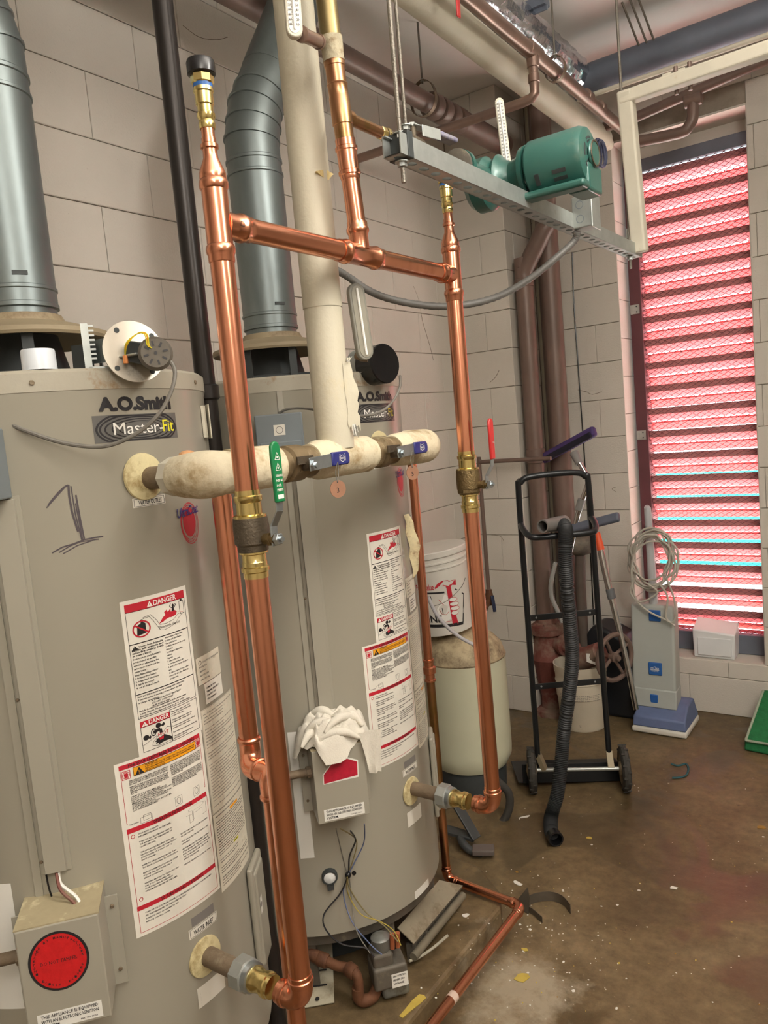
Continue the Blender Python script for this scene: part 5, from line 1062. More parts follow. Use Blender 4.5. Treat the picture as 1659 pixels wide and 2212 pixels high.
for k in range(8):
    t = 2 * PI * k / 8 + .2; p.line([(.013 * math.cos(t), .013 * math.sin(t)), (.022 * math.cos(t), .022 * math.sin(t))], .0036, ink, .0003)
p.disc(0, 0, .003, .003, ink, .0003, 10); p.build('motor_slots', dm)
q = MB(); q.bar(C_ + n * .002, M2 - n2 * .02, .05, .038, darkm); q.box(C_ + n * .02 + V((0, 0, -.012)), (.05, .05, .004), galvl); q.build('gear_bracket', dm, smooth=False, bevel=.002)
for col_, off in ((inkyel, 0), (inky, .008), (inkyel, .014)):
    q = MB(); q.tube([PD(270, 770, 1.49) + V((0, 0, .0)), PD(272 + off * 300, 742, 1.47), PD(295 + off * 300, 722 - off * 200, 1.47), PD(312 + off * 400, 722, 1.46), PD(318 + off * 300, 745, 1.46), PD(328, 752, 1.46)], .0010, col_, 6, 5); q.build('lead_wire', dm)
q = MB(); q.cyl(PD(272, 785, 1.488), PD(270, 768, 1.488), .0045, M('orange_connector', (206, 130, 70), .5, 0, .05), 8); q.build('connector', dm)
# bracket arms from hood to plate
q = MB(); A_ = PD(180, 712, 1.66); q.bar(PD(190, 762, 1.64), PD(262, 752, 1.53), .005, .045, galv); q.bar(PD(158, 775, 1.64), PD(200, 770, 1.6), .004, .05, darkm); q.build('support_arm', dm, smooth=False)
q = MB(); c0 = PD(187, 752, 1.53); n3 = V((.86, -.5, 0)); t3 = V((.5, .86, 0))
q.box(c0, (.0025, .013, .090), galvl, ax=(n3, t3, V((0, 0, 1))))
for i in range(8): q.box(c0 + t3 * .011 + V((0, 0, .040 - i * .0085)), (.0025, .010, .0035), galvl, ax=(n3, t3, V((0, 0, 1))))
q.box(c0 + t3 * .03 + V((0, 0, -.040)), (.0025, .06, .012), galvl, ax=(n3, t3, V((0, 0, 1)))); q.build('toothed_plate', dm, smooth=False)
q = MB(); q.tube([PD(364, 776, 1.47), PD(374, 790, 1.47), PD(378, 812, 1.46), PD(368, 850, 1.45), PD(345, 892, 1.44), PD(305, 930, 1.44), PD(250, 958, 1.45), PD(200, 965, 1.46), PD(130, 955, 1.47), PD(60, 932, 1.48), PD(10, 912, 1.5), PD(-40, 900, 1.5)], .0038, grayw, 8, 6); q.build('power_cable', dm)
# capped damper motor on heater 2
dm2 = thing('damper_motor', 'black drum-shaped vent damper motor on top of the farther heater', 'motor', PD(800, 780, 2.05))
Cc = PD(828, 786, 2.08); n = V((.94, -.18, .02)).normalized(); r = .052
q = MB(); q.rev(Cc - n * .095, n, [(0, r), (.04, r), (.04, r)], galvl, 36); q.rev(Cc - n * .055, n, [(0, r), (0, r + .001), (.056, r + .001), (.060, r + .0015), (.064, r - .001), (.066, .001)], blackp, 36); q.build('drum', dm2)
q = MB(); q.bar(Cc - n * .085, Cc - n * .20, .04, .03, darkm); q.build('mount', dm2, smooth=False)
p = Print(planemap(Cc - n * .045 + V((.012, -.052, -.008)), (.94, -.18, 0), (0, 0, 1))); p.rect(-.03, -.010, -.012, .010, inkw, .0012); p.build('drum_label', dm2)
q = MB(); q.tube([PD(864, 812, 2.03), PD(864, 835, 2.0), PD(852, 862, 1.97), PD(830, 885, 1.93), PD(800, 896, 1.9), PD(760, 898, 1.9), PD(700, 888, 1.92), PD(655, 882, 1.95), PD(620, 884, 1.97), PD(602, 893, 1.98)], .0034, grayw, 8, 6); q.build('power_cable', dm2)
# white plastic cap standing on heater 1
cpx = PD(86, 795, 1.52); wc = MB(); wc.rev((cpx.x, cpx.y, ZT + .001), (0, 0, 1), [(0, .0300), (.004, .0295), (.034, .0290), (.037, .0275), (.037, .024), (.030, .023)], M('milky_plastic', (214, 220, 226), .3, 0, 0), 32); tag(wc.build('plastic_cap'), 'white round plastic cap standing on the nearer heater top', 'cap')
# rag over control box of heater 2
a = -40; n = V((math.cos(math.radians(a)), math.sin(math.radians(a)), 0)); t = V((-n.y, n.x, 0)); ctr = P2(a, .862, .41)
q = MB(); NN, KK = 40, 16; rnd = random.Random(9); vs = []; ph = [rnd.uniform(0, 6) for _ in range(12)]
for j in range(KK + 1):
    f = j / KK; 
    for i in range(NN):
        th = 2 * PI * i / NN
        rad = (.028 + .066 * f) * (1 + .10 * math.sin(3 * th + ph[0]) + .07 * math.sin(5 * th + ph[1] + 3 * f) + .045 * math.sin(11 * th + ph[4] + 5 * f))
        hgt = .066 * math.cos(f * PI / 2) ** .7 + .011 * math.sin(9 * th + 7 * f + ph[2]) * (.4 + f) * (1 - f * .5) + .007 * math.sin(4 * th - 13 * f + ph[3]) + .004 * math.sin(17 * th + 11 * f)
        lx_, ly_ = rad * math.cos(th) * 1.12, rad * math.sin(th) * .78
        z = hgt + .006
        p_ = ctr + t * lx_ + n * ly_; drop = 0
        if abs(lx_) > .075: drop += (abs(lx_) - .075) * .8
        if ly_ > .055: drop += (ly_ - .055) * 1.2
        vs.append(p_ + V((0, 0, max(z - drop, .003 if not drop else -.03))))
q.add(vs + [ctr + V((0, 0, .066))], [(j * NN + i, j * NN + (i + 1) % NN, (j + 1) * NN + (i + 1) % NN, (j + 1) * NN + i) for j in range(KK) for i in range(NN)] + [((KK + 1) * NN, (i + 1) % NN, i) for i in range(NN)], ragm)
# hanging corner
e0 = ctr + t * .066 + n * .04; e1_ = []
for k in range(9):
    f = k / 8
    for m_ in range(5): e1_.append(e0 + t * (.012 * m_ - .008 + .006 * f) * (1 - .5 * f) * 1.3 + t * .012 * f + n * (.020 + .006 * math.sin(m_ * 2.2 + f * 4)) + V((0, 0, .03 - .115 * f)))
q.add(e1_, [(5 * k + m_, 5 * k + m_ + 1, 5 * k + m_ + 6, 5 * k + m_ + 5) for k in range(8) for m_ in range(4)], ragm)
# soft rolls on top
for (lx_, ly_, hz, a_, L_) in ((-.03, .03, .058, .3, .08), (.02, .035, .064, -.4, .09), (.05, .0, .055, .9, .07), (-.055, .02, .035, -.7, .08), (.0, .055, .035, .1, .10), (-.02, -.02, .07, .6, .07)):
    c_ = ctr + t * lx_ + n * ly_ + V((0, 0, hz)); d_2 = (t * math.cos(a_) + n * math.sin(a_)); q.tube([c_ - d_2 * L_ * .6 - V((0, 0, .02)), c_ - d_2 * L_ * .3, c_ + V((0, 0, .006)), c_ + d_2 * L_ * .3, c_ + d_2 * L_ * .6 - V((0, 0, .02))], lambda tt: .004 + .0085 * math.sin(PI * min(1, max(0, tt))), ragm, 10, 5)
rg = q.build('cloth_rag', None, ang=80); tag(rg, 'crumpled white rag piled on the control box of the farther heater', 'rag')
# wires of heater 2 down to the gas valve
wires = [(ink, .0022, [(757, 1795), (768, 1815), (755, 1850), (752, 1890), (735, 1930), (700, 1975), (705, 2010), (740, 2040), (790, 2048), (808, 2068)]), (M('wire_olive', (120, 108, 70), .5, 0, 0), .0018, [(735, 1790), (770, 1815), (762, 1860), (752, 1890), (756, 1920), (790, 1970), (830, 2000), (860, 2035)]),
         (M('wire_blue', (84, 96, 130), .5, 0, 0), .0018, [(787, 1780), (786, 1820), (765, 1865), (752, 1892), (742, 1930), (760, 1990), (800, 2040), (825, 2062)]), (M('wire_yellow', (166, 146, 60), .5, 0, 0), .0014, [(750, 1895), (752, 1930), (780, 1975), (820, 1990), (850, 2010), (866, 2042)]), (grayw, .0016, [(726, 1790), (745, 1870), (755, 1900), (760, 1950), (770, 2010), (800, 2060)])]
for m_, r_w, pts in wires:
    q = MB(); pp = []
    for i, (x, y) in enumerate(pts):
        d = 1.98 - (.06 if i == 0 else 0) if y < 1960 else 1.98 - (y - 1960) * .0011
        pp.append(PD(x, y, d))
    q.tube(pp, r_w, m_, 6, 6); o = q.build('control_wire', wh2)
q = MB(); pt_ = PD(752, 1890, 1.975); q.sphere(pt_, .009, blackp, 10, 6); q.rev(pt_ + V((.012, .01, .004)), (1, -.6, 0), [(0, .006), (.004, .006)], blackp, 10); q.build('wire_tie', wh2)
# ================================================================== FAR CORNER
# expansion tank with ring base
EC = V((-1.715, 2.90, 0)); ER = .19
et = thing('expansion_tank', 'squat cream steel tank with rusty domed top carrying the hardware bucket', 'tank', (EC.x, EC.y, 0))
q = MB(); q.rev((EC.x, EC.y, 0), (0, 0, 1), [(.095, .06), (.10, .12), (.125, .168), (.165, ER - .002), (.20, ER), (.62, ER)], expt, 48); q.build('shell', et)
q = MB(); q.rev((EC.x, EC.y, 0), (0, 0, 1), [(.615, ER), (.622, ER + .003), (.628, ER - .001), (.67, .176), (.705, .145), (.73, .10), (.742, .05), (.745, .001)], exptop, 48); q.build('dome', et)
q = MB(); q.rev((EC.x, EC.y, 0), (0, 0, 1), [(0, .15), (.0, .155), (.10, .16), (.12, .155)], darkm, 32, caps=False); q.build('base_ring', et)
q = MB(); q.tube([PD(x, y, 3.05) for x, y in [(1075, 1688), (1098, 1712), (1100, 1745), (1083, 1778), (1050, 1795), (1020, 1790)]], .017, rubber, 12, 5); tag(q.build('black_hose'), 'short black hose curved around the foot of the cream tank', 'hose')
# hardware bucket
Bz = .752; BC = V((EC.x - .052, EC.y - .045, Bz)); tilt = V((-.085, -.06, 1)).normalized()
bk = thing('hardware_bucket', 'white bucket printed with a red hammer gripped by a hand on the cream tank', 'bucket', BC)
prof_b = [(0, .126), (.002, .130), (.29, .146), (.292, .150), (.298, .150), (.300, .147), (.316, .148), (.318, .153), (.325, .153), (.327, .150), (.345, .151), (.346, .157), (.352, .158), (.368, .158), (.372, .155), (.372, .001)]
q = MB(); q.rev(BC, tilt, prof_b, whited, 48); q.build('pail', bk)
u_, v_ = V((0, 0, 0)), None
def bmap(u, v, off):     # metres round the pail from the camera-facing line
    f = v / .29; r = .130 + .016 * f + off; a = math.radians(-47) + u / .138; c_ = BC + tilt * v; return c_ + V((r * math.cos(a), r * math.sin(a), 0))
p = Print(bmap)
RED = inkr
o_ = .0005
frame_ = [(-.12, .045), (.065, .045), (.095, .17), (.052, .20), (-.12, .20)]
p.line(frame_[1:] + [frame_[4]], .006, ink, .0006)
p.rect(-.12, .038, .066, .052, ink, .0006)
for (u, v) in ((-.12, .19), ): p.rect(u, v, u + .12, v + .008, ink, .0006)
p.poly([(-.10, .10), (-.02, .10), (-.02, .125), (-.06, .125), (-.06, .18), (-.10, .18)], ink, .0005)
p.text('LINE', -.115, .062, .032, ink, width=.085, bold=.03, off=.0009)
p.poly([(.012, .045), (.040, .045), (.034, .10), (.032, .215), (.038, .222), (.058, .218), (.060, .242), (.040, .243), (.034, .240), (.022, .246), (-.002, .246), (-.022, .236), (-.038, .217), (-.034, .212), (-.020, .222), (-.002, .226), (.010, .221), (.012, .21)], RED, .0008)
for i in range(4):
    v = .158 - .020 * i; w_ = (.040, .044, .045, .036)[i]; p.disc(.010 + w_ / 2 + .003, v, w_ / 2, .0105, RED, .0011, 18); p.disc(.010 + w_ / 2 + .003, v, w_ / 2 - .002, .0085, inkw, .0014, 18)
p.poly([(-.045, .075), (-.02, .062), (.010, .075), (.012, .13), (.010, .175), (.004, .185), (-.004, .183), (-.018, .155), (-.030, .14), (-.045, .12)], inkw, .0012)
p.line([(-.030, .165), (-.012, .138)], .002, RED, .0016); p.line([(-.034, .12), (-.028, .10), (-.01, .094), (.006, .108)], .0016, RED, .0016); p.line([(-.034, .07), (-.02, .062), (.010, .064)], .0018, RED, .0016)
p.text('True Value', -.125, .205, .026, RED, width=.085, bold=.02, off=.001, slant=.004); p.build('pail_print', bk)
q = MB(); q.tube([PD(x, y, 3.0) for x, y in [(925, 1290), (940, 1322), (962, 1350), (990, 1374), (1022, 1392), (1050, 1406)]], .0075, M('clear_tubing', (176, 174, 176), .2, 0, 0), 10, 5); tag(q.build('clear_tube'), 'clear plastic tube lying across the hardware bucket', 'tube')
q = MB(); q.tube([PD(x, y, 3.0) for x, y in [(1005, 1248), (998, 1266), (978, 1288), (958, 1302), (935, 1310)]], .0012, grayw, 6, 5); q.build('bail_wire', bk)
# chase pipes
LP = thing('riser_pipe', 'left of the two brown floor-to-ceiling pipes, bent aside near the top', 'pipe', (-1.725, 3.86, .5), 'brown vertical risers')
x0 = PY(1141, 740, 3.86).x; zA, zB_ = PY(1133, 600, 3.86).z, PY(1172, 497, 3.86).z; xB = PY(1174, 492, 3.86).x
q = MB(); q.tube([(x0 - .005, 3.86, .50), (x0, 3.86, zA - .05), (x0, 3.86, zA), (x0 + .015, 3.86, zA + .05), (xB, 3.86, zB_), (xB + .01, 3.87, zB_ + .08), (xB + .01, 3.87, CZ)], .047, brownp, 26, 3); q.build('pipe', LP)
q = MB(); zc = PY(1150, 985, 3.86).z; q.rev((x0, 3.86, zc - .04), (0, 0, 1), [(0, .047), (.003, .053), (.075, .053), (.08, .047)], brownp, 26); q.build('coupling', LP); q = MB(); q.rev((x0, 3.86, zA - .05), (0, 0, 1), [(0, .047), (.003, .052), (.04, .052), (.043, .047)], brownp, 26); q.build('coupling', LP)
RPx = PY(1196, 740, 3.97).x
q = MB(); q.cyl((RPx - .003, 3.97, .02), (RPx, 3.97, CZ), .058, brownp, 28); RP = q.build('riser_pipe'); tag(RP, 'right and thicker of the two dark brown floor-to-ceiling pipes', 'pipe', 'brown vertical risers')
q = MB(); xx = PY(1171, 740, 4.08).x; q.cyl((xx, 4.10, .02), (xx, 4.10, CZ), .020, insul, 16); tag(q.build('thin_riser'), 'thin cream painted pipe between the two brown risers', 'pipe')
# gate valve with handwheel
GV = thing('gate_valve', 'dusty red cast iron gate valve at the foot of the left brown riser', 'valve', (x0, 3.86, .02))
zf = PY(1165, 1352, 3.78).z
q = MB(); q.rev((x0, 3.86, 0), (0, 0, 1), [(.0, .11), (.03, .11), (.035, .06), (.10, .058), (.16, .07), (zf - .24, .085), (zf - .20, .10), (zf - .16, .085), (zf - .06, .075), (zf - .055, .10), (zf - .02, .105), (zf - .02, .108), (zf, .108), (zf + .005, .06), (zf + .04, .058)], redp, 32); q.build('body', GV)
q = MB()
for k in range(8):
    a = 2 * PI * k / 8 + .3; q.rev((x0 + .088 * math.cos(a), 3.86 + .088 * math.sin(a), zf - .03), (0, 0, 1), [(0, .010), (.042, .010)], redp, 6)
q.build('flange_bolts', GV, smooth=False)
W0 = PY(1328, 1420, 3.70); zw = W0.z
q = MB(); q.cyl((x0, 3.85, zw), (x0 + .16, 3.82, zw), .045, redp, 20); q.rev((x0 + .10, 3.83, zw), (W0.x - x0 - .1, 3.70 - 3.83, 0), [(0, .06), (.02, .06), (.022, .035), (.10, .03), (.102, .012), ((V((W0.x, 3.70, zw)) - V((x0 + .1, 3.83, zw))).length + .02, .012)], redp, 22); q.build('bonnet', GV)
q = MB(); ax_ = V((.9, -.42, 0)).normalized(); s_ = perp(ax_); pts = [W0 + (s_[0] * math.cos(2 * PI * k / 28) + s_[1] * math.sin(2 * PI * k / 28)) * .118 for k in range(28)]
q.tube(pts, .013, brownp, 10, closed=True)
for k in range(4):
    a = 2 * PI * k / 4 + .5; d = s_[0] * math.cos(a) + s_[1] * math.sin(a); q.tube([W0 + d * .02 - ax_ * .012, W0 + d * .07 - ax_ * .004, W0 + d * .115], .0085, brownp, 8)
q.rev(W0 - ax_ * .02, ax_, [(0, .026), (.03, .026), (.034, .016), (.05, .014)], brownp, 12); q.build('handwheel', GV)
# wall tap with thin brown supply pipe
xt = PY(1050, 1200, 3.72).x; z1_, z2_ = PY(1040, 998, 3.72).z, PY(1050, 1275, 3.72).z
wt = thing('wall_tap', 'brown hose tap on a thin pipe in the corner behind the right riser', 'tap', (xt, 3.72, z2_))
q = MB(); q.tube([(-1.58, 3.72, z1_), (xt + .03, 3.72, z1_), (xt + .008, 3.72, z1_ - .006), (xt, 3.72, z1_ - .03), (xt, 3.72, z2_)], .0115, brownp, 14, 3); q.build('supply_pipe', wt)
q = MB(); q.rev((xt, 3.72, z2_ - .01), (0, 0, 1), [(-.075, .014), (-.07, .018), (-.05, .018), (-.045, .022), (-.01, .022), (0, .018), (.015, .018)], rustg, 14); q.cyl((xt, 3.72, z2_ - .05), (xt + .01, 3.64, z2_ - .09), .014, rustg, 12); q.build('tap_body', wt)
q = MB(); q.bar((xt + .035, 3.69, z2_ - .02), (xt + .05, 3.68, z2_ - .11), .02, .008, M('navy_paint', (34, 42, 70), .5, 0, .1)); q.build('tap_handle', wt, bevel=.003)
# ---- hand truck
def seg(mb, pts, r, m, k=5): mb.tube(pts, r, m, 12, k)
BL, BR = PY(1162, 1640, 2.98), PY(1316, 1636, 3.16)
TL, TR = PY(1120, 1060, 2.80), PY(1272, 1055, 2.98)
ht = thing('hand_truck', 'black two-wheeled hand truck standing before the brown risers with a hose slung over it', 'hand truck', (BL + BR) / 2 * 1.0)
ht.location = V(((BL.x + BR.x) / 2, (BL.y + BR.y) / 2, 0)); ux = (BR - BL).normalized(); upL = (TL - BL).normalized()
hd_ = V((ux.y, -ux.x, 0)).normalized()
q = MB(); top = PY(1196, 1024, 2.9).z; cr = .07
tz = V((0, 0, 1)); TLc = BL + (TL - BL) * ((top - BL.z) / (TL.z - BL.z)); TRc = BR + (TR - BR) * ((top - BR.z) / (TR.z - BR.z))
dL = (TL - BL).normalized(); dR = (TR - BR).normalized(); dx = (TRc - TLc).normalized()
pts = [BL, BL.lerp(TLc, .5), TLc - dL * .075, TLc - dL * .02 + dx * .012, TLc + dx * .06, TRc - dx * .06, TRc - dR * .02 - dx * .012, TRc - dR * .075, BR.lerp(TRc, .5), BR]
seg(q, pts, .0125, blackframe, 8); q.build('frame_tube', ht)
q = MB(); zl = PY(1196, 1150, 2.8); l0 = BL.lerp(TLc, (zl.z + .03 - BL.z) / (TLc.z - BL.z)); r0 = BR.lerp(TRc, (zl.z + .03 - BR.z) / (TRc.z - BR.z))
seg(q, [l0, l0 + hd_ * .05 - tz * .015, l0 + hd_ * .10 + dx * .012 - tz * .035, l0 + hd_ * .12 + dx * .05 - tz * .042, r0 + hd_ * .12 - dx * .05 - tz * .042, r0 + hd_ * .10 - dx * .012 - tz * .035, r0 + hd_ * .05 - tz * .015, r0], .0125, blackframe, 6); q.build('lower_loop', ht)
for y_ in (1330, 1486):
    q = MB(); z_ = PY(1196, y_, 2.95).z; a_ = BL.lerp(TLc, (z_ - BL.z) / (TLc.z - BL.z)); b_ = BR.lerp(TRc, (z_ - BR.z) / (TRc.z - BR.z)); q.bar(a_, b_, .004, .026, blackframe); 
    for f in (.12, .5, .88): screw(q, a_.lerp(b_, f) + hd_ * .002, hd_, .005, zinc)
    q.build('cross_bar', ht, smooth=False, bevel=.001)
q = MB(); pc = (BL + BR) / 2; pc.z = .03; q.box(pc - hd_ * .13 + V((0, 0, -.012)), (.50, .22, .006), blackframe, ax=(ux, hd_, tz)); q.box(pc - hd_ * .02 + V((0, 0, .03)), (.46, .006, .09), blackframe, ax=(ux, hd_, tz)); q.build('toe_plate', ht, smooth=False, bevel=.002)
wl_, wr_ = V((-1.44, 2.955, .10)), V((-1.085, 3.135, .10))
ux2 = (wr_ - wl_).normalized()
for w_, s in ((wl_, -1), (wr_, 1)):
    q = MB(); q.rev(w_ - ux2 * .019, ux2, [(0, .070), (.002, .085), (.008, .096), (.019, .100), (.030, .096), (.036, .085), (.038, .070)], rubber, 30, caps=False)
    for k in range(24):
        a = 2 * PI * k / 24; d = tz * math.cos(a) + ux2.cross(tz) * math.sin(a)
        q.box(w_ + d * .099 + ux2 * (.008 if k % 2 else -.008), (.016, .008, .005), rubber, ax=(ux2, ux2.cross(d).normalized(), d))
    wo = q.build('wheel', ht, smooth=True)
    q = MB(); q.rev(w_ - ux2 * .017, ux2, [(0, .072), (.004, .066), (.006, .03), (-.004, .028), (-.006, .010), (-.010, .001)], M('beige_rim', (150, 136, 110), .5, .1, .15, 20), 24, caps=False); q.rev(w_ + ux2 * .017, -ux2, [(0, .072), (.004, .066), (.006, .03), (-.004, .028), (-.006, .010), (-.010, .001)], MATS['beige_rim'], 24, caps=False); q.build('rim', wo)
q = MB(); q.cyl(wl_, wr_, .009, galvl, 12); q.build('axle', ht)
for f, e_ in ((.0, wl_.lerp(wr_, .14)), (1., wl_.lerp(wr_, .86))):
    q = MB(); b_ = BL if f == 0 else BR; q.bar(V((b_.x, b_.y, b_.z + .03)), e_, .028, .022, M('tan_bracket', (150, 138, 112), .5, .2, .1)); q.build('axle_bracket', ht, smooth=False, bevel=.002)
# ---- corrugated vacuum hose
pts = [PY(x, y, d) for x, y, d in [(1215, 1132, 2.86), (1222, 1146, 2.76), (1221, 1190, 2.72), (1224, 1260, 2.74), (1231, 1340, 2.78), (1236, 1420, 2.82), (1229, 1500, 2.84), (1218, 1580, 2.84), (1212, 1650, 2.80), (1204, 1715, 2.74)]] + [PZ(x, y, z) for x, y, z in [(1191, 1762, .06), (1190, 1792, .035), (1197, 1806, .032)]]
vh = thing('vacuum_hose', 'black corrugated hose slung over the hand truck down to the floor', 'hose', pts[-1])
P_ = spline([V(v) for v in pts], 34); N_ = len(P_)
q = MB(); q.tube(P_, lambda t: .0265 + (.0022 if int(t * (N_ - 1)) % 2 else -.0012), M('black_hose_rubber', (40, 41, 42), .55, 0, .1), 16, caps=False); q.build('corrugated_hose', vh)
q = MB(); d = (P_[-1] - P_[-4]).normalized(); q.rev(P_[-1] - d * .01, d, [(0, .0285), (.03, .030), (.034, .030), (.034, .024), (0, .022)], blackp, 22, caps=False); q.build('hose_cuff', vh)
q = MB(); a_, b_ = PY(1172, 1137, 2.72), PY(1214, 1130, 2.86); q.rev(a_, b_ - a_, [(0, .021), (0, .026), (.05, .027), (.10, .029), (.16, .030), (.165, .020)], M('gray_plastic', (112, 108, 104), .5, 0, .1), 22, caps=False); q.build('hose_nozzle', vh)
# ---- vacuum wands with floor tools
vt = thing('carpet_tool', 'purple edged floor tool on a chrome wand leaning behind the right riser', 'vacuum tool', PY(1250, 985, 3.82))
q = MB(); a_, b_ = PY(1172, 992, 3.86), PY(1286, 930, 3.80); q.bar(a_, b_, .055, .038, purple, up=V((.3, -1, .4))); q.build('tool_head', vt, bevel=.014, segs=3)
q = MB(); q.bar(a_.lerp(b_, .1) + V((.0, -.03, -.012)), a_.lerp(b_, .95) + V((0, -.03, -.012)), .02, .03, M('dark_bristle', (30, 26, 40), .9, 0, .3, 90)); q.build('bristle_strip', vt, bevel=.004)
q = MB(); q.cyl(PY(1240, 978, 3.80), PY(1252, 1002, 3.78), .024, M('gray_plastic2', (128, 126, 124), .5, 0, .1), 18, .019); q.build('swivel', vt)
q = MB(); q.tube([PY(x, y, 3.78) for x, y in [(1250, 998), (1262, 1018), (1270, 1034), (1268, 1052), (1259, 1078), (1249, 1110), (1240, 1150), (1232, 1190)]], .0135, chrome, 16, 5); q.build('wand', vt)
q = MB(); d = PY(1247, 1110, 3.78) - PY(1257, 1078, 3.78); q.rev(PY(1257, 1078, 3.78), d, [(0, .017), (.002, .020), (.06, .020), (.062, .017)], MATS['gray_plastic2'], 18); q.build('wand_joint', vt)
ft = thing('floor_tool', 'grey flat floor tool on a chrome wand leaning right of the hand truck', 'vacuum tool', PY(1375, 1530, 3.72))
q = MB(); q.bar(PY(1222, 1146, 3.78), PY(1338, 1116, 3.74), .05, .03, M('gray_plastic3', (92, 98, 112), .5, 0, .1), up=V((.3, -1, .6))); q.build('tool_head', ft, bevel=.012, segs=3)
q = MB(); q.cyl(PY(1290, 1150, 3.78), PY(1298, 1188, 3.77), .014, M('orange_plastic', (226, 90, 48), .5, 0, 0), 14, .02); q.build('orange_collar', ft)
q = MB(); q.tube([PY(1297, 1186, 3.77), PY(1305, 1225, 3.76), PY(1317, 1278, 3.75), PY(1322, 1296, 3.745)], .0165, chrome, 16); q.build('upper_wand', ft)
q = MB(); q.tube([PY(1318, 1282, 3.75), PY(1340, 1370, 3.74), PY(1358, 1450, 3.72), PY(1374, 1532, 3.71)], .0145, chrome, 16); q.build('lower_wand', ft)
q = MB(); d = PY(1324, 1300, 3.745) - PY(1317, 1272, 3.75); q.rev(PY(1317, 1272, 3.75), d, [(0, .019), (.002, .022), (.05, .022), (.052, .018)], M('gray_plastic4', (96, 98, 100), .5, 0, .1), 18); q.build('wand_joint', ft)
q = MB(); C_ = PY(1252, 1172, 3.90); q.sphere(C_, .098, M('dusty_gray_plastic', (98, 92, 84), .7, 0, .15, 6, stain=(136, 128, 112), sscale=6, sthr=.5), 28, 14, (1, .8, .72)); cv = thing('canister_head', 'dusty grey rounded canister on a pole behind the hand truck', 'canister', C_); q.build('dome', cv)
q = MB(); q.tube([C_ - V((0, 0, .05)), PY(1254, 1260, 3.91), PY(1262, 1400, 3.92), PY(1268, 1500, 3.93), PY(1270, 1535, 3.94)], .028, M('dusty_brown_post', (88, 78, 70), .7, 0, .15, 10), 14, 3); q.build('pole', cv)
q = MB(); q.tube([PY(x, y, 3.75) for x, y in [(1200, 1215), (1190, 1260), (1192, 1290), (1205, 1320), (1215, 1345)]], .012, M('clear_gray_tube', (150, 150, 146), .3, 0, .1), 10, 5); tag(q.build('gray_tube'), 'short translucent grey tube curving behind the black hose', 'tube')
# ---- paint-splashed bucket with red can
BK = PZ(1250, 1581, 0); BK = V((BK.x - .012, BK.y + .105, 0))
pb = thing('paint_bucket', 'white bucket with brown drips standing behind the hand truck', 'bucket', BK)
H_ = PY(1255, 1448, BK.y - .13).z
q = MB(); q.rev(BK, (0, 0, 1), [(0, .112), (.01, .118), (H_ * .60, .128), (H_ * .62, .131), (H_ * .64, .129), (H_ * .72, .131), (H_ * .74, .135), (H_ * .76, .132), (H_ * .86, .133), (H_ * .88, .137), (H_ * .97, .138), (H_, .140), (H_, .134), (H_ * .5, .13)], M('dripped_bucket', (206, 196, 176), .5, 0, .06, 6, stain=(84, 48, 40), sscale=6, sthr=.64, swid=.06), 40, caps=False); q.build('pail', pb)
p = Print(lambda u, v, off: BK + V(((.131 + off) * math.cos(math.radians(-75) + u / .13), (.131 + off) * math.sin(math.radians(-75) + u / .13), v)))
for i in range(4):
    for j in range(22): p.rect(-.11 + j * .010, .175 + .009 * i + (j % 3) * .0004, -.11 + j * .010 + (.006 if (i + j) % 3 else .0085), .1775 + .009 * i, inkg, .003)
p.build('bucket_print', pb)
RC = PY(1275, 1418, BK.y - .02); rc = thing('red_can', 'dusty red can with a torn white sticker tilted in the paint bucket', 'can', RC)
q = MB(); d = V((.85, -.2, .42)).normalized(); q.rev(RC - d * .10, d, [(0, .050), (.004, .056), (.17, .056), (.176, .05), (.178, .001)], redp, 28); q.build('can', rc)
p = Print(planemap(RC + V((.035, -.06, .004)), (.9, .1, -.15), (.1, 0, 1))); p.poly([(-.03, -.018), (.028, -.026), (.034, .014), (.010, .018), (-.012, .030), (-.034, .026)], inkw, .0); p.build('torn_sticker', rc)
q = MB(); q.cyl((BK.x - .02, BK.y - .03, H_ - .05), (BK.x - .035, BK.y - .02, H_ + .20), .006, ivory, 10); q.cyl((BK.x - .02, BK.y - .03, H_ - .08), (BK.x - .025, BK.y - .026, H_ + .06), .035, ivory, 10, .008); tag(q.build('brush'), 'pale handled brush standing in the paint bucket', 'brush')
# ---- black plastic crate behind
q = MB(); Kc = PY(1315, 1450, 3.98); z1_ = PY(1262, 1352, 3.9).z
poly = [(-.08, 0), (.17, 0), (.185, z1_ * .80), (.12, z1_ * .88), (-.0, z1_), (-.05, z1_), (-.09, z1_ * .9)]
q.prism(poly, (Kc.x, 4.0, 0.001), (1, 0, 0), (0, 0, 1), .20, M('black_tote', (26, 28, 32), .5, 0, .1)); tag(q.build('black_tote', None, bevel=.02, segs=3), 'black plastic tote against the wall behind the handwheel', 'tote')
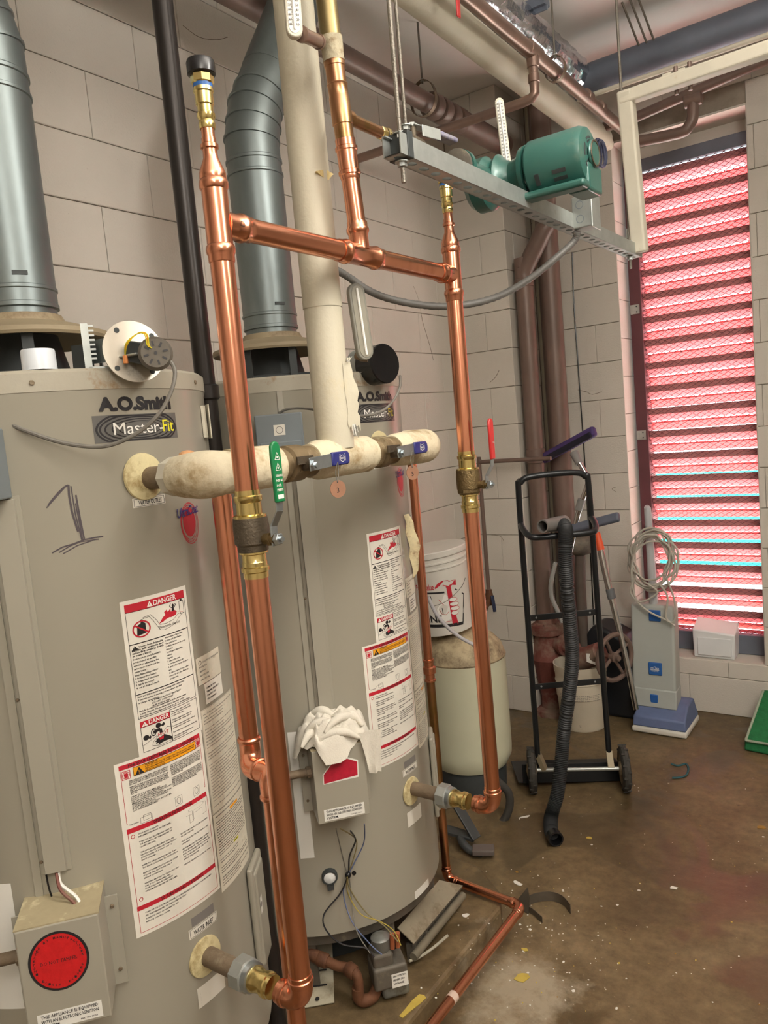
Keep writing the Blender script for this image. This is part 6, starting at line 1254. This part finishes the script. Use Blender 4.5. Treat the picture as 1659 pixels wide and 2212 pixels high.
# ---- upright vacuum cleaner
va = thing('upright_vacuum', 'grey upright vacuum cleaner with blue latches and coiled cord on its handle', 'vacuum cleaner', PZ(1424, 1590, 0))
VY = 3.84
fl_, fr_ = PY(1366, 1520, VY), PY(1461, 1520, VY); tz0 = fl_.z; tz1 = PY(1410, 1305, VY + .06).z; xc = (fl_.x + fr_.x) / 2; wv = fr_.x - fl_.x
q = MB(); lean_ = .05
def bodybox(z0, z1, y0, y1, wd, dep, m, dy0=0, dy1=0):
    vs = []
    for z, yy, ww in ((z0, y0, wd[0]), (z1, y1, wd[1])): vs += [V((xc - ww / 2, yy, z)), V((xc + ww / 2, yy, z)), V((xc + ww / 2 - .01, yy + dep, z)), V((xc - ww / 2 + .01, yy + dep, z))]
    q.add(vs, [(0, 1, 2, 3), (7, 6, 5, 4), (0, 4, 5, 1), (1, 5, 6, 2), (2, 6, 7, 3), (3, 7, 4, 0)], m)
bodybox(tz0, tz1, VY, VY + .045, (wv, wv * .98), .13, vacg); q.build('body', va, smooth=True, bevel=.014, segs=4)
zp = PY(1410, 1489, VY).z; q = MB(); bodybox(tz0 - .004, zp, VY - .008, VY + .002, (wv + .006, wv + .006), .13, vacg); q.build('lower_panel', va, bevel=.006)
nrm = lambda z: VY + .045 * (z - tz0) / (tz1 - tz0)
for (px_, y0_, y1_, w_) in ((1409, 1322, 1346, .072), (1413, 1433, 1460, .082), (1413, 1500, 1519, .05)):
    zt_, zb_ = PY(px_, y0_, VY).z, PY(px_, y1_, VY).z; q = MB(); yy_ = nrm((zt_ + zb_) / 2); x_ = PY(px_, y0_, VY).x; q.box((x_, yy_ - .002, (zt_ + zb_) / 2), (w_ * .82, .014, zt_ - zb_), vacb); lt = q.build('blue_latch', va, bevel=.005, segs=3)
    if y0_ == 1433:
        p = Print(planemap((x_, yy_ - .0095, (zt_ + zb_) / 2), (1, 0, 0), (0, 0, 1)))
        for u0_, u1_, v0_, v1_ in ((-.020, -.008, -.002, .008), (-.005, .005, -.002, .014), (.008, .020, -.002, .008)): p.frame(u0_, v0_, u1_, v1_, .002, inkw, .0003)
        p.rect(-.022, -.006, .022, -.0035, inkw, .0003); p.text('WINDSOR', -.018, -.013, .005, inkw, width=.036); p.build('maker_emblem', lt)
bl, br = PZ(1357, 1590, .0), PZ(1490, 1590, .0); q = MB(); yb = (bl.y + br.y) / 2 + .0; xb0, xb1 = bl.x, br.x
zb1 = .065
vs = []; 
for (z, ins, y0_) in ((.004, 0, 0), (.035, 0, 0)): vs += [(xb0 + ins, yb + y0_, z), (xb1 - ins, yb + y0_, z), (xb1 - ins, yb + .27, z), (xb0 + ins, yb + .27, z)]
q.add(vs, [(3, 2, 1, 0), (4, 5, 6, 7), (0, 1, 5, 4), (1, 2, 6, 5), (2, 3, 7, 6), (3, 0, 4, 7)], whited); q.build('base_bumper', va, bevel=.01, segs=3)
q = MB(); vs = [(xb0 + .004, yb + .006, .035), (xb1 - .004, yb + .006, .035), (xb1 - .004, yb + .27, .035), (xb0 + .004, yb + .27, .035), (xb0 + .006, yb + .012, .085), (xb1 - .006, yb + .012, .085), (xb1 - .02, yb + .13, .130), (xb0 + .018, yb + .13, .130), (xb1 - .02, yb + .25, .130), (xb0 + .018, yb + .25, .130)]
q.add(vs, [(3, 2, 1, 0), (0, 1, 5, 4), (4, 5, 6, 7), (7, 6, 8, 9), (1, 2, 8, 6, 5), (0, 4, 7, 9, 3), (2, 3, 9, 8)], vacbase); q.build('power_head', va, bevel=.008, segs=3)
q = MB()
for i in range(14): q.box((xc - .005 + i * .0085, yb + .128, .128), (.004, .045, .012), blackp)
q.build('grille', va, smooth=False)
q = MB(); hz0, hz1 = tz1, PY(1398, 1098, VY + .10).z; xh0, xh1 = PY(1412, 1300, VY + .08).x, PY(1398, 1098, VY + .10).x
q.tube([(xh0, VY + .08, hz0 - .05), (xh0 - .004, VY + .085, hz0 + (hz1 - hz0) * .4), (xh1 + .004, VY + .095, hz1 - .03), (xh1, VY + .10, hz1)], lambda t: .023 - .007 * t, M('vac_handle_gray', (176, 178, 180), .4, 0, .04), 16, 5); hn = q.build('handle', va)
q = MB(); c_ = V(((xh0 + xh1) / 2 - .0, VY + .068, PY(1402, 1148, VY + .1).z)); q.box(c_, (.014, .006, .022), vacb); q.build('power_switch', hn, bevel=.004)
# coiled cord
cd = thing('power_cord', 'coil of pale vacuum cord looped over the vacuum handle', 'cord', PY(1410, 1150, VY + .05)); rnd = random.Random(4)
q = MB()
for k in range(9):
    cx_, cy_ = 1408 + rnd.uniform(-7, 7), 1212 + rnd.uniform(-10, 12); rx_, ry_ = 44 + rnd.uniform(-9, 9), 56 + rnd.uniform(-10, 10); dd_ = rnd.uniform(-.02, .02); ph_ = rnd.uniform(0, 1)
    q.tube([PY(cx_ + rx_ * math.cos(2 * PI * i / 14) + 4 * math.sin(3 * i + k), cy_ + ry_ * math.sin(2 * PI * i / 14), VY + .045 + dd_ + .012 * math.sin(i + ph_ * 6)) for i in range(14)], .0052, M('pale_cord', (176, 172, 160), .55, 0, .08, 20), 7, 4, closed=True)
q.build('cord_coil', cd)
for pts in ([(1375, 1180), (1364, 1230), (1372, 1290), (1400, 1320), (1440, 1340), (1458, 1352)], [(1440, 1250), (1455, 1290), (1460, 1330), (1450, 1345), (1438, 1330), (1442, 1290), (1425, 1262)], [(1370, 1250), (1362, 1280), (1385, 1300), (1420, 1280), (1400, 1262)]):
    q = MB(); q.tube([PY(x, y, VY + .01) for x, y in pts], .0052, MATS['pale_cord'], 7, 6); q.build('loose_strand', cd)
# ---- white foam box on the sill
wb = thing('white_box', 'white plastic box with a sloped lid resting on the louver sill', 'box', (0, 0, 0)); a0 = PZ(1499, 1419, OZ0 + .005); a1 = PZ(1588, 1427, OZ0 + .005); wb.location = a0
ux_ = (a1 - a0); ux_.z = 0; Lw = ux_.length; ux_.normalize(); uy_ = V((-ux_.y, ux_.x, 0)); hb_ = .155; dp_ = .135
q = MB(); B8 = lambda u, v, z: a0 + ux_ * u + uy_ * v + V((0, 0, z - a0.z + OZ0 + .006))
vs = [B8(0, 0, 0), B8(Lw, 0, 0), B8(Lw, dp_, 0), B8(0, dp_, 0), B8(-.002, -.004, hb_), B8(Lw + .004, -.004, hb_ - .02), B8(Lw + .004, dp_, hb_ + .015), B8(-.002, dp_, hb_ + .035)]
q.add(vs, [(3, 2, 1, 0), (4, 5, 6, 7), (0, 1, 5, 4), (1, 2, 6, 5), (2, 3, 7, 6), (3, 0, 4, 7)], whitep); q.build('box_body', wb, bevel=.008, segs=3)
q = MB(); q.box(B8(Lw * .52, -.006, hb_ * .42), (Lw * .82, .006, hb_ * .62), whitep, ax=(ux_, uy_, V((0, 0, 1)))); q.build('front_panel', wb, bevel=.004)
# ---- green mat at the right edge
g0 = PZ(1606, 1622, 0); q = MB(); q.add([g0 + V((0, 0, .002)), g0 + V((.30, -.03, .002)), g0 + V((.42, .36, .002)), g0 + V((.06, .34, .002)), g0 + V((.005, .01, .055)), g0 + V((.30, -.02, .055)), g0 + V((.42, .36, .20)), g0 + V((.04, .32, .20))], [(3, 2, 1, 0), (4, 5, 6, 7), (0, 1, 5, 4), (1, 2, 6, 5), (2, 3, 7, 6), (3, 0, 4, 7)], greenm); gm_ = thing('green_mat', 'folded green bristle mat on the floor at the right edge', 'mat', g0); q.build('mat_body', gm_, bevel=.01)
q = MB(); q.tube([g0 + V((.012, -.002, .056)), g0 + V((.045, .30, .20)), ], .006, M('mat_edge', (150, 160, 140), .8, 0, .2), 8); q.tube([g0 + V((.012, -.004, .056)), g0 + V((.29, -.022, .058))], .006, MATS['mat_edge'], 8); q.build('mat_border', gm_)
# ================================================================== FLOOR ITEMS, BURNER PARTS, DEBRIS
zp_ = e1
# burner tray cover (long tan plate), gas tube
bt_ = thing('burner_tray', 'dusty sheet metal tray leaning out from under the farther heater', 'tray', PZ(960, 1960, .14))
cA, cB, cC, cD = PZ(948, 1902, .20), PZ(999, 1914, .165), PZ(893, 2040, .165), PZ(858, 2005, .21)
q = MB(); q.add([cA, cB, cC, cD], [(0, 1, 2, 3)], galvl); q.add([cB, cC, cC - V((.003, 0, .010)), cB - V((.003, 0, .010))], [(0, 1, 2, 3)], castg); o = q.build('tray_plate', bt_, smooth=False); md = o.modifiers.new('t', 'SOLIDIFY'); md.thickness = .003
o.data.materials[0] = M('dusty_sheet', (142, 132, 112), .7, .2, .12, 12, stain=(112, 96, 72), sscale=10, sthr=.52)
q = MB()
for i in range(9):
    f = (i + .5) / 9; p_ = cB.lerp(cC, f) - V((.02, 0, .04)); q.box(p_, (.03, .008, .05), castg, .5)
q.build('tray_rib', bt_, smooth=False)
q = MB(); q.cyl(PZ(1000, 1934, .135), PZ(893, 2068, .135), .0125, M('dusty_tube', (124, 116, 98), .65, .3, .12, 20), 16); o = q.build('burner_tube'); tag(o, 'dusty grey tube lying on the pad beside the burner tray', 'pipe')
q = MB(); q.tube([PZ(884, 2076, .125), PZ(905, 2068, .12), PZ(935, 2048, .14), PZ(968, 2020, .17)], .0042, M('pale_tube', (170, 164, 146), .5, 0, .1), 8, 5); tag(q.build('pilot_tube'), 'thin pale tube sticking out past the gas valve', 'tube')
# gas valve
gc = PZ(843, 2150, zp_); gc.z = .18
gv = thing('gas_valve', 'dusty grey gas control valve with orange wire connectors beside the farther heater foot', 'valve', gc)
t1 = V((.64, .77, 0)).normalized(); n1 = V((.77, -.64, 0)).normalized(); up = V((0, 0, 1))
q = MB(); q.box(gc, (.062, .075, .048), castg, ax=(n1, t1, up)); q.box(gc + up * .034 - t1 * .012, (.048, .045, .03), castg, ax=(n1, t1, up)); q.build('valve_body', gv, bevel=.006, segs=3)
q = MB(); q.box(gc - up * .034 + t1 * .01, (.05, .06, .032), M('aluminium_cast', (132, 134, 130), .45, .6, .15, 14, stain=(90, 84, 70), sscale=12, sthr=.5), ax=(n1, t1, up)); q.build('outlet_block', gv, bevel=.008, segs=3)
q = MB(); q.rev(gc + up * .045 - t1 * .01, up, [(0, .018), (.006, .021), (.028, .021), (.032, .016), (.034, .001)], MATS['aluminium_cast'], 20); q.build('regulator_cap', gv)
q = MB(); q.rev(gc + up * .047 + t1 * .018, up, [(0, .013), (.016, .013), (.02, .009)], blackp, 16); q.build('control_knob', gv)
for dt in (.012, .024):
    q = MB(); q.cyl(gc + up * .05 + t1 * dt + n1 * .012, gc + up * .082 + t1 * (dt + .002) + n1 * .014, .0055, M('rust_orange_boot', (150, 84, 50), .6, 0, .1), 8); q.build('wire_boot', gv)
p = Print(planemap(gc + n1 * .0312, t1, up)); p.rect(.0, -.022, .036, .008, inkw, .0006)
for i in range(3): p.text(('GAS CONTROL', 'SERIES 700', '24V 60HZ')[i], .003, .001 - .008 * i, .004, ink, maxw=.03)
p.build('valve_label', gv); gv.scale = (1.28, 1.28, 1.35)
# rusty gas pipe
rg_ = thing('gas_pipe', 'rusty gas pipe with elbows between the copper risers and the gas valve', 'pipe', PZ(775, 2170, .12))
d_ = lambda x, y, z: PZ(x, y, z)
pts = [d_(690, 2070, .215), d_(725, 2085, .205), d_(752, 2092, .20), d_(770, 2105, .195), d_(775, 2130, .165), d_(775, 2155, .13)]
q = MB(); q.tube(pts, .0135, rustg, 16, 4); q.build('pipe', rg_)
for a_, b_ in ((pts[0], pts[1]), (pts[2], pts[3])):
    q = MB(); q.rev(a_, b_ - a_, [(-.004, .017), (.0, .0195), (.022, .0195), (.026, .017)], rustg, 16); q.build('coupling', rg_)
q = MB(); q.tube([pts[-1] + V((0, 0, .03)), pts[-1] + V((0, 0, .0)), pts[-1] + V((.01, .01, -.012)), pts[-1] + t1 * .04 + V((0, 0, -.008)), gc - t1 * .03 - up * .035], .0165, rustg, 16, 4); q.build('elbow', rg_)
q = MB(); q.tube([d_(690, 2070, .215), d_(675, 2062, .22), d_(660, 2056, .22)], .0175, rustg, 16, 3); q.build('elbow', rg_)
# perforated plate
pl = thing('slotted_plate', 'dirty white slotted sheet metal plate lying behind the copper risers', 'plate', PZ(690, 2100, .11))
cs = [PZ(652, 1990, .18), PZ(716, 1986, .18), PZ(722, 2165, .107), PZ(650, 2178, .107)]
q = MB(); q.add(cs, [(0, 1, 2, 3)], M('dirty_white_metal', (176, 168, 146), .6, .1, .1, 8, stain=(128, 112, 84), sscale=8, sthr=.55)); o = q.build('plate', pl, smooth=False); md = o.modifiers.new('t', 'SOLIDIFY'); md.thickness = .003
n_ = (cs[1] - cs[0]).cross(cs[3] - cs[0]).normalized()
if n_.z < 0: n_ = -n_
for i in range(5):
    f = .12 + i * .17; a_, b_ = cs[0].lerp(cs[3], f), cs[1].lerp(cs[2], f); q = MB(); q.bar(a_.lerp(b_, .2) + n_ * .0032, a_.lerp(b_, .8) + n_ * .0032, .004, .0015, ink, up=n_); q.build('slot', pl, smooth=False)
q = MB(); c_ = cs[3].lerp(cs[2], .5).lerp(cs[0].lerp(cs[1], .5), .06); q.rev(c_ + n_ * .003, n_, [(0, .006), (.001, .006)], ink, 12); q.build('hole', pl)
# dark valve stub under the nearer heater elbow
q = MB(); sb = PZ(598, 2170, .16); q.rev((sb.x, sb.y, zp_), (0, 0, 1), [(0, .03), (.02, .03), (.022, .022), (.05, .022), (.052, .028), (.09, .028), (.092, .018), (.16, .018)], bronzed, 18); tag(q.build('drain_fitting'), 'dark drain fitting on the pad below the nearest copper elbow', 'fitting')
# steel straps near the pad corner
def ribbon(mb, pts, h, m, th=.0016):
    P_ = spline([V(p) for p in pts], 6); vs = []
    for i, p_ in enumerate(P_):
        t = (P_[min(i + 1, len(P_) - 1)] - P_[max(i - 1, 0)]).normalized(); s = V((-t.y, t.x, 0)).normalized() * th / 2
        vs += [p_ - s, p_ + s, p_ + s + V((0, 0, h)), p_ - s + V((0, 0, h))]
    n = len(P_); mb.add(vs, [(4 * i + a, 4 * i + (a + 1) % 4, 4 * i + 4 + (a + 1) % 4, 4 * i + 4 + a) for i in range(n - 1) for a in range(4)] + [(0, 1, 2, 3), (4 * n - 1, 4 * n - 2, 4 * n - 3, 4 * n - 4)], m)
steel_s = M('dull_steel_strap', (96, 88, 76), .6, .4, .15, 12)
q = MB(); ribbon(q, [PZ(1136, 1962, .002), PZ(1155, 1950, .002), PZ(1190, 1946, .002), PZ(1216, 1955, .002), PZ(1233, 1974, .002)], .034, steel_s); tag(q.build('steel_strap'), 'curved dark steel strap standing on edge by the pad corner', 'strap')
q = MB(); ribbon(q, [PZ(1132, 1966, .002), PZ(1150, 1975, .002), PZ(1172, 1994, .002)], .022, steel_s); q.add([PZ(1108, 1955, .003), PZ(1142, 1975, .003), PZ(1144, 1938, .06), PZ(1140, 1916, .07)], [(0, 1, 2, 3)], steel_s); tag(q.build('steel_scrap'), 'bent dark steel scrap in front of the curved strap by the pad corner', 'scrap')
# foot pedal / dolly leg
fp = thing('foot_pedal', 'dark steel bracket with a ribbed foot pedal on the floor behind the right riser', 'pedal', PZ(1040, 1848, 0))
dst = M('dark_gray_steel', (70, 72, 72), .55, .3, .12, 10)
q = MB(); q.bar(PZ(985, 1735, .16), PZ(1030, 1812, .045), .045, .010, dst); q.bar(PZ(958, 1790, .05), PZ(1028, 1810, .045), .05, .014, dst); q.build('bracket', fp, smooth=False, bevel=.003)
q = MB(); q.tube([PZ(992, 1800, .04), PZ(1000, 1822, .035), PZ(1018, 1838, .022), PZ(1042, 1842, .018)], .016, dst, 12, 4); q.build('pedal_arm', fp)
q = MB(); q.bar(PZ(1020, 1836, .03), PZ(1068, 1836, .03), .055, .022, M('pedal_rubber', (96, 86, 80), .8, 0, .1), up=V((0, 0, 1))); q.build('pedal_pad', fp, bevel=.005)
# debris
def blob(name, label, cat, px, py, z, r, m, seed, asp=1.6, ang=0., th=.0015):
    rnd = random.Random(seed); c_ = PZ(px, py, z); pts = []
    for k in range(9):
        a = 2 * PI * k / 9; rr_ = r * rnd.uniform(.55, 1.1); x = rr_ * math.cos(a) * asp; y = rr_ * math.sin(a); pts.append((x * math.cos(ang) - y * math.sin(ang), x * math.sin(ang) + y * math.cos(ang)))
    q = MB(); q.prism(pts, c_ + V((0, 0, th / 2 + .0004)), (1, 0, 0), (0, 1, 0), th, m); o = q.build(name, None, smooth=False); return tag(o, label, cat)
chipw = M('white_paint_flake', (214, 210, 200), .6, 0, .05, 30); chipy = M('yellow_paint', (186, 162, 74), .6, 0, .12, 30); leafm = M('dry_leaf', (150, 112, 50), .8, 0, .2, 40)
q = MB(); a_, b_ = PZ(866, 2198, zp_), PZ(912, 2152, zp_); dv = (b_ - a_).normalized(); sd = V((-dv.y, dv.x, 0)); L_ = (b_ - a_).length
q.prism([(0, -.006), (L_ * .3, -.0075), (L_ * .7, -.013), (L_, -.014), (L_ * 1.05, -.004), (L_, .010), (L_ * .7, .012), (L_ * .3, .008), (0, .006)], a_ + V((0, 0, .0012)), dv, sd, .0018, chipy); tag(q.build('paint_stick', None, smooth=False), 'yellow paint-coated strip lying on the pad near the gas valve', 'strip')
blob('paint_flake', 'white paint flake on the pad beside the floor copper line', 'flake', 1006, 1978, zp_, .010, chipw, 1, 1.5, .4)
blob('paint_flake', 'white paint flake on the floor near the far pad corner', 'flake', 1118, 1908, zp_ * .0 + .001, .012, chipw, 2, 1.6, -.4)
blob('tape_scrap', 'pale twisted scrap on the floor between the right riser and the hose end', 'scrap', 1134, 1765, .001, .008, chipw, 3, 4.2, .9)
blob('paint_flake', 'yellow flake on the floor beside the hose end', 'flake', 1273, 1810, .001, .010, chipy, 4)
blob('dry_leaf', 'yellow dry leaf on the floor at the right edge', 'leaf', 1645, 1788, .001, .013, leafm, 5, 1.3, .5)
blob('yellow_patch', 'yellow crusted patch on the floor right of the copper floor line', 'patch', 1126, 2112, .001, .022, chipy, 6, 1.2, .5)
blob('yellow_patch', 'small yellow crusted patch on the floor above the larger one', 'patch', 1134, 2052, .001, .010, chipy, 7)
blob('paint_flake', 'lone white chip on the floor right of the steel strap', 'flake', 1455, 1918, .001, .010, chipw, 8)
q = MB(); q.tube([PZ(x, y, .004) for x, y in [(1450, 1650), (1465, 1654), (1482, 1650), (1487, 1662), (1480, 1676), (1462, 1680), (1452, 1680)]], .0045, M('teal_string', (44, 82, 88), .8, 0, .1), 6, 4); tag(q.build('twine'), 'piece of dark teal twine curled on the floor in front of the vacuum', 'twine')
q = MB(); rnd = random.Random(21)
for i in range(230):
    if i < 150: px_, py_ = rnd.gauss(1150, 110), rnd.gauss(2020, 85)
    else: px_, py_ = rnd.uniform(1100, 1659), rnd.uniform(1640, 2200)
    if py_ > 2210 or py_ < 1640: continue
    p_ = PZ(px_, py_, 0)
    z = .001
    if p_.x < -1.13 and p_.y < 2.2: p_ = PZ(px_, py_, zp_); z = zp_ + .001
    s_ = rnd.uniform(.0010, .0036) if rnd.random() < .92 else .006; a = rnd.uniform(0, 3); q.prism([(s_ * math.cos(a + k * PI / 2.5) * rnd.uniform(.5, 1.2), s_ * math.sin(a + k * PI / 2.5) * rnd.uniform(.5, 1.2)) for k in range(5)], (p_.x, p_.y, z), (1, 0, 0), (0, 1, 0), .001, rnd.choice((chipw, chipw, chipw, chipw, chipw, leafm, chipw, chipy)))
o = q.build('paint_crumbs', None, smooth=False); tag(o, 'scattered white and yellow paint crumbs over the concrete floor', 'debris', kind='stuff')
# spiral cable near pipe end at upper right (blue-gray coil at pump's far side)
q = MB(); c_ = PX(1290, 330, -1.05); pts = []
for i in range(60):
    a = i * .55; pts.append(c_ + V((.0 + .012 * math.sin(a * .3), .05 * math.cos(a) + i * .0006, .05 * math.sin(a))))
q.tube(pts, .0042, M('blue_gray_cable', (86, 92, 122), .5, 0, .1), 7, 2); q.build('coiled_cable', pu)
# ceiling lamp fixtures giving the room light (outside the frame)
for (x, y) in ((.45, 1.35), (.9, -.5)):
    r0_ = thing('ceiling_lamp', 'fluorescent strip light hanging %s the heaters' % ('opposite' if y > 0 else 'behind the camera, nearer than'), 'lamp', (x, y, 3.30))
    q = MB(); q.box((x, y, 2.72), (.05, 1.25, .06), whitep); q.cyl((x, y - .4, 2.74), (x, y - .4, CZ), .008, galvl, 8); q.cyl((x, y + .4, 2.74), (x, y + .4, CZ), .008, galvl, 8); q.build('housing', r0_, smooth=False, bevel=.01)
    for s_ in (-.06, .06):
        q = MB(); q.cyl((x + s_, y - .58, 2.72), (x + s_, y + .58, 2.72), .015, EM('tube_glow', (255, 240, 214), 6), 12); q.build('tube', r0_)
